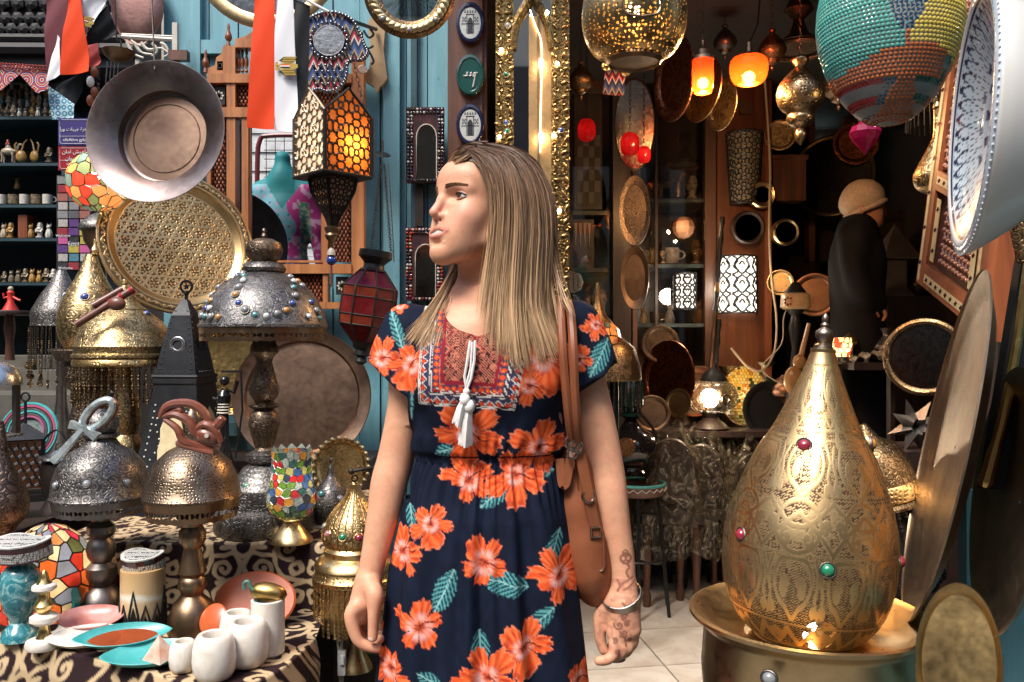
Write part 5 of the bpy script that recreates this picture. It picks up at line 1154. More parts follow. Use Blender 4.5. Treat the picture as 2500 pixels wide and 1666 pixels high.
# ---- dressed mannequin in the opening, its rail, a black tray
def mannequin():
 d = 3.62; k = d/FPX; r = thing('mannequin', 'turquoise shop mannequin wearing a pale blue and pink dress', 'mannequin', P(700, 760, d))
 g = SDF(np.arange(-1.20, -.78, .005), np.arange(3.45, 3.80, .005), np.arange(1.28, 2.14, .005))
 def q(x, y, o=0): return np.array(P(x, y, d+o))
 g.cap(q(690,388), q(690,440), .034, .036, .01); g.cap(q(690,440), q(640,470), .04, .045, .05); g.cap(q(690,440), q(752,474), .04, .045, .05); g.ell(q(695,540), (.125,.085,.16), .05); g.ell(q(700,660), (.10,.075,.15), .05); g.chain([q(640,472), q(618,560), q(612,640)], [.045,.04,.035], .03); g.chain([q(752,474), q(778,560), q(788,640)], [.045,.04,.035], .03)
 V, Q = g.mesh(); u = 1250+V[:,0]*FPX/d; v = 833+(CAMZ-V[:,2])*FPX/d; n = len(V)
 C = np.tile((.012,.24,.26), (n,1)); dress = (v > 455-abs(u-690)*.0+np.maximum(0, 42-np.abs(u-700)*1.0)*1.5); C[dress] = (.17,.42,.50)
 dt = dress & (np.hypot((u % 17)-8, (v % 19)-9) < 3); C[dt] = (.6,.25,.4); dt = dress & (np.hypot(((u+8) % 23)-11, ((v+5) % 29)-14) < 3); C[dt] = (.03,.16,.28)
 pink = dress & (u > 722+12*np.sin(v/17)) & (u < 800); C[pink] = (.56,.045,.26); pn = pink & (vnoise(u/8, v/8, 5) > .62); C[pn] = (.75,.40,.58)
 gr = dress & (np.abs(u-748-6*np.sin(v/40)) < 12) & (v > 500); C[gr] = (.10,.30,.24); C[gr & (vnoise(u/5, v/5, 6) > .6)] = (.5,.5,.3); C[dress & (v > 625) & (np.abs((v % 14)-7) < 2)] = (.35,.12,.3)
 tt = NT('mannequin_dress'); np_mesh('figure', V-np.array(r.location), Q, {'col': C}, tt.done(tt.bsdf(col=tt.attr('col','Color'), rough=.6)), r, r.location)
mannequin()
t = thing('clothes_rail', 'dark red bent clothes rail behind the mannequin', 'rail', P(690, 640, 3.9)); add(t, 'rail', MB().tube([Vector(p) for p in spline([P(628,760,3.9), P(628,420,3.9), P(634,345,3.9), P(655,332,3.9), P(740,330,3.9), P(800,330,3.9)], 20)], .012, 8), plainmat('rail_red', (.16,.02,.025), .4))
m = MB()
for x in range(650, 800, 22): m.tube([P(x,332,3.92), P(x,440,3.92)], .0018, 4)
for y in range(345, 440, 22): m.tube([P(645,y,3.92), P(800,y,3.92)], .0018, 4)
add(t, 'wire_grid', m, IRON)
tray('black_tray', 'curved black tray edge inside the carved frame beside the mannequin', 'tray', 560, 600, 3.1, .215, (.35,-.92,0), [(1.0,.0),(.98,.02),(.9,.0),(.8,-.03),(.01,-.03)], IRON, 64)
# ---- flags
RED = plainmat('flag_red', (.75,.065,.012), .7, .2, (.66,.05,.010), 3); FWH = plainmat('flag_white', (.76,.77,.80), .7, .2, (.70,.71,.75), 3); FBL = plainmat('flag_black', (.012,.014,.016), .65, .3)
GOLDP = plainmat('emblem_gold', (.45,.30,.04), .6)
def quadcloth(parent, name, c4, mat, amp=.006, nu=14, nv=18, ph=0.0, th=.0016):
 A, B, C_, E = [P(*p) for p in c4]; m = MB()
 def pt(u, v):
  p = (A*(1-u)+B*u)*(1-v)+(E*(1-u)+C_*u)*v; return p+Vector((0, amp*math.sin(u*3.1+v*7+ph)+amp*.5*math.sin(v*11+u*5+ph), 0))
 m.grid(pt, nu, nv); n = len(m.v); m.grid(lambda u, v: pt(u, v)+Vector((0,th,0)), nu, nv); return add(parent, name, m, mat)
def eagle(parent, cx, cy, w, h, d, rot=0):
 k = d/FPX; M = Matrix.Rotation(rot, 3, 'Y'); o = P(cx, cy, d); yv = Vector((0,-1,0))
 def poly(pts, mat, nm, z): add(parent, nm, MB().prism([(a*w*k, b*h*k) for a, b in pts], M @ Vector((1,0,0)), M @ Vector((0,0,1)), yv, o+yv*z, .0006), mat, False)
 poly([(-.1,.5),(.1,.5),(.16,.2),(.14,-.25),(0,-.42),(-.14,-.25),(-.16,.2)], GOLDP, 'eagle_body', 0); poly([(-.09,.15),(-.03,.15),(-.03,-.25),(-.09,-.16)], RED, 'shield', .001); poly([(-.03,.15),(.03,.15),(.03,-.27),(-.03,-.25)], FWH, 'shield', .001); poly([(.03,.15),(.09,.15),(.09,-.16),(.03,-.27)], FBL, 'shield', .001)
 for s in (-1, 1):
  poly([(s*.16,.32),(s*.5,.5),(s*.5,-.1),(s*.3,-.32),(s*.16,-.1)][::s], FBL, 'wing', 0)
  for q in range(4): x0 = .18+q*.085; poly([(s*x0,.34+q*.03),(s*(x0+.05),.36+q*.03),(s*(x0+.05),-.22+q*.04),(s*x0,-.25+q*.05)][::s], GOLDP, 'feather', .0012)
 poly([(-.22,-.36),(.22,-.36),(.22,-.48),(-.22,-.48)], GOLDP, 'scroll', 0)
t = thing('flag', 'hanging red, white and black flag with golden eagle before the carved frame', 'flag', P(680, 0, 2.3))
quadcloth(t, 'red_stripe', [(622,-30,2.3),(672,-30,2.3),(670,317,2.3),(602,311,2.29)], RED, .004); quadcloth(t, 'white_stripe', [(672,-30,2.3),(716,-4,2.302),(730,327,2.305),(670,317,2.3)], FWH, .004, ph=1.1); quadcloth(t, 'black_stripe', [(716,-4,2.302),(757,16,2.31),(748,330,2.315),(730,327,2.305)], FBL, .004, ph=2)
eagle(t, 699, 162, 46, 56, 2.292, PI/2); add(t, 'pole', MB().tube([P(690,-30,2.295), P(800,28,2.30)], .004, 8), WHITE)
t = thing('flag', 'crumpled red, white and black flag hanging above the souvenir shop', 'flag', P(190, 0, 2.1))
quadcloth(t, 'red_stripe', [(165,-20,2.1),(197,-20,2.1),(218,175,2.09),(145,183,2.1)], RED, .006); quadcloth(t, 'white_stripe', [(140,85,2.11),(146,98,2.10),(147,183,2.10),(112,200,2.11)], FWH, .003); quadcloth(t, 'white_stripe', [(196,-20,2.11),(252,-20,2.11),(262,16,2.12),(208,82,2.11)], FWH, .006, ph=2); quadcloth(t, 'black_stripe', [(232,20,2.115),(264,12,2.12),(284,86,2.13),(206,112,2.12)], FBL, .006); quadcloth(t, 'black_stripe', [(118,206,2.12),(205,178,2.13),(212,182,2.13),(183,255,2.13)], FBL, .006)
eagle(t, 210, 52, 24, 40, 2.098, PI/2+.3)
# hanging cloths, shield, scale pan, inlaid chair back
def hang(name, label, cat, c4, mat, amp=.008): m = thing(name, label, cat, P(*c4[0])); quadcloth(m, 'cloth', c4, mat, amp); return m
hang('hanging_cloth', 'burgundy cloth hanging behind the crumpled flag', 'cloth', [(108,-20,2.5),(168,-20,2.5),(165,170,2.5),(113,176,2.5)], plainmat('burgundy', (.13,.02,.03), .8)); hang('hanging_cloth', 'small faded red cloth below the crumpled flag', 'cloth', [(200,90,2.5),(240,96,2.5),(243,160,2.5),(205,160,2.5)], plainmat('faded_red', (.42,.06,.06), .8))
c = P(336, 10, 3.0); m = MB(); m.lathe(c, [(.001,.02),(.05,.018),(.078,.01),(.09,0),(.095,.006),(.096,-.004),(.09,-.012)], 40, facing((0,-1,0)) @ Matrix.Diagonal(Vector((1,1.6,1)))); single('copper_shield', m, metal('copper_pink', (.36,.20,.17), (.22,.12,.10), .4), 'tall oval rosy copper shield at the top beside the blue wall', 'shield', c)
t = thing('scale_pan', 'small brass pan hanging on a wire hook above the copper dish', 'pan', P(290, 150, 2.15)); add(t, 'pan', MB().lathe(P(290,150,2.15), [(.001,0),(.02,.001),(.034,.012),(.039,.024),(.041,.026),(.038,.025),(.03,.012),(.001,.004)], 36), BRONZE); add(t, 'hook', MB().tube([Vector(p) for p in spline([P(290,128,2.15), P(296,112,2.15), P(292,98,2.15), P(284,88,2.15), P(280,-60,2.15)], 14)], .0022, 6), CHAINM)
for q in range(4): add(t, 'fringe', MB().tube([P(262+q*9, 150, 2.16), P(258+q*9, 205, 2.17)], .0016, 5), SILVER)
t = thing('inlaid_chair', 'chair back with white mother of pearl scrollwork at the top', 'chair', P(365, 150, 2.95)); PEARL = plainmat('pearl', (.58,.54,.46), .35)
add(t, 'top_rail', MB().tube([P(298,90,2.95), P(428,98,2.95)], .008, 6).tube([P(298,84,2.95), P(428,90,2.95)], .004, 6), PEARL); add(t, 'post', bxpx(MB(), 420,55,432,125,2.94,.02), PEARL, False); add(t, 'seat_rail', bxpx(MB(), 410,122,456,146,2.94,.03), WOOD_BR, False); m = MB()
for pts in ([(310,102),(325,130),(350,142)],[(330,108),(345,128),(372,134)],[(345,104),(362,122),(392,118),(410,128)],[(372,106),(384,124),(372,138)],[(392,106),(404,112),(412,132),(400,140)],[(320,100),(340,112),(358,104)]): m.tube([Vector(p) for p in spline([P(a,b,2.95) for a,b in pts], 10)], [.006]*5+[.004]*6, 6)
add(t, 'scrollwork', m, PEARL); add(t, 'leg', bxpx(MB(), 330,146,340,420,2.96,.02), PEARL, False); add(t, 'leg', bxpx(MB(), 424,146,434,420,2.96,.02), PEARL, False)
t = thing('mask_string', 'string of small carved wooden masks hanging below the crumpled flag', 'ornament', P(226, 160, 2.6)); MK = plainmat('mask_wood', (.24,.06,.02), .5)
for q, y in enumerate((176, 200, 226, 246)): add(t, 'mask', MB().ball(P(226+5*(-1)**q, y, 2.6), .016, 10, (.8,.6,1.15)), MK if q != 1 else WHITE)
add(t, 'cord', MB().tube([P(226,150,2.6), P(226,260,2.6)], .0015, 4), BLACK)
# ---- top trays and brackets
tray('gold_tray', 'large pale golden tray at the top with bluish polished centre', 'tray', 650, -125, 2.62, .25, (0,-.99,-.1), [(1.0,0),(.995,.03),(.95,.045),(.87,.04),(.83,.02)], metal('gold_pale', (.78,.58,.32), (.5,.32,.14), .3, 'hammer', 50, .3), 72, metal('steel_pale', (.55,.58,.62), (.35,.37,.4), .22), [(.84,.018),(.5,-.02),(.01,-.025)])
t, M, c = tray('round_mirror', 'round mirror in a heavy embossed brass frame at the top', 'mirror', 1000, -20, 2.4, .132, (.06,-.98,-.12), [(1.0,-.03),(1.02,.02),(.95,.10),(.80,.13),(.66,.08),(.64,.03)], BRASS_OLD, 64, MIRROR, [(.65,.032),(.01,.032)])
em = shared(MB().ball((0,0,0), .011, 8, (1,1.5,.5)), 'embossed_leaf', BRASS)
for q in range(40): a = 2*PI*q/40; inst(t, 'embossed_leaf', em, c+M @ Vector((.110*math.cos(a), .110*math.sin(a), .0175)), M @ Matrix.Rotation(a+.5, 3, 'Z'))
for q in range(5): a = -PI/2+(q-2)*.75; gem(t, c+M @ Vector((.113*math.cos(a), .113*math.sin(a), .022)), M @ Vector((0,0,1)), .008, 'grey', BRASS_OLD)
t = thing('wall_bracket', 'pale wooden plaque with scrolled iron bracket on the blue wall', 'bracket', P(922, 225, 3.0)); k = 3.0/FPX
add(t, 'plaque', MB().prism([((x-920)*k, (130-y)*k) for x, y in ((897,60),(903,45),(912,38),(925,45),(936,38),(940,70),(936,120),(942,170),(945,190),(935,205),(926,212),(920,227),(912,212),(894,200),(893,180),(902,165),(905,120)) ][::-1], Vector((1,0,0)), Vector((0,0,1)), Vector((0,1,0)), P(920,130,2.99), .02), plainmat('plaque_wood', (.42,.30,.17), .5, .4, (.30,.20,.10), 300), False)
m = MB().tube([P(860,52,2.75), P(918,72,2.98)], .007, 8)
for pts in ([(888,75),(900,92),(912,84),(904,72)],[(885,80),(882,100),(896,118),(912,112)],[(896,118),(906,135),(912,150),(906,158)]): m.tube([Vector(p) for p in spline([P(a,b,2.93) for a,b in pts], 10)], .0045, 6)
add(t, 'iron_scroll', m, IRON); coin = MB().lathe(P(885,170,2.7), [(.001,.002),(.013,.002),(.015,0),(.013,-.002),(.001,-.002)], 20, facing((.2,-1,0))); add(t, 'coin_pendant', coin, metal('coin_rose', (.6,.42,.33), (.35,.22,.17), .35))
# ---- beaded mirrors
BEAD = shared(MB().ball((0,0,0), .0052, 8), 'bead', metal('bead_steel', (.30,.31,.34), (.10,.10,.12), .18)); BEADW = shared(MB().ball((0,0,0), .005, 8), 'bead', plainmat('bead_white', (.6,.6,.58), .3)); BEADS = [shared(MB().ball((0,0,0), .005, 8), 'bead', plainmat('bead_'+n, c, .3)) for n, c in (('navy',(.02,.03,.10)),('red',(.35,.02,.02)),('black',(.012,.012,.014)),('orange',(.45,.10,.02)))]
def textile(name):
 t = NT(name); s = t.n('SeparateXYZ'); t.t.links.new(t.coord(), s.inputs[0]); zig = t.math('PINGPONG', t.math('MULTIPLY', s.outputs[0], 40), .5); v = t.math('FRACT', t.math('ADD', t.math('MULTIPLY', s.outputs[2], 13), t.math('MULTIPLY', zig, .7)))
 return t.done(t.bsdf(col=t.ramp(v, [(0.0,(.02,.03,.09)),(.22,(.55,.50,.42)),(.34,(.35,.02,.05)),(.5,(.015,.015,.02)),(.66,(.30,.23,.15)),(.8,(.05,.09,.22))], 'CONSTANT'), rough=.9, nor=t.bump(t.noise(t.coord(), 700, 2), .5, .001)))
TEX = textile('embroidered_textile')
t = thing('beaded_mirror', 'round mirror in a beaded embroidered hand shaped frame beside the flag', 'mirror', P(825, 228, 2.5)); k = 2.5/FPX
ol = [(742,48),(770,34),(800,27),(835,32),(862,48),(880,78),(890,105),(899,128),(884,146),(852,150),(846,186),(832,214),(802,226),(776,220),(756,226),(742,218)]; op = spline(ol+[ol[0]], 60)
add(t, 'textile_body', MB().prism([((a-825)*k, (130-b)*k) for a, b in op[:-1]][::-1], Vector((1,0,0)), Vector((0,0,1)), Vector((0,1,0)), P(825,130,2.5), .018), TEX, False)
add(t, 'mirror_glass', MB().lathe(P(803,99,2.497), [(.046,-.002),(.046,.003),(.001,.003)], 40, facing((0,-1,0))), metal('tin_mirror', (.55,.56,.55), (.40,.41,.40), .2)); add(t, 'mirror_rim', MB().torus(P(803,99,2.494), .046, .002, 40, 6, facing((0,-1,0))), SILVER)
for q in spline(ol+[ol[0]], 62)[:-1]: inst(t, 'bead', BEAD, P(float(q[0])*.97+825*.03, float(q[1])*.97+130*.03, 2.494))
for q in range(26): a = 2*PI*q/26; inst(t, 'bead', BEAD, P(803+45*math.cos(a), 99+45*math.sin(a), 2.494))
for x in range(765, 840, 15):
 for y in range(160, 215, 15): inst(t, 'bead', BEAD, P(x+(y//15 % 2)*7, y, 2.494))
for (x0, y0, x1, y1, lab) in ((993,262,1084,446,'rectangular beaded frame with arched mirror, upper of two on the blue boards'),(990,556,1082,735,'rectangular beaded frame with arched mirror, lower of two behind her shoulder')):
 d = 2.97; t = thing('beaded_mirror', lab, 'mirror', P((x0+x1)/2, y1, d)); add(t, 'frame', bxpx(MB(), x0, y0, x1, y1, d, .02), plainmat('frame_velvet', (.018,.018,.026), .9, .3, (.10,.03,.03), 40), False); k = d/FPX; w = (x1-x0)
 a = [(-.27,-.46),(.27,-.46),(.27,.1)]+[(.27*math.cos(q*PI/10), .1+.17*math.sin(q*PI/10)) for q in range(1,10)]+[(-.27,.1)]; cx, cy = (x0+x1)/2+3, (y0+y1)/2
 pl = [(p*w*k, q*(y1-y0)*k) for p, q in a]; add(t, 'mirror_glass', MB().prism(pl, Vector((1,0,0)), Vector((0,0,1)), Vector((0,-1,0)), P(cx,cy,d-.001), .002), (metal('dim_mirror', (.16,.15,.13), (.10,.10,.09), .12)), False)
 add(t, 'mirror_rim', MB().tube([P(cx,cy,d)+Vector((p, -.003, q)) for p, q in pl], .0022, 6, True), INL)
 allb = [BEAD, BEADS[2], BEADS[0], BEADS[2], BEADW] if y0 < 400 else [BEAD, BEADS[1], BEADW, BEADS[2], BEADS[3]]
 for y in np.arange(y0+5, y1-2, 8.6):
  for x in (x0+4, x0+12, x1-12, x1-4): inst(t, 'bead', allb[random.randrange(5)], P(x+random.uniform(-1,1), float(y), d-.002))
 for x in np.arange(x0+18, x1-14, 8.2):
  for y in (y0+5, y0+13, y1-5): inst(t, 'bead', allb[random.randrange(5)], P(float(x), y, d-.002))
# ---- three plaques on the post
NAVY = plainmat('plaque_navy', (.012,.016,.06), .2, .5, None, 20, .05, 0, .5); GRN = plainmat('plaque_green', (.012,.075,.065), .2, .5, None, 20, .05, 0, .5); PWH = plainmat('plaque_white', (.52,.55,.54), .3); INK = plainmat('plaque_ink', (.02,.025,.035), .4)
for (cy, kind, lab) in ((57,'arch','navy rimmed oval plaque with a palace gate, topmost on the post'),(185,'text','dark green oval plaque with white lettering between the two palace plaques'),(306,'arch','navy rimmed oval plaque with a palace gate, lowest on the post')):
 d = 2.96; t = thing('wall_plaque', lab, 'plaque', P(1148, cy+52, d)); S = Matrix.Diagonal(Vector((.68,1,1))); M = facing((0,-1,0)) @ S; k = d/FPX; R = 51*k
 add(t, 'plaque_rim', MB().lathe(P(1148,cy,d), [(R,-.004),(R*1.0,.006),(R*.94,.014),(R*.82,.015),(R*.78,.011),(.001,.011)], 44, M), NAVY if kind == 'arch' else GRN)
 o = P(1148, cy, d-.0115); ex, ez, ey = Vector((1,0,0)), Vector((0,0,1)), Vector((0,-1,0))
 if kind == 'arch':
  add(t, 'picture', MB().lathe(P(1148,cy,d-.0112), [(R*.74,-.001),(R*.74,.0008),(.001,.0009)], 40, M), PWH); o = o+ey*.0008
  def pp(pts, t_=.0007, nm='arch_drawing'): add(t, nm, MB().prism([(a*R*.68, b*R) for a, b in pts], ex, ez, ey, o, t_), INK, False)
  pp([(-.18,-.5),(.18,-.5),(.18,.1),(.1,.22),(0,.28),(-.1,.22),(-.18,.1)]); pp([(-.26,-.5),(-.21,-.5),(-.21,.4),(-.26,.4)], nm='column'); pp([(.21,-.5),(.26,-.5),(.26,.4),(.21,.4)], nm='column'); pp([(-.62,-.02),(.62,-.02),(.62,-.05),(-.62,-.05)], nm='cornice'); pp([(-.3,.44),(.3,.44),(.3,.4),(-.3,.4)], nm='cornice')
  for q in range(-2, 3): pp([(q*.18-.05,.5),(q*.18+.05,.5),(q*.18+.03,.58),(q*.18,.63),(q*.18-.03,.58)], nm='battlement')
  for i in range(3):
   for j in range(3):
    if (i+j) % 2 == 0:
     for s in (-1, 1): x = s*(.34+i*.09); pp([(x-.04,.06+j*.08),(x+.04,.06+j*.08),(x+.04,.13+j*.08),(x-.04,.13+j*.08)], nm='checker')
 else:
  for pts in ([(.52,.12),(.30,.12),(.20,.0),(.28,-.06),(.36,.02),(.34,.12)],[(.34,-.05),(.20,-.5),(.14,-.52)],[(.12,.14),(.02,.12),(.06,.0),(-.1,-.02)],[(-.14,.14),(-.24,.12),(-.2,0),(-.42,-.02),(-.44,.02)]):
   add(t, 'letter', MB().tube([o+ex*a*R*.68+ez*b*R+ey*.001 for a, b in [tuple(z) for z in spline(pts, 12)]], .0028, 6), PWH)
# ---- star lantern
t = thing('star_lantern', 'hanging brass lantern of pierced star panels, one face glowing amber', 'lantern', P(812, 550, 2.2)); d = 2.2; k = d/FPX; LM = metal('lantern_metal', (.26,.21,.15), (.09,.07,.05), .4); LMD = plainmat('lantern_dark', (.03,.024,.02), .5, .5, None, 30, .2, .6)
ctr = P(812, 340, d); E0 = Vector((0,-.090,0)); EL = Vector((-.104,.006,0)); ER = Vector((.104,.006,0)); EB = Vector((0,.10,0))
CRM_G = glassy('lantern_cream', (.86,.80,.66), .5); AMB_G = glassy('lantern_amber', (.72,.22,.03), .75); TAN_G = glassy('lantern_tan', (.60,.46,.32), .5)
zt, zb = P(0,290,d).z, P(0,432,d).z
ins = lambda u, v: v < .80 or (v < .80+.36*(1-abs(u-.5)*2))
for nm, A, B, gm, fm in (('cream', EL, E0, CRM_G, LM), ('amber', E0, ER, AMB_G, LMD), ('back_left', EL, EB, CRM_G, LM), ('back_right', EB, ER, AMB_G, LMD)):
 bx_ = Vector((ctr.x, ctr.y, 0)); fn = lambda u, v, A=A, B=B: bx_+A*(1-u)+B*u+Vector((0,0,zb+(zt-zb)*v/.80))
 inw = lambda u, v, A=A, B=B: bx_+(A*(1-u)+B*u)*.985+Vector((0,0,zb+(zt-zb)*v/.80))
 ring = [(0,0),(1,0),(1,.80),(.75,.98),(.5,1.15),(.25,.98),(0,.80)]; add(t, 'glass_panel', MB().raw([inw(*q) for q in ring], [tuple(range(7))]), gm, False)
 if 'back' not in nm: fret(t, fn, [(a, b) for a, b in [((p[0], p[1]*1.2), (q[0], q[1]*1.2)) for p, q in starlattice(3, 4)]], .0026, fm, 'fretwork', ins)
 add(t, 'panel_frame', MB().tube([fn(*q) for q in ring], .0038, 6, True), fm)
for A in (E0, EL, ER, EB): add(t, 'corner_post', MB().tube([Vector((ctr.x,ctr.y,zb))+A, Vector((ctr.x,ctr.y,zt))+A], .0058, 6), LMD if A is not EL else LM)
lw = lambda v: float(np.interp(v, [0,.25,.55,.8,1], [.62,.56,.36,.16,.09]))
for A, B in ((EL,E0),(E0,ER)):
 fn = lambda u, v, A=A, B=B: Vector((ctr.x,ctr.y,zb-.006-(zb-P(0,552,d).z)*v))+(A*(1-u)+B*u)*lw(v); fi = lambda u, v, A=A, B=B: Vector((ctr.x,ctr.y+.003,zb-.006-(zb-P(0,552,d).z)*v))+(A*(1-u)+B*u)*lw(v)*.97
 add(t, 'lower_glass', MB().grid(fi, 6, 10), TAN_G); fret(t, fn, starlattice(3, 5), .0022, LMD, 'lower_fretwork'); add(t, 'lower_edge', MB().tube([fn(0,v/8) for v in range(9)], .004, 6).tube([fn(1,v/8) for v in range(9)], .004, 6), LMD)
add(t, 'rim_plate', MB().lathe(Vector((ctr.x,ctr.y,zb-.007)), [(.106,0),(.108,.004),(.106,.008)], 4), LMD, False)
LP(t, 'bottom_knob', 810, d, [(10,552),(18,556),(18,564),(14,570),(18,576),(14,584),(6,590),(4,606)], BRONZE, 20); add(t, 'bead', MB().ball(P(809,636,d-.0), .0135, 14), plainmat('bead_cobalt', (.01,.04,.25), .1, .7)); LP(t, 'bead_cap', 809, d, [(4,606),(9,612),(11,624)], plainmat('cap_stone', (.35,.31,.27), .5), 14); add(t, 'tassel', MB().tube([P(809,648,d), P(808,670,d), P(808,694,d)], [.002,.004,.0035], 6), plainmat('tassel_brown', (.13,.05,.03), .8))
chain(t, P(812,290,2.16), P(855,90,2.3)); chain(t, P(890,270,2.2), P(850,90,2.3)); add(t, 'bulb', MB().ball(Vector((ctr.x+.045, ctr.y-.02, P(0,362,d).z)), .016, 12), BULBM); bulb(t, Vector((ctr.x+.05, ctr.y-.012, P(0,362,d).z)), .75, (1,.62,.28))
t = thing('bell_plate', 'dark iron bell plate with two long chains on the blue door', 'chain hook', P(932, 375, 2.9)); add(t, 'plate', MB().lathe(P(934,378,2.9), [(.001,.006),(.022,.004),(.030,0),(.001,-.002)], 24, facing((.2,-.5,.9))), IRON); add(t, 'hook', MB().tube([P(934,345,2.95), P(934,378,2.9)], .004, 6), IRON_RUST)
# ---- red glass lantern on chains
t = thing('glass_lantern', 'octagonal lantern of dark red glass hanging on chains beside her', 'lantern', P(875, 880, 2.35)); d = 2.35; k = d/FPX
Mt = Matrix.Rotation(math.radians(8), 3, 'Y'); o8 = P(900, 745, d); RG = [glassy('ruby_glass', (.22,.012,.014), .45), glassy('brick_glass', (.30,.045,.018), .45), glassy('plum_glass', (.14,.012,.05), .45)]
def ring8(r, y): return [o8+Mt @ Vector((r*k*math.cos(a+PI/8), r*k*math.sin(a+PI/8), (745-y)*k)) for a in [q*PI/4 for q in range(8)]]
lv = [(30,660),(66,703),(67,728),(67,772),(64,796),(26,838)]; rg = [ring8(*q) for q in lv]
for i in range(5):
 for q in range(8):
  a, b, c_, e = rg[i][q], rg[i][(q+1)%8], rg[i+1][(q+1)%8], rg[i+1][q]; cc = (a+b+c_+e)/4; add(t, 'glass_pane', MB().raw([cc+(p-cc)*.96 for p in (a,b,c_,e)], [(0,1,2,3)]), RG[(2,1,0,1,0)[i]], False)
m = MB()
for r in rg: m.tube(r, .0026, 5, True)
for q in range(8): m.tube([r[q] for r in rg], .0030, 5)
add(t, 'lead_frame', m, IRON_RUST); LPm = lambda nm, pr: add(t, nm, MB().lathe(o8, [(r*k, (745-y)*k) for r, y in pr][::-1], 28, Mt), IRON)
LPm('collar', [(40,612),(41,628),(30,638),(24,645),(26,655),(34,662)]); LPm('foot', [(27,836),(24,850),(18,856),(20,868),(12,872),(16,884),(6,892)])
chain(t, P(905,618,2.33), P(930,400,2.85)); chain(t, P(955,618,2.36), P(938,400,2.88)); add(t, 'cord', MB().tube([Vector(p) for p in spline([P(962,640,2.4), P(958,560,2.6), P(948,400,2.86)], 10)], .0018, 5), BLACK)
# ---- souvenir shop: shelves, signs, magnets, figurines
SD = 4.12; SHM = plainmat('shelf_blue', (.02,.05,.065), .5); sb = thing('souvenir_shelf', 'dark blue souvenir shelving at the left edge crowded with figurines', 'shelf', P(70, 760, SD))
add(sb, 'back_panel', bxpx(MB(), -220, 150, 300, 900, SD+.22, .02), plainmat('shelf_back', (.012,.022,.026), .8), False)
SY = [285, 398, 500, 582, 690, 760]
for y in SY: add(sb, 'shelf_board', bxpx(MB(), -220, y, 150, y+7, SD-.03, .25), SHM, False)
add(sb, 'upright', bxpx(MB(), 150, 280, 160, 900, SD-.02, .24), SHM, False)
TINT = [plainmat('souvenir_'+n, c, .35, .5, c2, 60, .2) for n, c, c2 in (('ivory',(.55,.47,.34),(.2,.14,.1)),('gold',(.50,.30,.08),(.2,.1,.03)),('turq',(.04,.25,.28),(.3,.25,.15)),('dark',(.04,.035,.03),(.3,.22,.12)),('red',(.40,.04,.03),(.2,.1,.05)),('white',(.6,.58,.52),(.4,.36,.3)))]
def fig():
 m = MB(); m.lathe((0,0,0), [(.018,0),(.018,.006),(.010,.008),(.014,.03),(.017,.045),(.012,.052)], 8); m.ball((0,0,.062), .011, 8); m.lathe((0,.003,.05), [(.014,0),(.015,.012),(.009,.026)], 6); m.tube([(-.016,-.004,.044),(-.012,-.014,.028),(0,-.016,.032)], .004, 5).tube([(.016,-.004,.044),(.012,-.014,.028),(0,-.016,.032)], .004, 5); return m
def camel():
 m = MB(); m.ball((0,0,.055), .024, 10, (1.6,.8,.8)).ball((0,0,.075), .014, 8, (1,.8,1)).tube([(.03,0,.055),(.045,0,.06),(.05,0,.085),(.06,0,.092)], [.010,.007,.006,.006], 6).ball((.064,0,.09), .008, 6, (1.5,.8,.8))
 for x in (-.028, .026):
  for y in (-.01, .01): m.tube([(x,y,.05),(x+.003,y,.025),(x,y,0)], [.006,.004,.004], 5)
 return m
def mug():
 m = MB(); m.lathe((0,0,0), [(.001,.002),(.024,0),(.025,.05),(.024,.05),(.022,.006),(.001,.006)], 14); m.torus((.028,0,.027), .013, .0035, 12, 5, Matrix.Rotation(PI/2,3,'X') ); return m
def cat():
 m = MB(); m.lathe((0,0,0), [(.016,0),(.019,.012),(.014,.035),(.009,.045)], 8); m.ball((0,-.002,.054), .012, 8)
 for s in (-1,1): m.tube([(s*.007,0,.06),(s*.009,0,.075)], [.005,.0005], 4)
 return m
def lute():
 m = MB(); m.ball((0,0,.03), .026, 10, (1,.6,1.2)).tube([(0,0,.055),(.012,0,.10),(.026,0,.118)], [.006,.004,.003], 5).tube([(-.02,0,.05),(-.03,0,.085),(-.02,0,.10)], .005, 5); return m
KIND = {'figurine': fig, 'camel_figurine': camel, 'mug': mug, 'cat_figurine': cat, 'harp_figurine': lute}; KM = {}
def souvenir(kind, px, py, mt, label, cat_, group, sc_=1.0, rz=0, d=SD+.02):
 key = (kind, mt.name)
 if key not in KM: KM[key] = shared(KIND[kind](), kind, mt)
 o = bpy.data.objects.new(kind, KM[key]); COL.objects.link(o); o.location = P(px, py, d); o.rotation_euler = (0,0,rz); o.scale = (sc_,)*3; return tag(o, label, cat_, group)
r4 = random.Random(4)
for row, (y, n, x0, x1, dd) in enumerate(((285,11,-20,150,SD-.0),(262,10,-20,135,SD+.06),(240,8,0,118,SD+.10),(220,6,20,100,SD+.13),(200,3,40,80,SD+.16))):
 for i in range(n):
  souvenir(r4.choice(['figurine','figurine','cat_figurine','camel_figurine']), x0+(x1-x0)*(i+.5)/n+r4.uniform(-3,3), y, r4.choice([TINT[0],TINT[0],TINT[5],TINT[1],TINT[3],TINT[2]]), 'tiny painted figurine in the heap on the top souvenir shelf', 'figurine', 'heap of figurines on the top shelf', r4.uniform(.55,.8), r4.uniform(-.6,.6), dd)
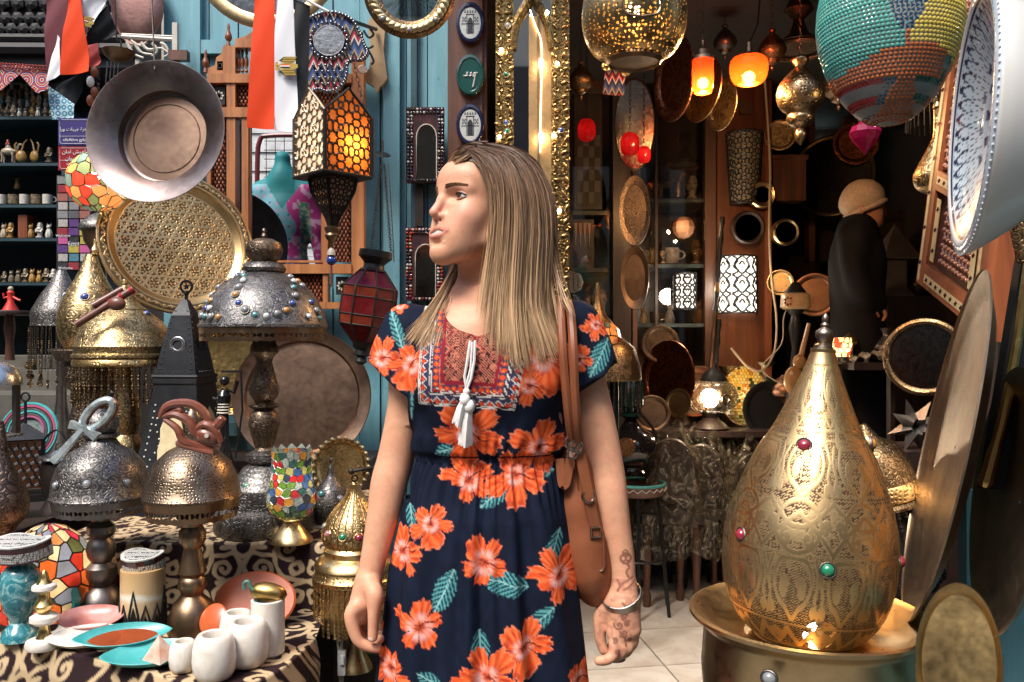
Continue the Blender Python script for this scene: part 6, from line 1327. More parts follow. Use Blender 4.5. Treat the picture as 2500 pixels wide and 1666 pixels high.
add(sb, 'step_rack', MB().bx(P(-40,0,SD).x, P(150,0,SD).x, SD+.05, SD+.2, P(0,285,SD).z+.004, P(0,264,SD+.06).z-.004).bx(P(-10,0,SD).x, P(125,0,SD).x, SD+.085, SD+.2, P(0,264,SD+.06).z-.004, P(0,242,SD+.1).z-.004).bx(P(10,0,SD).x, P(105,0,SD).x, SD+.12, SD+.2, P(0,242,SD+.1).z-.004, P(0,222,SD+.13).z-.004).bx(P(35,0,SD).x, P(85,0,SD).x, SD+.15, SD+.2, P(0,222,SD+.13).z-.004, P(0,202,SD+.16).z-.004), SHM, False)
souvenir('camel_figurine', 20, 397, TINT[0], 'ivory camel figurine with red rider, left of the golden harp pair', 'figurine', None, 1.0); souvenir('figurine', 19, 362, TINT[4], 'small red headed rider on the ivory camel', 'figurine', None, .55); souvenir('harp_figurine', 52, 397, TINT[1], 'golden harp shaped ornament left in the pair on the second shelf', 'ornament', None, 1.0, .3); souvenir('harp_figurine', 84, 397, TINT[1], 'golden harp shaped ornament right in the pair on the second shelf', 'ornament', None, 1.0, 2.8); souvenir('figurine', 120, 397, TINT[3], 'dark figurine standing alone at the end of the second shelf', 'figurine', None, 1.0); souvenir('figurine', -12, 397, TINT[5], 'pale figurine at the start of the second shelf', 'figurine', None, .9)
for i in range(5): souvenir('mug', 4+i*28, 499, [TINT[5],TINT[3]][i % 2 if i != 1 else 1], ['white mug first on the third souvenir shelf','dark mug second on the third souvenir shelf','white mug in the middle of the third souvenir shelf','dark mug fourth on the third souvenir shelf','white mug last on the third souvenir shelf'][i], 'mug', 'mugs on the third shelf', .95, .5)
souvenir('cat_figurine', 42, 462, TINT[1], 'small golden cat figurine behind the mugs', 'figurine', None, .8, 0, SD+.1)
for i, (x, m_, kd) in enumerate(((10,0,'cat_figurine'),(26,1,'figurine'),(75,1,'cat_figurine'),(97,5,'figurine'),(120,5,'cat_figurine'))): souvenir(kd, x, 581, TINT[m_], ['ivory cat on the fourth shelf at the edge','golden figurine second on the fourth shelf','golden cat beside the brown box on the fourth shelf','white figurine on books on the fourth shelf','white cat last on the fourth shelf'][i], 'figurine', 'figures on the fourth shelf', 1.0)
single('wooden_box', bxpx(MB(), 44, 525, 66, 581, SD, .1), WOOD_RED, 'upright brown box among the figures on the fourth shelf', 'box', P(55,581,SD), smooth=False)
for i in range(9): souvenir(r4.choice(['figurine','cat_figurine']), -6+i*17, 689, r4.choice([TINT[3],TINT[5],TINT[1]]), 'small dark figurine in the row on the fifth souvenir shelf', 'figurine', 'figurines on the fifth shelf', r4.uniform(.7,1.0), 0)
t = thing('side_table', 'small round dark table with turned leg before the souvenir shelves', 'table', P(28, 880, 3.6)); add(t, 'table_top', MB().lathe(P(28,764,3.6), [(.001,.008),(.115,.008),(.118,0),(.115,-.01),(.001,-.012)], 30), WOOD_DK); add(t, 'leg', MB().lathe(P(24,880,3.6), [(.02,0),(.016,.08),(.024,.14),(.018,.2)], 12), WOOD_BR)
t = thing('doll', 'bright red dancing doll on the small round table', 'doll', P(26,762,3.58)); DR = plainmat('doll_red', (.62,.03,.02), .5); add(t, 'skirt', MB().lathe(P(26,762,3.58), [(.036,0),(.034,.006),(.014,.045),(.012,.07),(.016,.085),(.008,.095)], 14), DR); add(t, 'head', MB().ball(P(26,706,3.58), .012, 10), TINT[0]); add(t, 'arm', MB().tube([P(22,724,3.58), P(10,728,3.57), P(8,716,3.57)], .005, 6), DR); add(t, 'arm', MB().tube([P(30,724,3.58), P(44,732,3.57), P(50,734,3.57)], .005, 6), DR)
# appliqué banner and blue patterned panel
KH = (lambda t: (lambda co: t.done(t.bsdf(col=t.ramp(t.math('FRACT', t.math('MULTIPLY', t.voro(co, 13, 'F1', .2), 3.2)), [(0.0,(.45,.03,.02)),(.3,(.62,.58,.55)),(.42,(.05,.03,.16)),(.62,(.55,.05,.02)),(.8,(.02,.12,.08)),(.9,(.6,.55,.5))], 'CONSTANT'), rough=.85)))(t.coord()))(NT('applique'))
b = thing('applique_banner', 'red and white applique cloth valance above the heap of figurines', 'banner', P(60, 160, 3.95)); m = MB(); k = 3.95/FPX
m.prism([((x-60)*k, (200-y)*k) for x, y in ((-60,158),(-60,215),(0,222),(48,182),(90,228),(118,218),(118,176),(60,160))], Vector((1,0,0)), Vector((0,0,1)), Vector((0,1,0)), P(60,200,3.95), .004); add(b, 'valance', m, KH, False); m = MB()
for i in range(24): m.torus(P(-50+i*8, 156+i*.5, 3.94), .010, .003, 8, 4, facing((0,-1,0)))
add(b, 'trim', m, plainmat('trim_red', (.3,.04,.03), .8))
LCE = (lambda t: (lambda co: t.done(t.bsdf(col=t.mix(t.ramp(t.math('SINE', t.math('MULTIPLY', t.voro(co, 34, 'F1', .1), 14)), [(.35,0.0),(.5,1.0)]), (.06,.25,.36), (.55,.66,.68)), rough=.7)))(t.coord()))(NT('blue_lace'))
hang('patterned_cloth', 'blue and white patterned cloth hanging beside the flag over the signs', 'cloth', [(112,205,4.0),(182,255,4.0),(178,292,4.0),(128,292,4.0)], LCE, .004)
FORM = {'ا':'ﺍﺎﺍﺎ','ر':'ﺭﺮﺭﺮ','و':'ﻭﻮﻭﻮ','ة':'ﺓﺔﺓﺔ','ف':'ﻑﻒﻓﻔ','خ':'ﺥﺦﺧﺨ','ج':'ﺝﺞﺟﺠ','ي':'ﻱﻲﻳﻴ','ب':'ﺏﺐﺑﺒ','ت':'ﺕﺖﺗﺘ','م':'ﻡﻢﻣﻤ','ل':'ﻝﻞﻟﻠ','ه':'ﻩﻪﻫﻬ','ش':'ﺵﺶﺷﺸ','ن':'ﻥﻦﻧﻨ','س':'ﺱﺲﺳﺴ'}
def arab(s):
 out = []; NJ = 'اروة'
 for i, ch in enumerate(s):
  if ch not in FORM: out.append(ch); continue
  pv = i > 0 and s[i-1] in FORM and s[i-1] not in NJ; nx = i+1 < len(s) and s[i+1] in FORM and ch not in NJ
  out.append(FORM[ch][(1 if pv else 0)+(2 if nx else 0)])
 return ''.join(reversed(out))
SGW = plainmat('sign_white', (.72,.72,.72), .5); RX = Matrix.Rotation(PI/2, 3, 'X')
def sign(name, lab, x0, y0, x1, y1, col, ar, lat, latp):
 d = 3.7; t = thing(name, lab, 'sign', P((x0+x1)/2, y1, d)); k = d/FPX; add(t, 'board', bxpx(MB(), x0, y0, x1, y1, d, .006), plainmat('sign_'+name+str(y0), col, .35), False)
 ins = 4; q = [(x0+ins+4,y0+ins),(x1-ins-4,y0+ins),(x1-ins,y0+ins+4),(x1-ins,y1-ins-4),(x1-ins-4,y1-ins),(x0+ins+4,y1-ins),(x0+ins,y1-ins-4),(x0+ins,y0+ins+4)]; add(t, 'border', MB().tube([P(a,b,d-.001) for a, b in q], .0011, 4, True).tube([P(x0+ins,latp-9,d-.001), P(x1-ins,latp-9,d-.001)], .0009, 4), SGW)
 for s, y, h in ar: text_mesh(t, arab(s), P((x0+x1)/2, y, d-.0015), RX, h*k, SGW)
 for q, s in enumerate(lat): text_mesh(t, s, P((x0+x1)/2, latp+q*10, d-.0015), RX, (10 if len(lat) == 1 else 8)*k, SGW)
sign('shop_sign', 'purple enamel sign with white Arabic lettering beside the mosaic globe', 142, 289, 226, 355, (.045,.03,.16), [('فاخرة جيبات ورا',316,12)], ['elfa4khra gybat'], 342); sign('shop_sign', 'red enamel sign with white Arabic lettering below the purple sign', 142, 358, 226, 416, (.30,.012,.018), [('ملهيش امان',371,13),('و النسوان',387,13)], ['elgym elhadid', 'elfi awel'], 401)
t = thing('magnet_board', 'board of small square fridge magnets and picture cards under the signs', 'magnet board', P(178, 662, 3.72)); add(t, 'board', bxpx(MB(), 138, 428, 222, 662, 3.724, .008), BLACK, False)
MC = [(.10,.10,.11),(.30,.02,.03),(.55,.10,.30),(.10,.03,.20),(.5,.42,.06),(.45,.42,.38),(.07,.22,.3),(.02,.02,.025),(.35,.12,.09),(.25,.25,.25)]; MM_ = [plainmat('magnet_%d' % i, c, .3, .5, tuple(k*.5+.05 for k in c), 90) for i, c in enumerate(MC)]
cells = [(9,0,8),(1,9,8),(8,0,7),(5,9,8),(9,0,8),(5,3,5),(1,3,4),(2,7,4),(3,4,2),(5,6,5),(7,1,7)]
for j, rw_ in enumerate(cells):
 for i, ci in enumerate(rw_): add(t, 'magnet', bxpx(MB(), 140+i*27+(j%2)*2, 431+j*21, 140+i*27+25, 431+j*21+18, 3.716, .007), MM_[ci], False)
for s, x, y, h in (('Egypt',180,595,13),('Welcome',154,576,9),('Welcome',160,655,9)): text_mesh(t, s, P(x, y, 3.7145), RX, h*3.7/FPX, SGW)
# ---- small goods on the table
ALAB = (lambda t: (lambda co: t.done(t.bsdf(col=t.mix(t.ramp(t.noise(co, 22, 5, .6, 1.0), [(.4,0.0),(.7,1.0)]), (.74,.71,.65), (.60,.53,.44)), rough=.3, sss=.25, sssr=(1,.9,.75), ssss=.01, coat=.2)))(t.coord()))(NT('alabaster'))
TURQ = (lambda t: (lambda co: t.done(t.bsdf(col=t.ramp(t.noise(co, 26, 6, .7, 2.2), [(.3,(.015,.09,.12)),(.5,(.03,.21,.25)),(.62,(.30,.48,.48)),(.75,(.02,.12,.17))]), rough=.2, coat=.4)))(t.coord()))(NT('turquoise_stone'))
TEALS = plainmat('teal_stone', (.03,.30,.30), .3, .5, (.10,.42,.42), 18); CORAL = plainmat('coral_stone', (.52,.115,.035), .3, .5, (.42,.085,.03), 14); ROSE = plainmat('rose_stone', (.62,.36,.34), .3, .5, (.45,.10,.06), 16)
def potp(r, y0, y1, d, w=.82): k = d/FPX; H = (y1-y0)*k*.88; R = r*k*1.04; return [(R*.62,0),(R*.80,H*.04),(R*.95,H*.18),(R,H*.42),(R*.96,H*.70),(R*.86,H*.90),(R*.74,H*.985),(R*.66,H),(R*.54,H*.985),(R*.50,H*.9),(R*.6,H*.3),(.001,H*.2)]
for (cx, r, y0, y1, d, lab) in ((447,32,1556,1640,1.61,'smallest white alabaster pot at the front left of the pots'),(523,50,1534,1658,1.575,'round white alabaster pot nearest the table edge'),(602,52,1502,1626,1.64,'largest white alabaster pot behind the round one'),(578,40,1494,1600,1.72,'pinkish alabaster pot half hidden behind the largest pot')):
 single('alabaster_pot', MB().lathe(PZ(cx, TZ+.002, d), potp(r, y0, y1, d), 40), ALAB, lab, 'pot', PZ(cx, TZ, d), 'alabaster pots')
k = 1.7/FPX; single('alabaster_cylinder', MB().lathe(PZ(654,TZ+.002,1.70), [(36*k,0),(40*k,.004),(40*k,132*k),(36*k,134*k),(32*k,132*k),(30*k,90*k),(.001,88*k)], 40), ALAB, 'tall white alabaster cylinder with the golden ibis on it', 'vase', PZ(654,TZ,1.70))
t = thing('ibis_figurine', 'golden ibis figurine with green neck on the alabaster cylinder', 'figurine', P(650,1468,1.70)); add(t, 'body', MB().ball(P(655,1446,1.70), .021, 14, (1.9,1,.95), Matrix.Rotation(.15,3,'Y')), metal('ibis_gold', (.62,.40,.13), (.3,.17,.06), .3)); GRNM = plainmat('patina_green', (.07,.19,.15), .4); add(t, 'neck', MB().tube([Vector(p) for p in spline([P(626,1447,1.69), P(612,1434,1.69), P(606,1420,1.69), P(596,1424,1.69), P(597,1438,1.69)], 12)], .004, 6), GRNM)
for s in (-1, 1): add(t, 'leg', MB().tube([P(652+6*s,1458,1.70), P(645+6*s,1467,1.70), P(628+6*s,1468,1.695)], .0022, 5), GRNM)
single('stone_plate', MB().lathe(P(622,1468,1.88), [(.001,.004),(.094,.004),(.098,0),(.094,-.006),(.001,-.008)], 48, facing((-.1,-.86,.5)) @ Matrix.Diagonal(Vector((1,.70,1)))), CORAL, 'large coral stone plate leaning behind the alabaster pots', 'plate', P(622,1520,1.88)); single('stone_plate', MB().lathe(P(520,1512,1.78), [(.001,.003),(.030,.003),(.034,0),(.001,-.006)], 36, facing((-.3,-.8,.5))), CORAL, 'small coral stone plate between the bronze lamp and the pots', 'plate', P(520,1540,1.78))
def odish(name, lab, px, py, d, a, b, mat, tilt, spin, sharp_=1.0, mat2=None):
 c = P(px, py, d); M = Matrix.Rotation(spin, 3, 'Z') @ Matrix.Rotation(tilt, 3, 'X'); pr = [(.01,-.010),(.5,-.009),(.85,-.002),(1.0,.008),(.97,.009),(.82,.002),(.5,-.005),(.01,-.006)]; m = MB(); n = 44
 for (r, h) in pr: m.v += [tuple(c+M @ Vector((a*r*math.copysign(abs(math.cos(2*PI*q/n))**.9, math.cos(2*PI*q/n)), b*r*math.copysign(abs(math.sin(2*PI*q/n))**sharp_, math.sin(2*PI*q/n)), h))) for q in range(n)]
 for i in range(len(pr)-1): m.f += [(i*n+q, i*n+(q+1)%n, (i+1)*n+(q+1)%n, (i+1)*n+q) for q in range(n)]
 t = thing(name, lab, 'dish', c); add(t, 'dish', m, mat)
 if mat2: add(t, 'inlay', MB().lathe(c+M @ Vector((0,0,-.0015)), [(.8,.001),(.01,.001)], 40, M @ Matrix.Diagonal(Vector((a,b,1)))), mat2)
odish('stone_dish', 'pink and white veined oval stone dish', 222, 1512, 1.80, .068, .040, ROSE, .35, .2); odish('stone_dish', 'white leaf shaped stone dish in front of the pink dish', 214, 1558, 1.74, .082, .040, ALAB, .25, .28, 1.5); odish('stone_dish', 'turquoise leaf dish with a coral centre', 300, 1556, 1.70, .095, .036, TEALS, .35, .35, 1.5, CORAL); odish('stone_dish', 'large turquoise oval dish lying under the small pyramid', 375, 1600, 1.655, .100, .052, TEALS, .12, .3, 1.4); odish('stone_dish', 'small cream round dish beside the candlestick', 140, 1556, 1.80, .036, .03, ALAB, .5, -.3)
c = P(392, 1590, 1.63); single('stone_pyramid', MB().raw([c+Vector(p) for p in ((-.03,-.015,-.012),(.012,-.032,-.016),(.03,.012,-.012),(-.012,.03,-.012),(-.002,-.002,.034))], [(0,1,4),(1,2,4),(2,3,4),(3,0,4),(3,2,1,0)]), plainmat('pyramid_stone', (.66,.58,.50), .4, .5, (.55,.24,.15), 30), 'small white and pink stone pyramid on the turquoise dish', 'pyramid', c, smooth=False)
single('stone_vase', MB().lathe(PZ(50,TZ+.001,1.79), smoothprof(pxprof([(28,1358),(26,1366),(24,1376),(40,1396),(46,1425),(41,1470),(24,1512),(23,1520),(40,1542),(44,1559)][::-1], 1.79, 1559), 40), 44), TURQ, 'marbled turquoise stone vase holding up an inlaid box', 'vase', PZ(50,TZ,1.79))
INLW = (lambda t: (lambda co: t.done(t.bsdf(col=t.mix(t.ramp(t.voro(co, 210, 'DISTANCE_TO_EDGE', .3), [(.05,0.0),(.14,1.0)]), (.03,.03,.035), (.60,.60,.57)), rough=.3, coat=.3)))(t.coord()))(NT('mother_of_pearl_mosaic'))
MARN = plainmat('maroon_lacquer', (.05,.008,.012), .2, .6, None, 20, .05, 0, .5)
def heartbox(lab, cx, y, d, w, tilt):
 t = thing('inlaid_box', lab, 'box', P(cx, y, d)); kx = w*d/FPX
 pl = [(-.5,.0),(-.46,.16),(-.34,.27),(-.18,.30),(0,.27),(.16,.20),(.32,.17),(.46,.20),(.52,.14),(.47,-.02),(.38,-.16),(.2,-.27),(0,-.33),(-.22,-.32),(-.4,-.22)][::-1]; o = P(cx, y, d); R = Matrix.Rotation(tilt, 3, 'X'); ax, ay, az = R @ Vector((1,0,0)), R @ Vector((0,1,0)), R @ Vector((0,0,1)); pp = [(a*kx, b*kx) for a, b in pl]; sc2 = [(a*.985, b*.985) for a, b in pp]
 add(t, 'base_band', MB().prism(sc2, ax, ay, az, o, .004), MARN, False); add(t, 'mosaic_band', MB().prism(pp, ax, ay, az, o+az*.004, .020), INLW, False); add(t, 'lid_band', MB().prism(sc2, ax, ay, az, o+az*.024, .014), MARN, False); add(t, 'lid', MB().prism([(a*1.01, b*1.01) for a, b in pp], ax, ay, az, o+az*.038, .003), plainmat('lid_border', (.6,.6,.57), .3), False); add(t, 'lid_inlay', MB().prism([(a*.82, b*.82) for a, b in pp], ax, ay, az, o+az*.041, .0012), INLW, False)
heartbox('heart shaped pearl inlaid box on the turquoise vase', 56, 1361, 1.78, 128, .25); heartbox('heart shaped pearl inlaid box on the banded alabaster tube', 350, 1392, 1.85, 98, .3)
BAND = (lambda t: (lambda s, co: (t.t.links.new(co, s.inputs[0]), t.done(t.bsdf(col=t.ramp(t.math('ADD', t.math('MULTIPLY', s.outputs[2], 6.0), t.math('MULTIPLY', t.noise(co, 14, 2), .22)), [(.3,(.58,.42,.24)),(.52,(.62,.46,.27)),(.58,(.78,.74,.64)),(.64,(.60,.42,.22)),(.9,(.52,.34,.16))]), rough=.3, sss=.2, ssss=.01, coat=.2)))[1])(t.n('SeparateXYZ'), t.coord()))(NT('banded_alabaster'))
t = thing('alabaster_tube', 'banded cream alabaster tube with black lace base', 'candle holder', PZ(349,TZ,1.85)); k = 1.85/FPX; add(t, 'tube', MB().lathe(PZ(349,TZ+.001,1.85), [(50*k,0),(51*k,.004),(51*k,148*k),(46*k,149*k),(.001,140*k)], 44), BAND)
m = MB(); cc = PZ(349,TZ,1.85)
for q in range(12):
 a = 2*PI*q/12; f_ = lambda u, v: cc+Vector((math.cos(a+u*.26)*51.8*k, math.sin(a+u*.26)*51.8*k, v*k)); hh = 70 if q % 3 else 105
 m.tube([f_(-1,8), f_(-.8,hh*.45), f_(0,hh), f_(.8,hh*.45), f_(1,8)], .003, 5).tube([f_(-.5,8), f_(-.35,hh*.4), f_(0,hh*.62), f_(.35,hh*.4), f_(.5,8)], .0026, 5).tube([f_(0,5), f_(0,hh*.5)], .002, 5).tube([f_(-1,10), f_(1,10)], .004, 5)
add(t, 'lace_base', m, BLACK)
t = thing('candlestick', 'small gold and white stacked candlestick before the turquoise vase', 'candlestick', PZ(108,TZ,1.74))
LP(t, 'stem', 108, 1.74, [(2,1392),(7,1398),(9,1406),(13,1416),(18,1424),(12,1444),(13,1462),(24,1476),(22,1484),(10,1496),(14,1520),(11,1530),(14,1546),(20,1558)], GLD, 24); LP(t, 'disc', 108, 1.74, [(20,1424),(27,1429),(28,1437),(20,1443)], ALAB, 28); LP(t, 'disc', 108, 1.74, [(22,1498),(32,1504),(33,1514),(22,1523)], ALAB, 28); LP(t, 'foot', 108, 1.74, [(20,1556),(40,1562),(43,1572),(40,1580)], ALAB, 32)
t, M, c = tray('stone_ring_bowl', 'turquoise stone bowl standing on its edge behind the candlestick', 'bowl', 163, 1468, 1.86, .046, (-.55,-.80,.1), [(.75,-.35),(1.0,-.1),(1.0,.15),(.86,.2),(.68,.1),(.5,-.15),(.01,-.2)], plainmat('turq_green', (.03,.24,.22), .25, .5, (.01,.09,.09), 26, .1, 0, .3), 40)
# stained glass dome
c = PZ(118, TZ+.02, 1.90); k = 1.9/FPX; t = thing('stained_glass_lamp', 'stained glass dome lamp of orange, red and green panes behind the turquoise vase', 'lamp', PZ(118,TZ,1.9)); R = 112*k; G_BLU = glassy('glass_blue', (.20,.24,.34)); G_OLI = glassy('glass_olive', (.10,.12,.045)); G_PIN = glassy('glass_pink', (.6,.03,.09))
dp = [(R*.94,0),(R*1.0,R*.35),(R*.99,R*.75),(R*.86,R*1.25),(R*.62,R*1.62),(R*.32,R*1.85),(R*.08,R*1.93)]
def pick(u, v, r):
 return r.choice([G_ORG, G_RED, G_ORG, G_CRM, G_OLI, G_RED, G_CRM, G_BLU]) if v < .6 else r.choice([G_CRM, G_CRM, G_OLI, G_PIN, G_BLU, G_AMB, G_CRM])
mosaic(t, c, dp, 120, None, 21, .0014, .002, pick=pick, lr=.0018); LP(t, 'base', 118, 1.9, [(104,1495),(108,1500),(104,1517)], LEAD, 40); bulb(t, c+Vector((0,0,.09)), .25, (1,.75,.45), .03); add(t, 'bulb', MB().ball(c+Vector((0,0,.06)), .014, 10), BULBW)
# ankh, carved eye, pipes
def bar(m, a, b, w0, w1, th, d0, d1):
 A, B = P(*a, d0), P(*b, d1); v = (B-A).normalized(); s = v.cross(Vector((0,1,0))).normalized(); n = Vector((0,1,0)); k = d0/FPX
 m.raw([A+s*w0*k/2-n*th/2, A-s*w0*k/2-n*th/2, B-s*w1*k/2-n*th/2, B+s*w1*k/2-n*th/2, A+s*w0*k/2+n*th/2, A-s*w0*k/2+n*th/2, B-s*w1*k/2+n*th/2, B+s*w1*k/2+n*th/2], [(0,1,2,3),(7,6,5,4),(0,4,5,1),(1,5,6,2),(2,6,7,3),(3,7,4,0)])
AN = (lambda t: (lambda co: t.done(t.bsdf(col=t.mix(t.ramp(t.noise(co, 70, 3), [(.4,0.0),(.65,1.0)]), (.62,.72,.73), (.36,.42,.44)), metal=.6, rough=.25)))(t.coord()))(NT('abalone_silver'))
t = thing('ankh', 'large silver and wood ankh leaning on the pewter dome lamp', 'ankh', P(130,1130,1.78)); m = MB(); bar(m, (206,1044), (130,1128), 11, 17, .014, 1.77, 1.75); add(t, 'shaft', m, AN, False); m = MB(); bar(m, (206,1046), (172,1036), 10, 20, .014, 1.769, 1.77); add(t, 'arm', m, AN, False); m = MB(); bar(m, (206,1046), (238,1068), 10, 22, .014, 1.769, 1.775); add(t, 'arm', m, AN, False)
lp_ = [P(238+46*math.cos(a)*math.cos(-.75)-22*math.sin(a)*math.sin(-.75), 1012+46*math.cos(a)*math.sin(-.75)+22*math.sin(a)*math.cos(-.75), 1.78) for a in np.linspace(0, 2*PI, 36, endpoint=False)]; add(t, 'loop', MB().tube(lp_, .0078, 8, True), AN); add(t, 'loop_back', MB().tube([p+Vector((.002,.008,-.002)) for p in lp_], .0075, 8, True), WOOD_RED)
t = thing('carved_eye', 'carved reddish wooden eye ornament lying over the bronze dome lamp', 'carving', P(465,1095,1.70)); d = 1.70; CW = wood('carved_wood', (.26,.085,.05), (.12,.035,.022), .28, 0, 20, .5)
for pts, r in (([(392,1020),(404,996),(430,986),(470,988),(500,1010),(512,1040),(505,1056)], .009), ([(398,1018),(428,1012),(462,1030),(476,1056),(500,1078),(538,1086)], .009), ([(402,1024),(432,1046),(448,1076),(480,1088),(520,1100)], .008), ([(476,1052),(500,1036),(524,1050),(540,1080)], .008), ([(524,1046),(545,1020)], .010), ([(410,1006),(440,1000),(436,1014)], .006), ([(444,1078),(440,1086),(520,1108)], .006)):
 pp = [Vector(p) for p in spline([P(a,b,d-.004*math.sin(i)) for i, (a,b) in enumerate(pts)], 18)]; add(t, 'carved_stroke', MB().tube(pp, [r*(.6+.5*math.sin(PI*(i+2)/22)) for i in range(19)], 8), CW)
add(t, 'eyeball', MB().ball(P(505,1066,d-.004), .020, 12, (1.25,.5,.75), Matrix.Rotation(.35,3,'Y')), CW); add(t, 'pupil', MB().lathe(P(505,1064,d-.015), [(.0045,0),(.0045,.002),(.001,.002)], 14, facing((0,-1,0))), INL)
t = thing('double_pipe', 'wooden double pipe with red bindings lying on the golden dome lamp', 'flute', P(250,760,2.30)); PW = wood('pipe_wood', (.20,.075,.05), (.10,.035,.025), .4, 0)
for o, (a, b, c2, e) in enumerate(((185,794,326,706),(226,748,300,706))): add(t, 'pipe', MB().tube([P(a,b,2.29+o*.01), P(c2,e,2.33+o*.01)], .0105, 10), PW)
for f_ in (.62, .80, .97): add(t, 'binding', MB().tube([P(185+141*f_-3,794-88*f_+2,2.29+.04*f_), P(185+141*f_+3,794-88*f_-2,2.29+.04*f_)], .0118, 10), plainmat('binding_red', (.40,.012,.02), .5))
add(t, 'cross_wrap', MB().ball(P(285,742,2.31), .022, 10, (1.2,.7,.9)), PW)
# small lanterns at the left edge
t = thing('copper_panel_lantern', 'small black lantern with copper honeycomb panels at the left edge', 'lantern', PZ(62,.80,2.3)); d = 2.3; k = d/FPX; Rz = Matrix.Rotation(.5,3,'Z'); hw = .045
def lc(x, y, yy): return PZ(62,0,2.34)+Rz @ Vector((x*hw, y*hw, 0))+Vector((0,0,P(0,yy,d).z))
for x, y in ((-1,-1),(1,-1),(1,1),(-1,1)): add(t, 'post', MB().tube([lc(x,y,1072), lc(x,y,1225)], .005, 5), BLKM)
for a, b, mt in (((-1,-1),(1,-1),COPPER),((1,-1),(1,1),IRON),((1,1),(-1,1),COPPER),((-1,1),(-1,-1),COPPER)):
 add(t, 'panel', MB().raw([lc(*a,1195), lc(*b,1195), lc(*b,1078), lc(*a,1078)], [(0,1,2,3)]), mt, False); sg = []
 for i in range(5):
  for j in range(7): cx_, cy_ = (i+.5*(j%2))/4.5, j/6.5; sg += [((cx_+.11*math.cos(q*PI/3+PI/6), cy_+.085*math.sin(q*PI/3+PI/6)), (cx_+.11*math.cos((q+1)*PI/3+PI/6), cy_+.085*math.sin((q+1)*PI/3+PI/6))) for q in range(6)]
 fret(t, lambda u, v, a=a, b=b: (lc(*a,1195)*(1-u)+lc(*b,1195)*u)*(1-v)+(lc(*a,1078)*(1-u)+lc(*b,1078)*u)*v+Vector((0,-.002,0)), sg, .0014, BLKM, 'honeycomb', lambda u, v: 0 <= u <= 1 and 0 <= v <= 1)
add(t, 'roof', MB().raw([lc(-1.15,-1.15,1074), lc(1.15,-1.15,1074), lc(1.15,1.15,1074), lc(-1.15,1.15,1074), lc(0,0,1035)], [(0,1,4),(1,2,4),(2,3,4),(3,0,4),(3,2,1,0)]), BLKM, False); add(t, 'base', MB().box(lc(0,0,1218), (.11,.11,.02), Rz), BLKM, False); add(t, 'ring', MB().tube([lc(0,0,1040), lc(0,0,985)], .004, 6).torus(lc(0,0,972), .012, .003, 14, 6, facing((0,-1,0))), BLKM)
t = thing('silver_lantern', 'silver lantern with glass side cut off by the left edge', 'lantern', PZ(0,.80,2.1)); add(t, 'dome', MB().lathe(P(-10,940,2.1), [(.06,0),(.058,.02),(.045,.045),(.02,.06),(.001,.064)], 28), SILVER)
for x in (-60, 35): add(t, 'post', bxpx(MB(), x-6, 938, x+4, 1058, 2.09, .02), PEWTER, False)
add(t, 'glass_pane', bxpx(MB(), -54, 945, 30, 1052, 2.10, .003), CLEAR, False); add(t, 'tray', MB().lathe(P(-10,1068,2.12), [(.062,0),(.066,.006),(.05,.01)], 4, Matrix.Rotation(PI/4,3,'Z')), SILVER, False); LP(t, 'foot', -10, 2.12, [(20,1066),(30,1120),(24,1200),(40,1290),(44,1312)], PEWTER, 20)
single('drop_vase', MB().lathe(PZ(0,TZ+.001,1.95), smoothprof(pxprof([(8,1030),(14,1070),(22,1120),(46,1175),(63,1225),(58,1265),(36,1292),(30,1340),(46,1420),(50,1500)][::-1],1.95,1500),40), 44), metal('bronze_drop', (.26,.19,.15), (.10,.06,.05), .42, 'rosette', 55, .5, .7), 'dull bronze drop shaped lamp cut off by the left edge', 'lamp', PZ(0,TZ,1.95))
t = thing('oil_lamp', 'dark iron oil lamp with pale lid hanging between the lantern and pewter lamp', 'oil lamp', PZ(140,.81,2.2)); LP(t, 'bowl', 140, 2.2, [(18,1120),(34,1132),(38,1160),(30,1200),(22,1215),(36,1240),(38,1252)], IRON_RUST, 28); LP(t, 'lid', 140, 2.2, [(4,1082),(6,1100),(16,1108),(42,1114),(44,1120),(16,1124)], SILVER, 28); add(t, 'handle', MB().tube([Vector(p) for p in spline([P(100,1120,2.2), P(108,1075,2.2), P(140,1050,2.2), P(165,1080,2.2), P(178,1120,2.2)], 16)], .003, 6), IRON)
t = thing('woven_fan', 'pink and turquoise woven fan behind the silver lantern', 'fan', P(85,1110,2.45)); 
for q, (r, mt) in enumerate(((.085,TEALS),(.078,plainmat('fan_pink', (.45,.06,.16), .7)),(.070,PEWTER),(.062,TEALS),(.054,PEWTER),(.046,plainmat('fan_pink2', (.35,.08,.2), .7)))): add(t, 'ring', MB().torus(P(70,1055,2.45), r, .0045, 36, 6, facing((0,-1,.2))), mt)
add(t, 'weave', MB().lathe(P(70,1055,2.455), [(.085,0),(.001,.001)], 36, facing((0,-1,.2))), plainmat('weave', (.06,.09,.09), .8, .3, (.2,.25,.24), 200))
t = thing('black_figure', 'small black statuette with striped kilt and staff beside the black lantern', 'statuette', P(545,1040,2.3)); d = 2.3
add(t, 'body', MB().lathe(P(547,1005,d), [(.012,0),(.016,.02),(.020,.045),(.010,.06)], 12).ball(P(549,930,d), .014, 10).tube([P(545,950,d),P(530,975,d),P(520,972,d)], .005, 6).tube([P(552,950,d),P(572,960,d),P(580,930,d)], .005, 6), plainmat('ebony', (.012,.012,.014), .2)); m = MB()
for q in range(4): m.torus(P(547,1008-q*7,d), .018-.001*q, .0022, 16, 5)
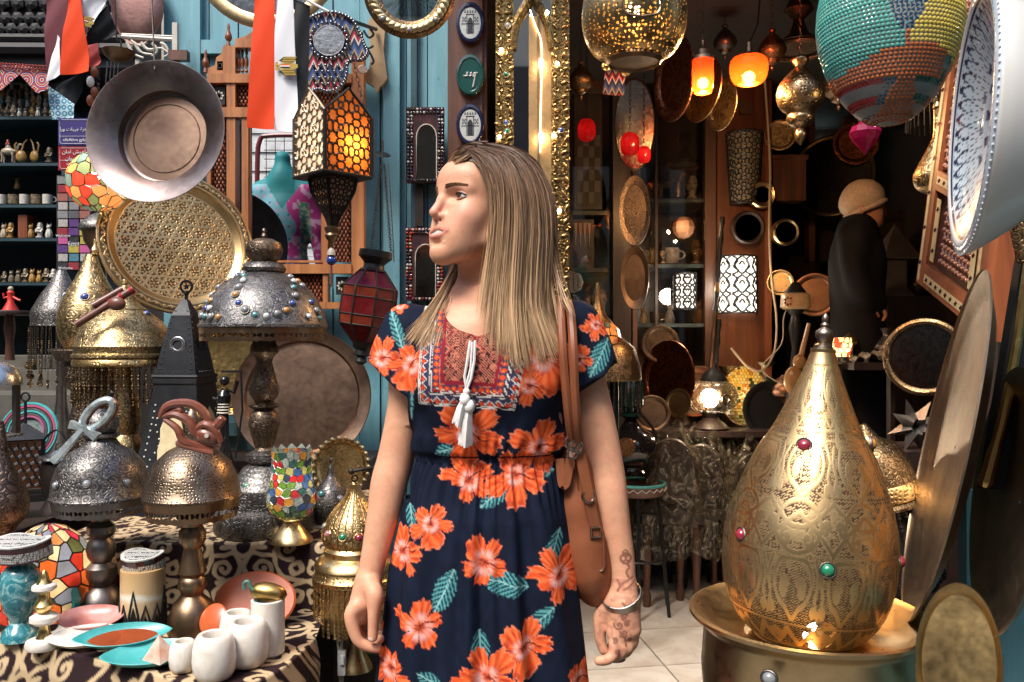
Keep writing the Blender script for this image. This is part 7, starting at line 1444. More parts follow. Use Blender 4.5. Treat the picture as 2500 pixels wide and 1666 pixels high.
add(t, 'kilt_stripe', m, INL); add(t, 'staff', MB().tube([P(588,905,d), P(592,1000,d), P(575,1120,d)], .003, 6), IRON); add(t, 'leg', MB().tube([P(543,1005,d), P(543,1060,d), P(540,1150,d)], .006, 6), plainmat('ebony', (.012,.012,.014), .2)); add(t, 'leg', MB().tube([P(553,1005,d), P(554,1060,d), P(556,1150,d)], .006, 6), plainmat('ebony', (.012,.012,.014), .2)); add(t, 'base', MB().box(P(548,1156,d), (.06,.05,.012)), BLACK, False); add(t, 'lyre', bxpx(MB(), 540,905,590,910,d,.01), BLKM, False)
# ================================================================== the shop on the right
# ---- tall golden mirror with lights
D = 2.62; k = D/FPX; t = thing('gilded_mirror', 'tall gilded mirror with leafy openwork frame and small lights behind her', 'mirror', P(1300, 760, D))
GF = metal('gilt_relief', (.40,.26,.10), (.07,.04,.018), .34, 'scroll', 55, .6)
add(t, 'side_rail', bxpx(MB(), 1210, -40, 1254, 900, D, .03), GF, False); add(t, 'side_rail', bxpx(MB(), 1346, -40, 1390, 900, D, .03), GF, False)
add(t, 'arch_rail', MB().tube([Vector(p) for p in spline([P(1250,120,D+.01), P(1258,60,D+.01), P(1290,5,D+.01), P(1300,-30,D+.01), P(1312,5,D+.01), P(1338,60,D+.01), P(1350,120,D+.01)], 20)], .016, 8), GF)
add(t, 'mirror_glass', bxpx(MB(), 1254, -30, 1346, 900, D+.018, .004), MIRROR, False)
GPAN = metal('reflected_gilt', (.50,.32,.15), (.34,.20,.09), .42); add(t, 'reflected_pillar', bxpx(MB(), 1291, 40, 1346, 900, D+.010, .006), GPAN, False); add(t, 'reflected_pillar_edge', bxpx(MB(), 1312, 40, 1318, 900, D+.006, .003), plainmat('reflected_seam', (.1,.06,.03), .5), False)  # pillar reflected in the mirror, built as a coloured panel with seam
lf_ = shared(MB().ball((0,0,0), .0105, 8, (.5,1.25,.45)), 'leaf_ornament', metal('gilt_leaf', (.46,.30,.12), (.14,.08,.03), .32)); r5 = random.Random(9)
vol = MB(); vol.tube([(.0085*math.cos(a)*(1-a/11), .0085*math.sin(a)*(1-a/11), 0) for a in np.linspace(0, 8, 18)], [.0024]*12+[.0018]*6, 5); vl = shared(vol, 'scroll_ornament', MATS['gilt_leaf'])
for x0 in (1220, 1243, 1357, 1380):
 for j in range(46):
  y = -20+j*17; inst(t, 'leaf_ornament' if j % 2 else 'scroll_ornament', lf_ if j % 2 else vl, P(x0+4*math.sin(j*1.9), y, D-.003), facing((0,-1,0), r5.uniform(-.9,.9)+(.6 if x0 in (1220,1357) else -.6)))
for x, y, c in ((1240,62,'clear'),(1236,182,'green'),(1236,300,'blue'),(1370,318,'blue'),(1238,320,'green'),(1368,510,'amber')): gem(t, P(x, y, D-.006), (0,-1,0), .0085, c, BRASS)
for x, y, p in ((1224,122,1),(1219,334,1),(1360,155,1),(1352,330,1),(1366,515,1),(1336,30,.8),(1222,640,.6)): add(t, 'fairy_light', MB().ball(P(x, y, D-.010), .0058, 8), BULBW)
add(t, 'led_strip', MB().tube([Vector(p) for p in spline([P(1294,24,D-.002), P(1306,60,D-.002), P(1321,100,D-.002), P(1323,160,D-.002), P(1320,260,D-.002), P(1319,372,D-.002)], 18)], .0014, 5), emitter('reflected_led', (1.0,.72,.38), 9))  # glowing line modelled for the lights reflected in the mirror
for y in (150, 330): add(t, 'fairy_light', MB().ball(P(1321, y, D-.006), .0075, 10, (.8,.8,1.3)), BULBW); bulb(t, P(1321, y, D-.03), .10, (1,.78,.45))  # two beads with weak lamps, modelled for lights reflected in the mirror
# ---- hanging pierced lamp with lit bulb
def pendant(lab, cx, d, prof, mat, hook_y=-160, power=0, col=(1,.72,.4), bulb_y=None, name='pendant_lamp', ch=True):
 t = thing(name, lab, 'lamp', P(cx, prof[-1][1], d)); LP(t, 'shade', cx, d, prof, mat, 52, 34)
 if ch: chain(t, P(cx, prof[0][1]+4, d), P(cx, hook_y, d))
 if power: add(t, 'bulb', MB().ball(P(cx, bulb_y, d), .018, 12, (1,1,1.2)), BULBM); bulb(t, P(cx, bulb_y, d)+Vector((0,-.022,0)), power, col)
 return t
PH = metal('brass_openwork', (.40,.28,.13), (.14,.09,.04), .3, 'pierced', 95, .5, .6, True)
t = pendant('large round pierced brass lamp with glowing bulb hanging above her', 1548, 2.2, [(40,-110),(80,-86),(112,-40),(127,30),(122,84),(100,126),(66,146)], PH, -180, 6, (1,.76,.42), 22)
LP(t, 'lower_ring', 1548, 2.2, [(66,142),(70,150),(62,158),(60,152)], BRONZE, 48); add(t, 'glass_disc', MB().lathe(P(1548,150,2.2), [(.062,0),(.06,.003),(.001,.004)], 40), glassy('yellow_glass', (.75,.52,.05), .7))
m = MB(); k = 2.2/FPX
for pts in ([(1548,88),(1512,80),(1504,50),(1526,38),(1530,58),(1518,62)],[(1548,88),(1584,80),(1592,50),(1570,38),(1566,58),(1578,62)],[(1548,6),(1532,14),(1534,44),(1548,52),(1562,44),(1564,14),(1548,6)],[(1470,0),(1478,30),(1498,10)],[(1626,0),(1618,30),(1598,10)]):
 q = []
 for a, b in [tuple(z) for z in spline(pts, 16)]:
  r = float(np.interp(b, [-110,-40,30,84,126,146], [40,112,127,122,100,66])); dx = max(-.97,min(.97,(a-1548)/r)); q.append(P(1548,b,2.2)+Vector((dx*r*k, -math.sqrt(1-dx*dx)*r*k-.001, 0)))
 m.tube(q, .0034, 6)
add(t, 'arabesque', m, BRONZE); add(t, 'lit_opening', MB().ball(P(1548,28,2.2)+Vector((0,-.1395,0)), .013, 12, (.9,.15,1.5)), emitter('opal_lit', (1,.74,.42), 12))
for x, y in ((1480,178),(1527,192)): single('brass_coin', MB().lathe(P(x,y-15,2.3), [(.001,.002),(.012,.002),(.014,0),(.001,-.002)], 20, facing((.1,-1,.1))), BRASS_ROS, 'brass coin pendant %s below the round pierced lamp' % ('farther left' if x < 1500 else 'farther right'), 'pendant', P(x,y,2.3))
# ---- copper plates high in the doorway
CP = [(1.0,0),(.99,.03),(.93,.04),(.80,.01),(.74,-.04),(.01,-.045)]
tray('copper_plate', 'red copper plate with embossed rim hanging beside the orange lamps', 'plate', 1645, 193, 2.95, .150, (-.94,-.30,-.05), CP, COPPER_RED, 56); tray('pierced_plate', 'pierced yellow brass plate hanging behind the cylinder orange lamp', 'plate', 1716, 222, 3.05, .118, (-.90,-.36,.1), CP, metal('brass_holed', (.55,.36,.16), (.2,.12,.05), .3, 'pierced', 60, .5), 56); tray('brass_plate', 'smaller engraved brass plate hanging next to the wooden column', 'plate', 1762, 255, 3.15, .10, (-.92,-.34,.0), CP, BRASS_SCR, 48)
t = thing('glass_lamp', 'orange glass cylinder lamp glowing in front of the copper plates', 'lamp', P(1716,228,2.75)); OG = (lambda t: (lambda c: t.done(t.mixsh(.55, t.mixsh(.5, t.bsdf(col=c, rough=.06, spec=.7), t.transl(c)), t.transp((1.0,.32,.10)))))((.85,.16,.03)))(NT('orange_glass'))
LP(t, 'glass', 1716, 2.75, [(26,146),(26,196),(25,216),(20,228)], OG, 32); LP(t, 'cap', 1716, 2.75, [(5,100),(8,118),(12,122),(12,134),(26,140),(27,148)], BRONZE, 24); add(t, 'bulb', MB().ball(P(1716,204,2.75), .019, 12), BULBM); bulb(t, P(1716,236,2.75), 7, (1,.55,.22)); chain(t, P(1716,105,2.75), P(1716,-120,2.75))
t = thing('glass_lamp', 'squat orange glass lamp glowing against the wooden column', 'lamp', P(1828,208,2.85)); LP(t, 'glass', 1828, 2.85, [(24,138),(40,144),(46,162),(43,186),(34,202),(20,208)], OG, 36, 20); LP(t, 'cap', 1828, 2.85, [(6,104),(8,128),(14,134),(26,140)], BRONZE, 24); add(t, 'bulb', MB().ball(P(1828,190,2.85), .022, 12), BULBM); bulb(t, P(1828,216,2.85), 13, (1,.55,.22)); add(t, 'cord', MB().tube([P(1828,108,2.85), P(1850,60,2.9), P(1860,-60,2.9)], .003, 5), BLACK)
t = pendant('dark pierced brass pendant with pointed drop, right of the orange lamps', 1954, 2.8, [(8,136),(20,142),(20,152),(12,164),(26,178),(50,205),(57,234),(48,262),(30,278),(33,288),(28,302),(10,314),(14,326),(12,340),(3,354)], metal('brass_dark_pierced', (.38,.27,.15), (.09,.06,.04), .3, 'pierced', 75, .6, .6))
single('faceted_drop', MB().lathe(P(2112,378,2.4), [(.001,0),(.012,.014),(.036,.044),(.046,.064),(.038,.082),(.02,.09),(.012,.105)], 10), glassy('magenta_glass', (.30,.004,.07), .45, .05), 'magenta ribbed glass drop hanging under the mosaic balloon lamp', 'pendant', P(2112,378,2.4), smooth=False); add(bpy.data.objects['faceted_drop'], 'cord', MB().tube([P(2112,296,2.4), P(2108,-120,2.4)], .002, 5), BLACK)
# ---- big mosaic balloon lamp
d = 1.6; k = d/FPX; cx = 2169; bp_ = [(10,306),(50,294),(85,266),(118,222),(144,165),(159,112),(165,62),(162,15),(150,-50),(120,-110),(70,-150)]; t = thing('mosaic_balloon_lamp', 'large balloon shaped lamp covered in coloured glass dots and triangles', 'lamp', P(cx,306,d))
LP(t, 'shell', cx, d, bp_[::-1], plainmat('grout_pale', (.26,.28,.27), .5), 60, 40); chain(t, P(cx,-145,d), P(cx,-300,d)); LP(t, 'collar', cx, d, [(30,-180),(60,-160),(72,-146)], BRASS, 30)
BC = {n: glassy('dot_'+n, c, .25, .08) for n, c in (('teal',(.10,.42,.36)),('navy',(.02,.07,.14)),('yellow',(.74,.56,.10)),('orange',(.50,.13,.035)),('green',(.03,.12,.08)),('white',(.62,.58,.45)),('red',(.42,.02,.02)),('sky',(.10,.35,.45)))}
dotm_ = {n: shared(MB().lathe((0,0,0), [(1,0),(.9,.35),(.45,.6),(.01,.66)], 8), 'glass_dot', m) for n, m in BC.items()}; trim_ = {n: shared(MB().lathe((0,0,0), [(1.25,0),(1.1,.25),(.01,.3)], 3), 'glass_triangle', m, False) for n, m in BC.items()}; sqm_ = {n: shared(MB().lathe((0,0,0), [(1.3,0),(1.2,.2),(.01,.22)], 4, Matrix.Rotation(PI/4,3,'Z')), 'glass_square', m, False) for n, m in BC.items()}
def region(u, y):
 if y < 36 and abs(u+2) < 62: return 'check'
 if abs(u+28) < (138-y)*.52+6 and y < 132: return 'navy'
 if y > 222: return 'dotorange' if abs(u+10-(y-250)*.1) < 14+(y-215)*.35 else ('red' if u < -55 else ('trinavy' if u < 0 else 'green'))
 if u < -28 and y < 160+max(0,-u-60)*.55: return 'teal'
 if u > 110 and y < 22: return 'red'
 if u > -20 and y < 152+max(0,u-30)*.35: return 'yellow'
 return 'orange' if u < 80 else 'green'
cand = []; y = -40
ysb = [p[1] for p in bp_[::-1]]; rsb = [p[0] for p in bp_[::-1]]
while y < 302:
 r = float(np.interp(y, ysb, rsb)); n = max(6, int(2*PI*r/10.2)); sl = (float(np.interp(y+3, ysb, rsb))-float(np.interp(y-3, ysb, rsb)))/6
 for i in range(n):
  a = 2*PI*(i+.5*(int(y/9.2) % 2))/n; fr_ = -math.sin(a); cand.append((fr_, a, y, r, sl))
 y += 9.2/math.sqrt(1+sl*sl)
cand.sort(reverse=True); rest = {}
for idx, (fr_, a, y, r, sl) in enumerate(cand):
 nrm = Vector((math.cos(a), math.sin(a), sl)).normalized(); pos = P(cx, y, d)+Vector((math.cos(a), math.sin(a), 0))*r*k; u = math.cos(a)*r*(1 if fr_ >= 0 else .9); g = region(u, y)
 if g == 'check': key, tab = ('white' if (int((u+200)/21)+int((y+200)/21)) % 2 else 'navy'), sqm_
 elif g in ('navy','trinavy'): key, tab = ('navy' if random.random() < .85 else 'sky'), trim_
 elif g == 'dotorange': key, tab = 'orange', dotm_
 else: key, tab = g, (dotm_ if g in ('teal','yellow','orange') else sqm_)
 M = facing(nrm, PI*(idx % 2) if tab is trim_ else 0) if abs(nrm.z) < .98 else Matrix.Identity(3)
 if idx < 300: inst(t, tab[key].name.split('.')[0], tab[key], pos, M, 5.0*k)
 else:
  mb = rest.setdefault(key, MB()); me = tab[key]; mb.raw([pos+M @ (v.co*5.0*k) for v in me.vertices], [tuple(p.vertices) for p in me.polygons])
for key, mb in rest.items(): o = add(t, 'glass_dot_field', mb, BC[key], False); o['kind'] = 'stuff'
# ---- white bowl with blue painting
c = P(2374, 296, 1.05); R = .170; M = facing((-.92,.34,.05), 0, (.08,0,1)); t = thing('ceramic_bowl', 'white ceramic bowl with blue scallop painting hanging sideways at the right', 'bowl', c); k_ = [(.01,-.20),(.4,-.17),(.7,-.08),(.86,.0),(.93,.03),(.985,.02),(1.0,0),(.99,-.04),(.93,-.14),(.75,-.36),(.5,-.52),(.3,-.60),(.28,-.66),(.01,-.66)]
pr = np.array(smoothprof(k_, 150)); nt = 300; th = np.linspace(0, 2*PI, nt, endpoint=False); rr, TT = np.meshgrid(pr[:,0], th, indexing='ij'); zz = np.repeat(pr[:,1][:,None], nt, 1); pos = np.stack([rr*np.cos(TT), rr*np.sin(TT), zz], -1).reshape(-1,3)*R@np.array(M).T+np.array(c)
fr_ = np.arange(len(pr)) < np.argmax(pr[:,0]); C = np.tile((.72,.71,.68), (rr.size,1)).reshape(rr.shape+(3,)); N_ = 22; s1 = np.abs(np.sin(TT*N_/2)); s2 = np.abs(np.cos(TT*N_/2)); ln = ((np.abs(rr-(.50+.34*s1)) < .020)|(np.abs(rr-(.50+.34*s2)) < .020)|(np.abs(rr-.88) < .010))&fr_[:,None]; wash = fr_[:,None]&(rr > .93); dots = fr_[:,None]&(rr > .58)&(rr < .86)&(np.sin(TT*90)*np.sin(rr*120) > .72); C[(fr_[:,None]&(rr < .89))] = (.55,.62,.66); C[dots] = (.10,.22,.27); C[ln] = (.012,.02,.07); C[wash] = (.50,.57,.64); C[fr_[:,None]&(np.abs(rr-.955) < .008)&(np.sin(TT*110) > 0)] = (.2,.25,.32); C[fr_[:,None]&(rr < .55)&(np.sin(TT*13)*np.sin(rr*26) > .3)] = (.02,.05,.14)
tt_ = NT('glazed_ceramic'); CER = tt_.done(tt_.bsdf(col=tt_.attr('col','Color'), rough=.25, coat=.3)); grid_mesh('bowl', pos[:,0].reshape(rr.shape), pos[:,1].reshape(rr.shape), pos[:,2].reshape(rr.shape), True, {'col': C}, CER, t)
rbm = shared(MB().ball((0,0,0), .0015, 6), 'rim_bead', WHITE)
for q in range(120): a = 2*PI*q/120; inst(t, 'rim_bead', rbm, c+M @ Vector((R*1.003*math.cos(a), R*1.003*math.sin(a), .002)))
add(t, 'wire', MB().tube([c+M @ Vector((0,R,-.03)), c+Vector((.03,.02,R+.5))], .0015, 4), CHAINM)
# ---- inlaid lattice frame hanging askew on the right wall
A_, B_, C_ = P(2252,690,1.92), P(2408,818,1.66), P(2352,-70,1.98); AX, AY = B_-A_, C_-A_; AN_ = AX.cross(AY).normalized(); AN_ = -AN_ if AN_.x > 0 else AN_; t = thing('inlaid_lattice_frame', 'red wooden lattice frame with bone inlay hanging askew at the right', 'frame', A_)
def fq(mb, u0, v0, u1, v1, h0, h1): o = [A_+AX*u+AY*v for u, v in ((u0,v0),(u1,v0),(u1,v1),(u0,v1))]; return mb.raw([p+AN_*h0 for p in o]+[p+AN_*h1 for p in o], [(0,1,2,3),(7,6,5,4),(0,4,5,1),(1,5,6,2),(2,6,7,3),(3,7,4,0)])
for n_, q in (('stile',(0,0,.12,1)),('stile',(.86,0,1.0,1)),('rail',(.12,0,.86,.07)),('rail',(.12,.30,.86,.36)),('rail',(.12,.78,.86,.84)),('stile',(.44,.36,.52,.78))): add(t, n_, fq(MB(), *q, -.004, .016), WOOD_RED, False)
add(t, 'backing', fq(MB(), 0, 0, 1, 1, -.012, -.006), WOOD_BR, False); add(t, 'side_edge', fq(MB(), 1.0, 0, 1.10, 1, -.07, .016), wood('wood_red_bright', (.42,.12,.04), (.2,.05,.02), .35, 2), False)
for (u0, v0, u1, v1) in ((.02,.01,.05,.99),(.88,.08,.91,.99),(.13,.015,.85,.04),(.13,.32,.85,.345),(.13,.80,.85,.82),(.18,.09,.24,.28),(.78,.09,.84,.28)):
 add(t, 'bone_strip', fq(MB(), u0, v0, u1, v1, .016, .0175), plainmat('bone_yellow', (.52,.40,.20), .4, .5, (.4,.3,.14), 60), False); n = 9 if (u1-u0) > .3 or (v1-v0) > .5 else 3; m = MB()
 for i in range(n):
  f_ = (i+.5)/n; a, b = (u0+(u1-u0)*f_, (v0+v1)/2) if (u1-u0)*.3 > (v1-v0) else ((u0+u1)/2, v0+(v1-v0)*f_); m.lathe(A_+AX*a+AY*b+AN_*.0176, [(.006,0),(.005,.001),(.001,.001)], 4, facing(AN_))
 add(t, 'inlay_mark', m, MARN, False)
for (u0, v0, u1, v1, nu_, nv_) in ((.26,.09,.76,.28,9,8),(.14,.37,.43,.77,6,18),(.53,.37,.85,.77,6,18),(.14,.85,.85,.99,12,7)):
 m = MB()
 for i in range(nu_):
  for j in range(nv_):
   p = A_+AX*(u0+(u1-u0)*(i+.5+.5*(j%2))/(nu_+.5))+AY*(v0+(v1-v0)*(j+.5)/nv_)+AN_*.006; m.ball(p, .0068, 8); 
   if j < nv_-1: m.tube([p, p+AX*(u1-u0)*.5/(nu_+.5)*(1 if j % 2 == 0 else -1)+AY*(v1-v0)/nv_], .0028, 4, cap=False)
 o = add(t, 'turned_lattice', m, wood('lattice_pale', (.42,.17,.10), (.24,.08,.045), .35)); o['kind'] = 'stuff'
# ---- trays on the right wall
RT = [(1.0,.02),(1.0,-.01),(.985,-.02),(.86,-.02),(.84,-.05),(.01,-.055)]; BRN_ = metal('tray_brown', (.42,.31,.21), (.15,.11,.085), .38, 'brushed', 30, .3, .9)
t, M, c = tray('leaning_tray', 'long dull brass tray seen edge on, leaning on the right wall', 'tray', 2322, 1090, 1.5, .325, (-.90,.375,.20), [(1.0,.05),(1.0,.04),(.93,.02),(.88,0),(.83,-.02),(.01,-.02)], BRN_, 72); tray('leaning_tray', 'dark brass tray edge on at the right edge beside the blue door', 'tray', 2482, 1225, 1.25, .205, (-.92,.32,.12), [(1.0,.10),(.97,.09),(.88,.02),(.8,-.02),(.01,-.02)], BRN_, 60)
t = thing('oval_tray', 'mottled golden oval tray standing at the lower right corner', 'tray', P(2350,1760,1.25)); c = P(2340,1622,1.22); add(t, 'dish', MB().lathe(c, [(1.0,0),(.99,.012),(.9,.008),(.8,-.008),(.01,-.01)], 56, facing((-.55,-.80,.25)) @ Matrix.Diagonal(Vector((.058,.118,1)))), metal('mottled_brass', (.66,.46,.20), (.10,.055,.03), .3, 'hammer', 24, .3, 1.0))
t = thing('picture_frame', 'narrow gilded black frame at the far right edge', 'frame', P(2470,1000,1.3)); add(t, 'gilt_edge', MB().tube([Vector(p) for p in spline([P(2510,640,1.34), P(2484,830,1.335), P(2452,1000,1.33), P(2424,1110,1.33), P(2402,1190,1.33)], 16)], [.008]*12+[.010]*3+[.012,.007], 8), GLD); add(t, 'panel', MB().prism([(0,0),(.22,0),(.22,.62),(.10,.62)], Vector((1,0,0)), Vector((0,0,1)), Vector((0,1,0)), P(2404,1195,1.34), .02), BLACK, False); add(t, 'gilt_relief', MB().tube([P(2500,420,1.29), P(2490,520,1.3), P(2502,640,1.29)], [.012,.02,.012], 7), BRASS_OLD)
c = P(2493, 20, .98); t = thing('evil_eye', 'round blue glass eye amulet at the top right corner', 'amulet', c)
for i_, (r, cc) in enumerate(((.0165,(.01,.02,.10)),(.0118,(.65,.68,.7)),(.0085,(.10,.35,.5)),(.004,(.005,.005,.01)))): add(t, 'ring', MB().lathe(c+Vector((0,-.0012*i_,0)), [(r,-.001),(r,.001),(.001,.0012)], 28, facing((-.3,-.95,0))), plainmat('eye_%d' % i_, cc, .1, .7))
add(t, 'cord', MB().tube([c+Vector((0,0,.016)), c+Vector((0,0,.2))], .001, 4), BLACK)
single('blue_door', bxpx(MB(), 2360, 1200, 2560, 1900, 1.62, .03), BLUE, 'weathered blue door leaf behind the leaning trays', 'door', P(2450,1900,1.62), smooth=False)
# ---- the great brass lamp in its bowl
d = 1.45; k = d/FPX; base = P(1958, 1556, d); Mt = Matrix.Rotation(math.radians(4.2), 3, 'Y'); t = thing('great_brass_lamp', 'large drop shaped engraved brass lamp with gems standing in a brass bowl', 'lamp', base)
prf = [(118,1592),(160,1558),(194,1505),(212,1440),(217,1380),(210,1300),(186,1215),(150,1125),(112,1060),(84,1000),(54,930),(36,880),(29,856)]; pr = np.array(smoothprof([(r*k*.935, (1592-y)*k*.955) for r, y in prf], 420)); nu = 560; th = np.linspace(0, 2*PI, nu, endpoint=False)
arc = np.concatenate([[0], np.cumsum(np.hypot(np.diff(pr[:,0]), np.diff(pr[:,1])))]); v = (1592-pr[:,1]/k/.955)[:,None]+0*th[None,:]; U = (th/(2*PI))[None,:]+0*v
def motif(U, V, nrep, v0, v1, segs, w): x = np.abs(((U*nrep+.13) % 1)*2-1); y = np.clip((v1-V)/(v1-v0), -.5, 1.5); return np.where((V > v0)&(V < v1), sstep(w, w*.7, seg_dist(x.astype(np.float32), y.astype(np.float32), segs)), 0)
S1 = polyseg([(0,.98),(.35,.9),(.6,.7),(.62,.4),(.4,.15),(0,.02)],18)+polyseg([(1,.95),(.75,.8),(.3,.55),(.0,.5)],14)+polyseg([(1,.05),(.8,.25),(.45,.5),(0,.75)],14)+spiral(.3,.3,.02,.16,0,1.2)+spiral(.78,.5,.03,.14,90,-1.2); S2 = polyseg([(0,.0),(.25,.2),(.55,.35),(.7,.65),(.5,.95),(0,1)],18)+spiral(.32,.5,.02,.17,40,1.3)+polyseg([(1,.1),(.85,.4),(.95,.7),(.8,1)],12)+spiral(.8,.2,.02,.1,0,1.1); S3 = polyseg([(0,.1),(.3,.5),(.5,.9)],8)+polyseg([(1,.1),(.7,.5),(.5,.9)],8)+spiral(.0,.65,.1,.2,0,1,14)
pol = np.maximum.reduce([motif(U,v,8,1085,1210,S2,.07), motif(U,v,8,1210,1340,S1,.065), motif(U,v,11,1345,1500,S2,.07), motif(U,v,7,900,1015,S2,.10), motif(U,v,16,1022,1050,S3,.16), motif(U,v,10,1515,1570,S3,.15)])
lines = (np.abs(v-1020) < 3)|(np.abs(v-1052) < 3)|(np.abs(v-1076) < 3)|(np.abs(v-1338) < 2)|(np.abs(v-1508) < 3)|(np.abs(v-1574) < 3)|(v < 892)
hat = ((np.sin(v*.95+5*np.sin(U*44))*np.sin(U*2*PI*130+v*.03) > -.1)|(np.sin(v*.95) > .75))*1.0; plain = sstep(.56,.68, vnoise(U*46, v/30, 6))*(v < 1340)*.8; pat = np.where((pol > .5)|lines, 0.0, hat*(1-plain)); pat = np.where(np.abs(pol-.5) < .4, .8, pat)
hole = ((np.hypot((U-.728)*2*PI*200, v-1530) < 42)&(pol < .5)&(np.sin(U*2*PI*26)*np.sin(v*.14) > -.25)&~lines); pos = np.stack([pr[:,0][:,None]*np.cos(th), pr[:,0][:,None]*np.sin(th), pr[:,1][:,None]+0*U], -1); pos = pos*(1-.0012*pat)[...,None]; pos = pos.reshape(-1,3)@np.array(Mt).T+np.array(base)  # holes let the added bulb show as a bright patch low on the shade
tt_ = NT('great_lamp_brass'); p_ = tt_.attr('pat'); nz = tt_.ramp(tt_.noise(tt_.coord(), 6, 4), [(.35,0.0),(.7,1.0)]); GB = tt_.done(tt_.mixsh(tt_.attr('hole'), tt_.bsdf(col=tt_.mix(p_, tt_.mix(nz, (.80,.57,.28), (.58,.38,.16)), (.075,.038,.018)), metal=tt_.math('SUBTRACT', 1.0, tt_.math('MULTIPLY', p_, .5)), rough=tt_.math('ADD', .32, tt_.math('MULTIPLY', p_, .2))), tt_.transp()))
sh_ = v.shape; grid_mesh('shade', pos[:,0].reshape(sh_), pos[:,1].reshape(sh_), pos[:,2].reshape(sh_), True, {'pat': pat, 'hole': hole*1.0}, GB, t)
def lp2(nm, prof, mat, n=40): add(t, nm, MB().lathe(base, [(r*k*.96, (1592-y)*k*.955) for r, y in prof][::-1], n, Mt), mat)
lp2('neck', [(30,852),(31,858),(29,866)], BRASS); lp2('finial', [(2,762),(7,768),(9,780),(7,786),(11,792),(9,798),(20,808),(22,820),(16,832),(14,838),(22,844),(24,854),(28,857)], metal('finial_pewter', (.34,.27,.21), (.14,.10,.08), .28)); lp2('foot', [(118,1590),(122,1596),(116,1602)], BRASS)
for px, py, c_ in ((1927,1075,'red'),(1944,1337,'green'),(1791,1290,'red'),(2150,1345,'red'),(2106,1078,'amber')):
 py_ = 1592-(1554-py)/.955; r = float(np.interp(py_, [q[1] for q in prf[::-1]], [q[0] for q in prf[::-1]])); r *= .935; cxx = 1958+(1554-py)*.073; dx = max(-.985,min(.985,(px-cxx)/r)); n = Vector((dx, -math.sqrt(1-dx*dx), .15)); gem(t, P(cxx,py,d)+Vector((dx, -math.sqrt(1-dx*dx), 0))*r*k, n, 15*k, c_, PEWTER)
add(t, 'bulb', MB().ball(P(1930,1495,d)+Vector((0,-.03,0)), .035, 14), BULBW); bulb(t, P(1930,1470,d)+Vector((0,-.085,0)), .8, (1,.8,.5))  # bulb added inside to make the bright patch low on the shade
t = thing('brass_bowl', 'wide brass bowl on a stand holding the large engraved lamp', 'bowl', PZ(1972,0,d)); rimz = P(0,1494,d).z; R = .199; cb = PZ(1972, rimz, d)
add(t, 'bowl', MB().lathe(cb, [(R*.45,-.045),(R*.8,-.025),(R*.93,-.004),(R*1.0,.002),(R*1.03,.0),(R*1.03,-.006),(R*.93,-.02),(R*.90,-.03),(R*.925,-.10),(R*.9,-.17),(R*.6,-.22),(R*.3,-.24)], 72), metal('bowl_brass', (.66,.50,.28), (.3,.2,.1), .3, 'hammer', 40, .1, .7)); add(t, 'stand', MB().lathe(PZ(1972,0,d), [(.16,0),(.15,.03),(.05,.08),(.04,.3),(.07,.4),(.05,rimz-.24)], 36), BRASS_OLD); add(t, 'inner_plate', MB().lathe(cb, [(R*.7,-.040),(.001,-.038)], 48), BRASS); gem(t, cb+Vector((.12,-.165,-.05)), (.5,-.85,0), .011, 'red', PEWTER); gem(t, cb+Vector((-.12,-.165,-.05)), (-.5,-.85,0), .011, 'grey', PEWTER)
t = thing('fringed_lamp', 'aged brass lamp with dark fringe leaning behind the great lamp', 'lamp', P(2170,1500,1.85)); d2 = 1.85; k2 = d2/FPX; Mz = Matrix.Rotation(math.radians(-14),3,'Y'); o2 = P(2165,1270,d2)
for nm, pf, mt in (('shade', [(8,1030),(20,1050),(30,1068),(60,1085),(80,1120),(90,1160),(92,1172)], BRASS_OLD), ('gallery', [(92,1172),(97,1180),(97,1210),(92,1214)], BRASS_PIE), ('rim', [(93,1214),(102,1222),(102,1228),(95,1230)], BRASS_OLD), ('drum', [(80,1228),(86,1420),(80,1440)], IRON_RUST)): add(t, nm, MB().lathe(o2, [(r*k2, (1270-y)*k2) for r, y in pf][::-1], 40, Mz), mt)
smh = strand_mesh(.17, 'brass', IRON_RUST)
for q in range(34): a = 2*PI*q/34; inst(t, 'fringe_strand', smh, o2+Mz @ Vector((97*k2*math.cos(a), 97*k2*math.sin(a), 40*k2)), Mz)
single('lamp_stool', MB().lathe(PZ(2165,0,1.85), [(.15,0),(.13,.05),(.06,.1),(.06,.6),(.12,P(0,1440,1.85).z-.02),(.001,P(0,1440,1.85).z-.018)], 28), WOOD_DK, 'dark stool under the fringed lamp behind the great lamp', 'stool', PZ(2165,0,1.85))
# ---- back of the shop: showcases, column, lamps
DC = 4.5; t = thing('display_case', 'dark glazed display case with inlaid boards behind her shoulder', 'cabinet', PZ(1440,0,DC)); TEAL_W = plainmat('case_teal', (.014,.04,.045), .4)
for x0, x1 in ((1386,1398),(1492,1512)): add(t, 'post', bxpx(MB(), x0, 120, x1, 1420, DC, .06), WOOD_DK, False)
add(t, 'back_panel', bxpx(MB(), 1386,180,1500,1400,DC+.4,.02), TEAL_W, False)
for y in (515, 655, 770): add(t, 'shelf', bxpx(MB(), 1398,y,1492,y+10,DC+.02,.36), TEAL_W, False)
add(t, 'glass_door', bxpx(MB(), 1398,190,1492,1400,DC+.01,.004), CLEAR, False); add(t, 'cornice', bxpx(MB(), 1380,180,1515,215,DC-.04,.1), WOOD_BR, False)
t = thing('backgammon_board', 'upright inlaid chequered game board in the case behind her', 'game board', P(1440,512,DC+.1)); add(t, 'board', bxpx(MB(), 1402,225,1470,512,DC+.12,.02), WOOD_DK, False)
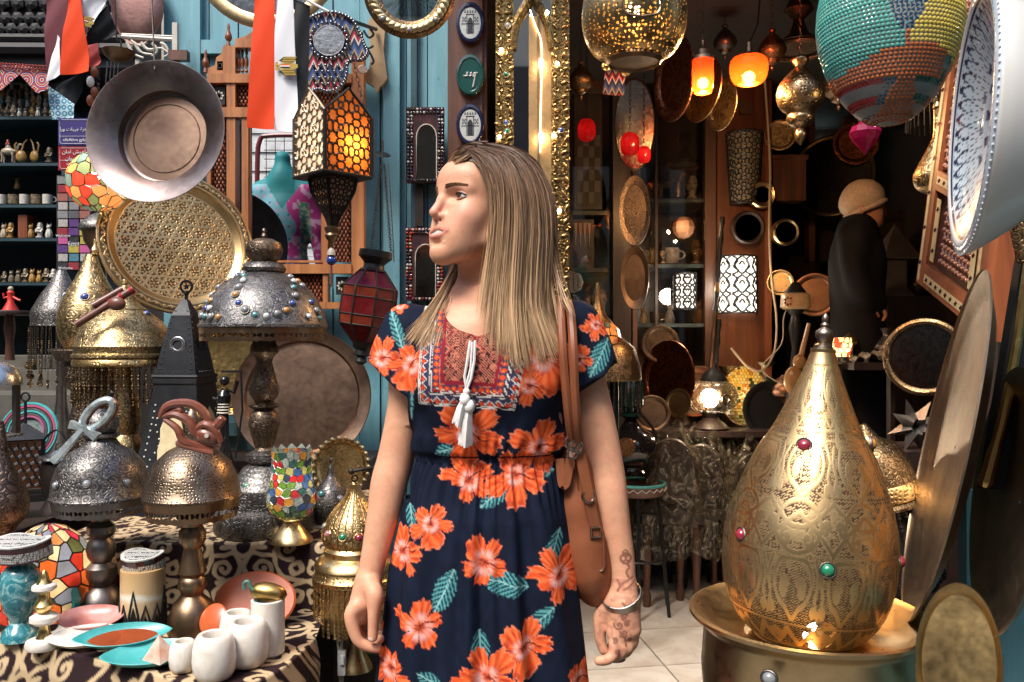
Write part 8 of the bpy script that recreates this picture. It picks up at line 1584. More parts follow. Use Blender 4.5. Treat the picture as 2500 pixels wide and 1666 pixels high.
for i in range(4):
 for j in range(6):
  if (i+j) % 2: add(t, 'inlaid_square', bxpx(MB(), 1410+i*14,330+j*28,1423+i*14,357+j*28,DC+.115,.006), plainmat('inlay_grey', (.16,.15,.13), .4), False)
t = thing('backgammon_board', 'open inlaid board with long points on the middle shelf of the case', 'game board', P(1440,654,DC+.1)); add(t, 'board', bxpx(MB(), 1400,535,1450,654,DC+.12,.02), WOOD_DK, False)
for i in range(4): add(t, 'point', MB().prism([(-.008,0),(.008,0),(0,-.14)][::-1], Vector((1,0,0)), Vector((0,0,1)), Vector((0,-1,0)), P(1406+i*11,545,DC+.118), .003), INL, False)
single('octagonal_box', MB().lathe(P(1398,690,DC-.1), [(.06,0),(.06,.03),(.05,.034),(.001,.034)], 8, facing((-.2,-1,0))), INLW, 'octagonal pearl inlaid box standing in the case by the gilded mirror', 'box', P(1398,725,DC-.1), smooth=False)
t = thing('display_case', 'tall glazed showcase with shelves beside the red wooden column', 'cabinet', PZ(1650,0,DC))
for x0, x1 in ((1545,1556),(1722,1748)): add(t, 'post', bxpx(MB(), x0, 60, x1, 1380, DC, .07), WOOD_BR, False)
add(t, 'back_panel', bxpx(MB(), 1540,120,1740,1380,DC+.45,.02), WOOD_DK, False); add(t, 'glass_door', bxpx(MB(), 1556,140,1722,1370,DC+.012,.004), CLEAR, False); add(t, 'door_rail', bxpx(MB(), 1600,140,1606,1370,DC,.02), WOOD_DK, False)
GSH = plainmat('glass_shelf_edge', (.12,.15,.15), .2)
for y in (485, 645, 790): add(t, 'shelf', bxpx(MB(), 1556,y,1722,y+9,DC+.04,.38), GSH, False)
add(t, 'cornice', bxpx(MB(), 1500,70,1760,130,DC-.05,.12), WOOD_BR, False)
r6 = random.Random(12); AMBM = plainmat('curio_amber', (.28,.14,.05), .3, .5, (.1,.05,.02), 40); CURM = [AMBM, TINT[3], TINT[1], BRONZE, TINT[0]]
for row, (y, xs_) in enumerate(((484,(1572,1598,1630,1655,1690)),(644,(1574,1592,1618,1640,1700)),(789,(1570,1600,1635,1705)))):
 for i, x in enumerate(xs_): souvenir(r6.choice(['figurine','cat_figurine','camel_figurine','mug']), x, y, CURM[(i+row) % 5], 'small curio number %s from the left on the %s glass shelf of the showcase' % (('one','two','three','four','five')[i], ('upper','middle','lower')[row]), 'curio', 'curios in the showcase', r6.uniform(1.2,1.9), r6.uniform(-.5,.5), DC+.15)
single('crystal_ball', MB().ball(P(1669,556,DC-.03), .062, 10), glassy('smoky_amber_glass', (.50,.27,.16), .4, .04), 'faceted amber glass ball hanging in the showcase', 'ornament', P(1669,584,DC-.03), smooth=False); bulb(bpy.data.objects['crystal_ball'], P(1660,548,DC-.14), .35, (1,.7,.45))
t = thing('wooden_column', 'polished reddish wooden column lit by the orange lamp', 'column', PZ(1815,0,DC)); add(t, 'shaft', bxpx(MB(), 1752,40,1882,1400,DC-.02,.2), wood('column_wood', (.20,.065,.025), (.09,.028,.014), .35), False); add(t, 'edge_strip', bxpx(MB(), 1868,40,1884,1400,DC-.035,.01), WOOD_RED, False)
def shade_lamp(lab, cx, y0, y1, r0, r1, kind, lit):
 d = DC-.03; t = thing('wall_lamp', lab, 'lamp', P(cx,y1,d)); k = d/FPX; f_ = lambda u, v: P(cx,0,d)+Vector((math.cos(PI+u*PI)*(r0+(r1-r0)*v)*k, math.sin(PI+u*PI)*(r0+(r1-r0)*v)*k, 0))+Vector((0,0,P(0,y0+(y1-y0)*v,d).z-CAMZ-(833)/FPX*d+0)); z = lambda v: P(0,y0+(y1-y0)*v,d).z
 g = lambda u, v, o=0: Vector((P(cx,0,d).x+math.cos(PI+u*PI)*((r0+(r1-r0)*v)*k+o), d+math.sin(PI+u*PI)*((r0+(r1-r0)*v)*k+o), z(v)))
 add(t, 'diffuser', MB().grid(lambda u, v: g(u, v), 24, 8), (emitter('lit_diffuser', (1.0,.90,.74), 1.5) if lit else plainmat('diffuser_dim', (.34,.28,.19), .5)))
 if kind == 'star': sg = starlattice(5, 7)
 else:
  sg = []
  for i in range(3):
   for j in range(3):
    cx_, cy_, s_x = (i+.5)/3, (j+.5)/3, 1.6; q_ = lambda *p: [(cx_+a*s_x, cy_+b*1.32) for a, b in p]; sg += polyseg(q_((0,-.12),(.08,-.03),(.05,.06),(0,.12),(-.05,.06),(-.08,-.03),(0,-.12)),10)+polyseg(q_((-.1,-.125),(-.04,-.06),(-.09,.02),(-.03,.08),(-.1,.125)),8)+polyseg(q_((.1,-.125),(.04,-.06),(.09,.02),(.03,.08),(.1,.125)),8)+polyseg(q_((-.03,.0),(0,-.05),(.03,0)),6)
 fret(t, lambda u, v: g(u, v, .003), [s for s in sg if all(0 <= q <= 1 for q in s[0]+s[1])], .0032 if kind == 'star' else .0055, BLKM); add(t, 'rim', MB().tube([g(q/20,0,.003) for q in range(21)], .005, 6).tube([g(q/20,1,.003) for q in range(21)], .005, 6).tube([g(0,q/4,.003) for q in range(5)], .005, 6).tube([g(1,q/4,.003) for q in range(5)], .005, 6), BLKM)
 if lit: bulb(t, P(cx,(y0+y1)/2,d-.2), 2.0, (1,.85,.65), .05)
shade_lamp('unlit tapered wall lamp with star lattice on the wooden column', 1817, 328, 500, 43, 33, 'star', False); shade_lamp('glowing white wall lamp with black tracery on the wooden column', 1799, 628, 765, 44, 46, 'leaf', True); shade_lamp('smaller glowing tracery lamp inside the showcase', 1673, 668, 756, 24, 24, 'leaf', True)  # the last one models the wall lamp reflected in the showcase glass
for (cx, cy, r, mt, gm, lab) in ((1860,476,33,BRASS,MIRROR,'small round mirror with broad brass rim on the column'),(1826,556,41,WOOD_DK,MIRROR,'larger round mirror with dark rim below the brass one'),(1918,567,33,BRASS,plainmat('dial_dark', (.03,.022,.018), .3),'round brass porthole with dark face right of the cord')):
 t = thing('round_wall_mirror', lab, 'mirror', P(cx,cy+r,DC-.09)); k = (DC-.09)/FPX; M = facing((0,-1,0)); add(t, 'rim', MB().lathe(P(cx,cy,DC-.09), [(r*k,-.03),(r*k,.008),(r*.9*k,.016),(r*.62*k if mt is BRASS and cy < 500 else r*.78*k,.010),(r*.6*k if cy < 500 else r*.76*k,.002)], 36, M), mt); add(t, 'glass', MB().lathe(P(cx,cy,DC-.09), [(r*.8*k,.003),(.001,.003)], 36, M), gm)
single('light_switch', bxpx(bxpx(MB(), 1808,248,1836,278,DC-.05,.03), 1817,256,1828,268,DC-.056,.006), plainmat('switch_brown', (.12,.06,.035), .4), 'small brown light switch below the squat orange lamp', 'switch', P(1822,278,DC-.05), smooth=False)
single('power_cord', MB().tube([Vector(p) for p in spline([P(1862,150,4.2), P(1870,230,4.3), P(1880,400,4.3), P(1878,560,4.3), P(1884,680,4.3), P(1896,780,4.3), P(1890,860,4.25), P(1862,904,4.2), P(1826,896,4.2), P(1785,850,4.2)], 50)], .0062, 6), plainmat('cord_cream', (.45,.34,.22), .6), 'cream electric cord looping down the wooden column', 'cord', P(1880,600,4.3)); single('power_cord', MB().tube([Vector(p) for p in spline([P(1950,700,4.2), P(1915,770,4.2), P(1908,840,4.2), P(1860,900,4.2), P(1920,940,4.2), P(1925,900,4.2)], 30)], .0035, 6), plainmat('cord_cream', (.45,.34,.22), .6), 'thin cream cord from the flowered lamp to the tangle below', 'cord', P(1910,840,4.2))
# hookah pipes on the column, ovals on the post
for q, (x0, x1, y0, y1) in enumerate(((1764,1746,530,760),(1752,1728,690,1010),(1756,1738,780,1010))): single('hookah_pipe', MB().tube([Vector(p) for p in [P(x0+(x1-x0)*f_, y0+(y1-y0)*f_, 4.25) for f_ in np.linspace(0,1,17)]], [.012,.016,.010]*5+[.012,.02], 8), [BLKM, BRONZE, BLKM][q], ['black turned hookah stem hanging above the glowing wall lamp','long bronze hookah stem leaning by the column','short black hookah stem with ball top beside the bronze one'][q], 'hookah stem', P(x1,y1,4.25))
OV = Matrix.Diagonal(Vector((.44,1,1)))
c = P(1549,305,3.6); t = thing('oval_mirror', 'tall oval mirror reflecting red lamp light on the dark post', 'mirror', P(1549,415,3.6)); add(t, 'glass', MB().lathe(c, [(.192,0),(.19,.004),(.001,.005)], 48, facing((-.12,-.97,-.1)) @ OV), metal('brown_mirror', (.40,.34,.30), (.3,.25,.22), .05)); add(t, 'rim', MB().lathe(c, [(.198,-.006),(.2,.004),(.192,.007)], 48, facing((-.12,-.97,-.1)) @ OV, cap=False), BRONZE)
single('wooden_post', bxpx(MB(), 1497,150,1541,1400,4.42,.07), WOOD_DK, 'dark post between the two showcases carrying the oval plates', 'post', PZ(1519,0,4.42), smooth=False)
for (cy, ry, nm, lab, mt) in ((515,86,'oval_plate','dark oval engraved plate hanging below the oval mirror',BRONZE_ROS),(678,78,'oval_plate','lower oval dark bronze plate with a coppery shine',BRONZE)):
 c = P(1550,cy,3.7); Rr = ry*3.7/FPX; t = thing(nm, lab, 'plate', P(1550,cy+ry,3.7)); Mo = facing((-.2,-.97,0)) @ OV; add(t, 'dish', MB().lathe(c, [(Rr,0),(Rr*.99,.01),(Rr*.74,.004),(Rr*.66,-.02),(Rr*.01,-.02)], 48, Mo), mt); add(t, 'centre', MB().lathe(c, [(Rr*.6,-.014),(Rr*.55,-.006),(.001,-.004)], 40, Mo), BRASS_OLD if cy < 600 else COPPER)
def votive(lab, cx, cy, r, d, p):
 t = thing('red_glass_lamp', lab, 'lamp', P(cx,cy+r*1.3,d)); LP(t, 'glass', cx, d, [(r*.6,cy-r*1.2),(r,cy-r*.6),(r,cy+r*.7),(r*.6,cy+r*1.2)], glassy('red_lamp_glass', (.20,.004,.008), .7, .08), 24, 14); add(t, 'bulb', MB().ball(P(cx,cy,d), .016, 10), emitter('bulb_red', (1,.2,.12), 8)); bulb(t, P(cx,cy-r*.2,d-.01), p, (1,.1,.06), .01); chain(t, P(cx,cy-r*1.2,d), P(cx,cy-r*1.2-180,d))
votive('red glass lamp glowing between the gilded mirror and the oval mirror', 1432, 318, 21, 3.8, .05); votive('red glass lamp glowing in front of the oval mirror', 1538, 352, 22, 3.3, .07); votive('second red glass lamp low beside the oval mirror', 1572, 378, 16, 3.35, .03)
hang('red_textile', 'dark red woven textile with coins hanging below the pierced lamp', 'textile', [(1478,150,3.0),(1528,150,3.0),(1524,235,3.0),(1472,230,3.0)], textile('red_weave'), .004)
# brass lamps behind her shoulder and the hookah on its tripod
t = thing('brass_lantern', 'aged brass lantern with mosaic neck behind her shoulder', 'lantern', P(1475,1040,3.3)); LP(t, 'spire', 1458, 3.3, [(3,690),(8,715),(10,735),(22,770),(40,790)], BRASS_OLD, 28); c = P(1468,868,3.3); k = 3.3/FPX; mosaic(t, c, [(46*k,0),(50*k,30*k),(42*k,62*k),(26*k,80*k)], 40, [G_ORG, G_AMB, G_CRM, G_RED, G_TEAL], 5, .002, .003); LP(t, 'drum', 1500, 3.3, [(20,825),(50,850),(62,890),(66,910),(66,926),(62,930)], BRASS_OLD, 36); fringe(t, 1500, 3.3, 62, 930, 1000, 26, 'brass', IRON_RUST); bulb(t, c+Vector((0,0,.06)), .5); LP(t, 'stem', 1500, 3.3, [(10,920),(12,1100),(12,1560),(26,1600),(30,1621)], IRON, 18)
d = 3.9; t = thing('hookah', 'black glass hookah with golden medallion standing on the tiled stand', 'hookah', P(1548,1160,d)); LP(t, 'vase', 1540, d, [(12,1020),(24,1040),(58,1066),(66,1095),(52,1120),(34,1140),(40,1150)], plainmat('black_lacquer', (.012,.01,.012), .12, .6, None, 20, .05, 0, .6), 40, 26); LP(t, 'stem', 1540, d, [(6,860),(14,880),(8,900),(30,930),(34,990),(16,1005),(30,1015),(14,1024)], plainmat('dark_green_glass', (.008,.03,.025), .1), 28); add(t, 'medallion', MB().lathe(P(1528,1092,d-.125), [(.045,0),(.042,.006),(.001,.007)], 24, facing((-.1,-1,.05))), metal('medallion', (.5,.28,.12), (.25,.03,.03), .3, 'rosette', 60)); add(t, 'hose', MB().tube([Vector(p) for p in spline([P(1560,1005,d), P(1600,1060,d), P(1592,1120,d), P(1570,1150,d)], 16)], .008, 6), IRON_RUST)
t = thing('tripod_stand', 'iron tripod stand with turquoise patterned ceramic bowl top', 'stand', PZ(1560,0,3.9)); c = P(1556,1196,3.9); add(t, 'bowl', MB().lathe(c, [(.12,-.02),(.135,.0),(.135,.03),(.125,.032),(.115,.0),(.001,-.01)], 44), plainmat('terracotta_glaze', (.20,.10,.06), .3)); add(t, 'rim_band', MB().torus(c+Vector((0,0,.032)), .130, .008, 44, 8), TEALS); zz_ = []
for q in range(45): a = 2*PI*q/44; zz_.append(c+Vector((.1365*math.cos(a), .1365*math.sin(a), .006+.014*(q%2))))
add(t, 'painted_zigzag', MB().tube(zz_, .0025, 4), WHITE)
for a in (.4, 2.5, 4.6, 5.6): add(t, 'leg', MB().tube([c+Vector((.11*math.cos(a),.11*math.sin(a),-.02)), PZ(1556,0,3.9)+Vector((.17*math.cos(a),.17*math.sin(a),.01))], .009, 6), IRON)
add(t, 'brace', MB().torus(PZ(1556,.28,3.9), .145, .006, 32, 6), IRON)
# low table with lit lamps, wrapped chairs in front of it
t = thing('low_table', 'dark table crowded with lamps in the shop', 'table', PZ(1760,0,4.3)); TT_ = P(0,1046,4.3).z; add(t, 'table_top', MB().bx(P(1560,0,4.3).x, P(1960,0,4.3).x, 4.15, 4.6, TT_-.03, TT_), WOOD_DK, False)
for x in (1580, 1940): add(t, 'leg', bxpx(MB(), x-8,1050,x+8,1430,4.2,.04), WOOD_DK, False); add(t, 'leg', bxpx(MB(), x-8,1050,x+8,1400,4.5,.04), WOOD_DK, False)
t = thing('squat_lamp', 'squat silver lamp with pierced flowers glowing on the dark table', 'lamp', P(1736,1044,4.25)); LP(t, 'shade', 1738, 4.25, [(30,930),(52,940),(64,966),(58,990),(36,1006)], metal('silver_pierced', (.55,.47,.36), (.2,.15,.1), .3, 'rosette', 34, .6, .5, True), 40, 20); LP(t, 'top', 1742, 4.25, [(6,886),(10,900),(24,912),(34,930)], BLKM, 24); LP(t, 'foot', 1736, 4.25, [(30,1004),(16,1020),(36,1036),(44,1044)], WOOD_DK, 28); add(t, 'bulb', MB().ball(P(1732,972,4.25), .05, 12), BULBW); bulb(t, P(1730,975,4.08), 3.5, (1,.8,.55), .03); k = 4.25/FPX
for x in (1712, 1772): add(t, 'eyelet', MB().torus(P(x,976,4.25-.125), .022, .006, 18, 6, facing(((x-1738)*.012,-1,0))), BRONZE)
c = P(1818,966,4.38); Mo = facing((-.35,-.9,.15)); t = thing('mosaic_disc_lamp', 'tilted round lamp of yellow mosaic tiles glowing on the table', 'lamp', P(1818,1040,4.38)); TY = [glassy('tile_yellow', (.80,.60,.18), .7), glassy('tile_cream', (.80,.70,.36), .7), glassy('tile_green_dk', (.03,.10,.03), .4), glassy('tile_ochre', (.62,.36,.07), .6)]
for i in range(15):
 for j in range(19):
  x, y = (i-7+.5*(j%2))*.0165, (j-9)*.0165
  if (x/.118)**2+(y/.155)**2 < 1: add(t, 'tile', MB().prism([(x-.0072,y-.0070),(x+.0072,y-.0074),(x+.0070,y+.0072),(x-.0073,y+.0069)], Mo @ Vector((1,0,0)), Mo @ Vector((0,1,0)), Mo @ Vector((0,0,1)), c+Mo @ Vector((0,0,.05*(1-(x/.118)**2-(y/.155)**2))), .004), TY[2] if r6.random() < .13 else TY[r6.choice((0,0,1,1,3))], False)
add(t, 'rim', MB().tube([c+Mo @ Vector((.122*math.cos(a), .159*math.sin(a), 0)) for a in np.linspace(0,2*PI,40,endpoint=False)], .007, 6, True), BRASS_OLD); bulb(t, c+Mo @ Vector((0,0,-.06)), 2.0, (1,.8,.4), .03)
for (px, py, d, R, n, mt, nm, lab) in ((1628,930,4.2,.21,(-.86,-.5,.1),COPPER_RED,'copper_tray','upright red copper tray at the end of the dark table'),(1655,985,4.05,.075,(-.7,-.7,.2),BRASS,'small_plate','small shiny copper plate leaning on the red copper tray'),(1700,955,4.35,.14,(-.5,-.8,.3),BRONZE,'bronze_dish','bronze dish behind the squat silver lamp'),(1880,1000,4.3,.15,(.1,-.99,.1),BLACK,'black_board','dark round board standing next to the mosaic disc lamp'),(1592,1010,4.0,.09,(-.1,-.98,.15),BRONZE,'bronze_dish','dull round dish beside the hookah')): tray(nm, lab, 'tray', px, py, d, R, n, CP, mt, 44)
PLAS = (lambda t: (lambda co: t.done(t.mixsh(t.math('ADD', .06, t.math('MULTIPLY', t.ramp(t.noise(co, 12, 4, .6, 2.5), [(.5,0.0),(.66,1.0)]), .5)), t.transp((.86,.84,.78)), t.bsdf(col=(.42,.37,.28), rough=.12, spec=.9, nor=t.bump(t.noise(co, 16, 4, .6, 2.0), 1.0, .02)))))(t.coord()))(NT('plastic_wrap'))  # noise makes pale patches that stand for highlights on the film
def chair(lab, px, d, w, yt):
 t = thing('wrapped_chair', lab, 'chair', PZ(px,0,d), 'chairs wrapped in plastic'); x = (px-1250)/FPX*d; zt = P(0,yt,d).z; hw = w/2
 for sx in (-1,1):
  for sy in (0,1): add(t, 'leg', MB().lathe((x+sx*hw*.8, d+sy*.3, 0), [(.016,0),(.022,.06),(.014,.1),(.022,.25),(.018,.42)], 10), WOOD_BR if sy == 0 else BLACK)
 add(t, 'seat', MB().bx(x-hw,x+hw,d-.03,d+.34,.42,.47), WOOD_DK, False); add(t, 'backrest', MB().lathe((x,d+.02,zt-.2), [(.001,.012),(hw*.8,.01),(hw*.85,0),(hw*.8,-.015),(.001,-.018)], 28, facing((0,-1,.1)) @ Matrix.Diagonal(Vector((1,1.25,1)))), WOOD_DK); add(t, 'back_post', MB().tube([(x-hw*.6,d+.03,.46),(x-hw*.6,d+.03,zt-.25)], .014, 6), WOOD_DK); add(t, 'back_post', MB().tube([(x+hw*.6,d+.03,.46),(x+hw*.6,d+.03,zt-.25)], .014, 6), WOOD_DK)
 rr_ = random.Random(int(px)); ph = [rr_.uniform(0,6) for _ in range(6)]
 def cov(u, v):
  a = 2*PI*u; b = .75+.35*min(1, v*1.6); f_ = 1+.16*math.sin(5*a+ph[0]+v*4)+.10*math.sin(9*a+ph[1]-v*7)+.06*math.sin(17*a+ph[2]+v*11)
  return (x+hw*b*f_*math.cos(a)*(.55+.45*min(1,v*4)), d+.06+.16*b*f_*math.sin(a)*(.5+.5*min(1,v*4)), zt+.02-v*(zt-.25)+.03*math.sin(3*a+ph[3]))
 add(t, 'plastic_cover', MB().grid(cov, 64, 30, True), PLAS, True, 0)
chair('plastic wrapped chair nearest her arm', 1640, 3.95, .30, 1050); chair('plastic wrapped chair in the middle of the row', 1716, 4.05, .28, 1060); chair('plastic wrapped dark round backed chair beside the great lamp', 1852, 4.1, .30, 1085); chair('plastic wrapped chair half hidden between the others', 1786, 4.2, .22, 1075)
# flowered lamp, mosaic cup, paper heap, pyramid house, ring, star, guitar
d = 4.1; t = thing('flowered_lamp', 'cream glass lamp with red flowers on a dark stand', 'lamp', P(1942,1040,d)); LP(t, 'glass', 1942, d, [(26,716),(34,720),(36,750),(28,756)], glassy('cream_milk', (.62,.44,.26), .4), 28); LP(t, 'stand', 1942, d, [(8,690),(24,712),(26,718)], BLKM, 24); LP(t, 'stem', 1942, d, [(24,756),(10,772),(16,800),(8,850),(30,1030),(36,1040)], BLKM, 24)
for q in range(7): add(t, 'petal', MB().ball(P(1924,736,d-.05)+Vector((.018*math.cos(q*.9), -.006, .018*math.sin(q*.9))), .007, 6), plainmat('petal_red', (.30,.03,.03), .4))
d = 3.6; t = thing('mosaic_cup', 'small red and cream mosaic cup lamp behind the great lamp tip', 'lamp', P(2057,872,d)); c = P(2057,872,d); k = d/FPX; mosaic(t, c, [(14*k,0),(21*k,20*k),(22*k,34*k),(18*k,48*k)], 34, [G_CRM, G_CRM, G_RED, G_CRM], 6, .0018, .002); bulb(t, c+Vector((0,0,.04)), .35); add(t, 'foot', MB().lathe(c, [(.03,-.02),(.02,0)], 16), BLKM)
t = thing('side_table', 'dark side table with crumpled wrapping paper behind the great lamp', 'table', PZ(2110,0,3.7)); add(t, 'table_top', MB().bx(P(2040,0,3.7).x, P(2190,0,3.7).x, 3.5, 3.9, P(0,884,3.7).z-.03, P(0,884,3.7).z), WOOD_DK, False)
for x in (2050, 2180): add(t, 'leg', bxpx(MB(), x-6,890,x+6,1500,3.6,.04), WOOD_DK, False)
t = thing('wrapping_paper', 'crumpled grey wrapping paper on the dark side table', 'paper', P(2120,880,3.65))
for q in range(9): add(t, 'sheet', MB().grid(lambda u, v, q=q: P(2075+q*10+u*46, 880-q*2.2-v*10+6*math.sin(u*9+q*2+v*5), 3.6+v*.14), 8, 4), plainmat('paper_grey', (.38,.36,.31), .5), False)
d = 4.7; t = thing('pyramid_house', 'pale stone pyramid roofed lamp house beside the man', 'lamp house', P(2190,760,d)); STN = plainmat('lamp_stone', (.42,.28,.18), .6, .4, (.28,.18,.11), 14)
def pyr(cx, y0, y1, w): a = P(cx,y1,d); h = w*d/FPX/2; return MB().raw([a+Vector((-h,-h,0)), a+Vector((h,-h,0)), a+Vector((h,h,0)), a+Vector((-h,h,0)), P(cx,y0,d)], [(0,1,4),(1,2,4),(2,3,4),(3,0,4),(3,2,1,0)])
add(t, 'roof', pyr(2184,548,634,90), STN, False); add(t, 'box', bxpx(MB(), 2150,636,2214,724,d-.05,.15), STN, False); add(t, 'small_roof', pyr(2206,690,726,40), STN, False); single('shop_counter', MB().bx(P(2120,0,d).x, P(2330,0,d).x, 4.5, 5.0, 0, P(0,728,4.7).z), WOOD_DK, 'dark counter under the pyramid lamp house', 'counter', PZ(2220,0,4.7), smooth=False)
tray('big_round_tray', 'big dark round tray behind the pyramid lamp house', 'tray', 2195, 610, 5.1, .24, (.1,-.99,0), CP, BRONZE, 48)
for q, (px, py, d, R, lab) in enumerate(((2258,872,3.0,.13,'brass ring framed mirror leaning behind the lattice frame'),(2030,430,5.0,.24,'round brass framed mirror in the cabinet behind the man'))): t = thing('ring_mirror', lab, 'mirror', P(px,py+80,d)); Mr = facing((-.55,-.82,.05)); add(t, 'rim', MB().torus(P(px,py,d), R, .014, 48, 8, Mr), BRASS_OLD); add(t, 'glass', MB().lathe(P(px,py,d), [(R*.97,0),(.001,.002)], 44, Mr), metal('dim_mirror2', (.12,.11,.10), (.08,.07,.06), .15))
d = 2.9; t = thing('star_ornament', 'grey metal star lantern with triangular points behind the great lamp', 'lantern', P(2230,1080,d)); c = P(2232,1040,d)
for q in range(8): a = q*PI/4+.3; v1 = Vector((math.cos(a), -.25*(q%2), math.sin(a))); s = Vector((-math.sin(a), 0, math.cos(a))); add(t, 'point', MB().raw([c+s*.035, c-s*.035, c+v1*.10, c+v1*.03+Vector((0,-.04,0))], [(0,3,2),(3,1,2),(0,1,3),(1,0,2)]), PEWTER, False)
single('shop_table', MB().bx(P(2150,0,2.95).x, P(2330,0,2.95).x, 2.8, 3.1, 0, P(0,1095,2.9).z), WOOD_DK, 'dark box table under the metal star', 'table', PZ(2240,0,2.95), smooth=False)
d = 4.0; single('gourd_lute', MB().ball(P(1938,930,d), .06, 12, (.85,.5,1.2)).ball(P(1952,885,d), .04, 12, (.85,.5,1)).tube([P(1956,868,d), P(1975,790,d)], [.014,.01], 8), plainmat('lute_wood', (.40,.22,.09), .3), 'pale wooden lute standing behind the great lamp', 'lute', P(1938,960,d))
# glazed windows at the back with light strip
t = thing('lit_cabinet', 'glazed cabinet with a white light strip at the back of the shop', 'cabinet', PZ(2240,0,5.4)); add(t, 'frame', bxpx(bxpx(bxpx(MB(), 2186,325,2200,620,5.4,.06), 2296,325,2310,620,5.4,.06), 2186,318,2310,332,5.4,.06), WOOD_DK, False); add(t, 'back_panel', bxpx(MB(), 2200,332,2296,620,5.7,.02), plainmat('case_green', (.10,.13,.11), .4), False); add(t, 'led_strip', bxpx(MB(), 2203,345,2206,530,5.39,.008), emitter('led_cool', (.85,.95,1.0), 6), False); add(t, 'light_tube', bxpx(MB(), 2206,336,2292,344,5.5,.02), emitter('tube_cool', (.75,1.0,.95), 5), False)
for y in (430, 520): add(t, 'shelf', bxpx(MB(), 2200,y,2296,y+4,5.45,.2), GSH, False)
t = thing('old_cabinet', 'dark wooden cabinet with glazed door left of the man', 'cabinet', PZ(2000,0,5.2)); add(t, 'frame', bxpx(bxpx(bxpx(MB(), 1975,245,1990,640,5.2,.08), 2062,255,2078,640,5.2,.08), 1975,236,2078,256,5.19,.1), WOOD_BR, False); add(t, 'back_panel', bxpx(MB(), 1990,256,2062,640,5.5,.02), WOOD_DK, False); add(t, 'light_tube', bxpx(MB(), 1992,350,2020,358,5.45,.02), MATS['tube_cool'], False)
single('carved_chest', bxpx(bxpx(MB(), 1886,386,1968,490,4.5,.1), 1882,378,1974,388,4.48,.14), WOOD_BR, 'small carved wooden chest on the wall right of the column', 'chest', P(1925,490,4.5), smooth=False)
pendant('small brass lamp with dark red fringe near the lattice frame', 2262, 2.7, [(10,160),(34,180),(46,210),(48,238),(46,262)], BRASS_OLD); fringe(bpy.data.objects['pendant_lamp.002'] if 'pendant_lamp.002' in bpy.data.objects else t, 2262, 2.7, 46, 262, 320, 26, 'chain', IRON_RUST); bulb(bpy.data.objects['pendant_lamp.002'], P(2262,215,2.55), .6, (1,.7,.35))
pendant('golden drop flask hanging against the lattice frame', 2288, 2.2, [(6,250),(10,262),(8,275),(10,330),(22,360),(42,400),(54,430),(46,458),(20,474)], BRASS_SCR, -160, name='brass_flask')
single('chandelier', MB().lathe(P(1950,120,3.4), [(.08,0),(.10,.02),(.04,.06),(.02,.12),(.06,.16),(.03,.22),(.02,.4)], 20).torus(P(1950,122,3.4), .12, .012, 28, 6), BRONZE_ROS, 'dark metal chandelier in the shadow above the pierced pendant', 'chandelier', P(1950,120,3.4))
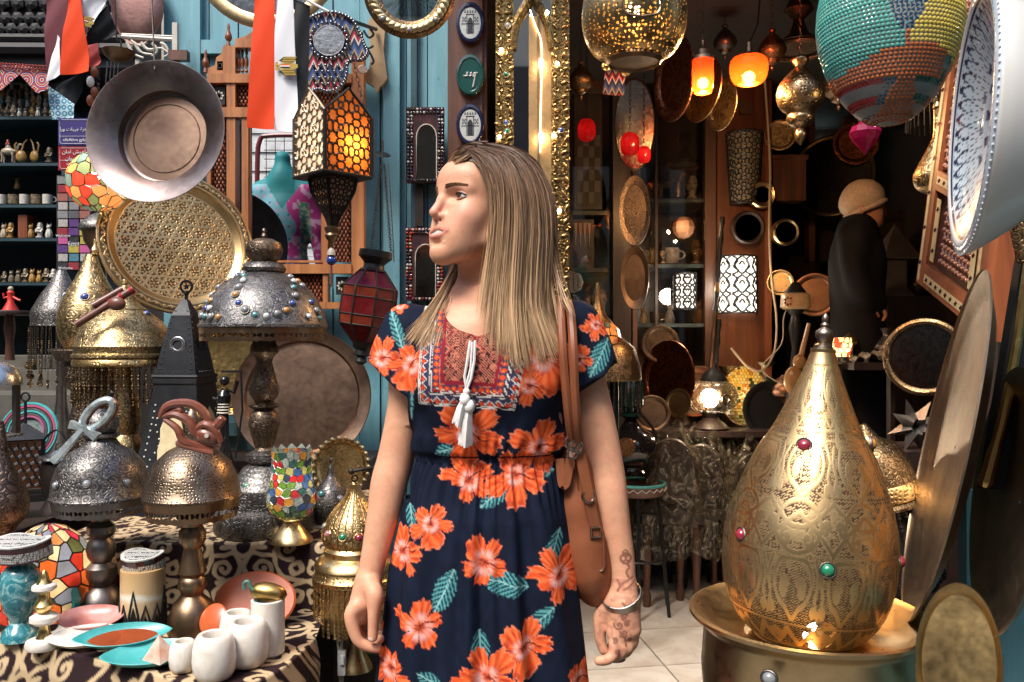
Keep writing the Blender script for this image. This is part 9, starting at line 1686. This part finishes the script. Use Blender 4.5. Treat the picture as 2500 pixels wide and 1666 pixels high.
# ---- the man in the back
def man():
 d = 3.9; r = thing('person', 'man in a knitted cream cap and dark coat standing in the shop', 'person', PZ(2095,.12,d)); w = lambda px, py, o=0: np.array(P(px, py, d+o))
 g = SDF(np.arange(1.50, 1.86, .004), np.arange(3.70, 4.14, .004), np.concatenate([np.arange(.1, 1.3, .02), np.arange(1.3, 2.12, .004)]))
 g.ell(w(2112,492), (.088,.076,.10), .02); g.ell(w(2130,530), (.05,.055,.06), .03); g.cap(w(2142,545), w(2128,556), .024, .026, .02); g.cap(w(2150,498), w(2160,520), .008, .012, .012); g.cap(w(2148,536), w(2152,540), .010, .009, .01); g.cap(w(2100,540), w(2095,590), .05, .055, .03); g.ell(w(2095,700), (.10,.09,.30), .05); g.limb([w(2128,722,-.11), w(2140,735,-.10)], [.026,.025], .02, 4)
 g.limb([w(2140,735,-.10), w(2152,748,-.10), w(2156,765,-.10)], [.025,.026,.016], .01)
 for q in range(4): g.limb([w(2150,752,-.125+q*.018), w(2162,768,-.125+q*.018), w(2156,782,-.12+q*.018)], [.010,.009,.007], .005)
 g.limb([w(2140,742,-.13), w(2138,760,-.135), w(2144,772,-.13)], [.012,.010,.008], .006)
 for s in (0,.1): g.chain([(1.62, 3.86+s, .85), (1.63, 3.87+s, .15)], [.09,.06], .03)
 V, Q = g.mesh(); tt = NT('skin_tan'); np_mesh('body', V-np.array(r.location), Q, {}, tt.done(tt.bsdf(col=(.42,.20,.12), rough=.5, sss=.05, ssss=.01)), r, r.location)
 add(r, 'eyebrow', MB().tube([P(2142,493,d-.06), P(2154,492,d-.045)], .005, 5), BLACK); add(r, 'eye', MB().ball(P(2147,503,d-.052), .008, 8), BLACK); add(r, 'beard', MB().ball(P(2138,553,d-.02), .03, 10, (.9,1,.6)), plainmat('stubble', (.10,.055,.035), .8)); add(r, 'ear', MB().ball(P(2105,512,d-.075), .02, 10, (.6,.35,1)), MATS['skin_tan'])
 g = SDF(np.arange(1.50, 1.84, .004), np.arange(3.76, 4.04, .004), np.arange(1.86, 2.12, .004)); g.ell(w(2108,482), (.099,.088,.086), .02); g.ell(w(2080,502), (.055,.068,.055), .04); sl, X, Y, Z = g.sub((0,0,0),(9,9,9)); p0 = w(2110,510); g.D = np.maximum(g.D, -(Z-p0[2])+.42*(X-p0[0])-.004)
 V, Q = g.mesh(); tt = NT('cap_knit'); co = tt.coord(); np_mesh('knitted_cap', V-np.array(r.location), Q, {}, tt.done(tt.bsdf(col=tt.mix(tt.ramp(tt.noise(co, 60, 3), [(.4,0.0),(.7,1.0)]), (.52,.40,.31), (.42,.31,.235)), rough=.95, nor=tt.bump(tt.wave(co, 60), .3, .003))), r, r.location)
 g = SDF(np.arange(1.42, 1.84, .005), np.arange(3.66, 4.18, .006), np.concatenate([np.arange(.35, 1.2, .025), np.arange(1.2, 1.96, .005)])); g.ell(w(2092,660), (.125,.15,.26), .06); g.cap(w(2090,560,-.08), w(2090,560,.12), .06, .06, .06); g.ell(w(2092,830), (.12,.15,.34), .06); g.limb([w(2085,585,-.11), w(2084,650,-.145), w(2110,715,-.14), w(2136,738,-.105)], [.065,.06,.052,.042], .05); g.cap((1.63,3.9,1.1), (1.63,3.9,.5), .17, .20, .06); g.cap(w(2098,556), w(2098,580), .07, .08, .03); sl, X, Y, Z = g.sub((0,0,0),(9,9,9)); g.D += (.004*np.sin(X*40+Z*23)*np.sin(Y*31)).astype(np.float32); V, Q = g.mesh(); np_mesh('coat', V-np.array(r.location), Q, {}, plainmat('coat_black', (.008,.008,.010), .8, .2), r, r.location)
man(); add(bpy.data.objects['person.001'], 'cap_cuff', MB().tube([P(2113,509,3.9)+Matrix.Rotation(-.40,3,'Y') @ Vector((.094*math.cos(a), .084*math.sin(a), 0)) for a in np.linspace(0,2*PI,36,endpoint=False)], .013, 8, True), MATS['cap_knit']); struct('shop_step', MB().bx(P(1990,0,3.9).x, 2.45, 3.62, 6.3, 0, .12), WOOD_DK)
# ---- more wares glinting in the depth of the shop
for (px, py, d, R, mt, lab) in ((1905,330,4.45,.085,BRASS_SCR,'small engraved brass plate above the carved chest'),(2090,350,4.9,.13,COPPER_RED,'red copper plate on the dark wall above the man'),(1990,720,4.5,.12,COPPER,'copper plate leaning behind the flowered lamp'),(2325,600,4.9,.14,BRASS_OLD,'aged brass plate right of the pyramid lamp house'),(1450,880,4.3,.12,BRASS_OLD,'aged brass plate low in the case behind her'),(1612,840,4.3,.10,BRONZE_ROS,'bronze plate standing on the lowest showcase shelf'),(1905,690,4.4,.07,BRASS,'little brass dish beside the looping cord'),(2130,260,4.6,.11,BRASS_SCR,'engraved brass plate in the shadow below the balloon lamp')): tray('wall_plate', lab, 'plate', px, py, d, R, (-.25,-.95,.05), CP, mt, 40)
VP = [[(.3,0),(.5,.04),(.28,.12),(.55,.4),(.5,.6),(.2,.75),(.18,.92),(.3,1)],[(.42,0),(.38,.06),(.2,.2),(.22,.5),(.5,.62),(.46,.8),(.12,.96),(.05,1)],[(.36,0),(.4,.05),(.6,.3),(.62,.45),(.3,.7),(.2,.8),(.36,.98),(.34,1)]]
for i, (px, py, d, h, mt, lab) in enumerate(((1598,1044,4.4,.22,BRASS_OLD,'aged brass vase at the left end of the dark table'),(1668,1044,4.5,.30,BRONZE_ROS,'tall bronze vase behind the small copper plate'),(1780,1044,4.5,.34,BRASS_OLD,'brass candle vase behind the squat silver lamp'),(1868,1044,4.5,.36,PEWTER,'pewter vase behind the dark round board'),(1912,1044,4.35,.28,COPPER,'copper vase beside the pale lute'),(2245,727,4.7,.20,BRASS_OLD,'small brass vase on the dark counter'),(2285,727,4.8,.26,BRONZE_ROS,'tall bronze vase at the end of the dark counter'),(2075,882,3.75,.13,BRASS,'small brass pot beside the mosaic cup lamp'),(2165,882,3.7,.15,PEWTER,'pewter pot behind the crumpled paper'),(1432,768,4.6,.16,BRASS_OLD,'brass pot on the lower shelf of the dark case'),(1470,768,4.6,.14,COPPER,'copper pot on the lower shelf of the dark case'),(1430,653,4.65,.10,TINT[1],'golden pot on the middle shelf of the dark case'))): single('brass_vase', MB().lathe(P(px,py,d), [(max(r,.01)*h*.55, z*h) for r, z in smoothprof(VP[i%3], 18)], 22), mt, lab, 'vase', P(px,py,d))
for (cx, d, y0, s, mt, lab) in ((1418,3.5,150,.55,BRASS_OLD,'small dark brass pendant between the gilded mirror and pierced lamp'),(2048,3.3,150,.7,BRONZE_ROS,'dark bronze pendant beside the balloon lamp'),(1885,3.2,70,.6,BRASS_OLD,'small brass pendant above the cord on the column'),(1770,3.6,60,.5,PEWTER,'small pewter pendant in the shadow over the plates')): pendant(lab, cx, d, [(r*s, y0+y*s) for r, y in ((6,0),(16,8),(10,20),(30,40),(56,80),(50,110),(28,128),(24,140),(6,150),(9,160),(2,172))], mt)
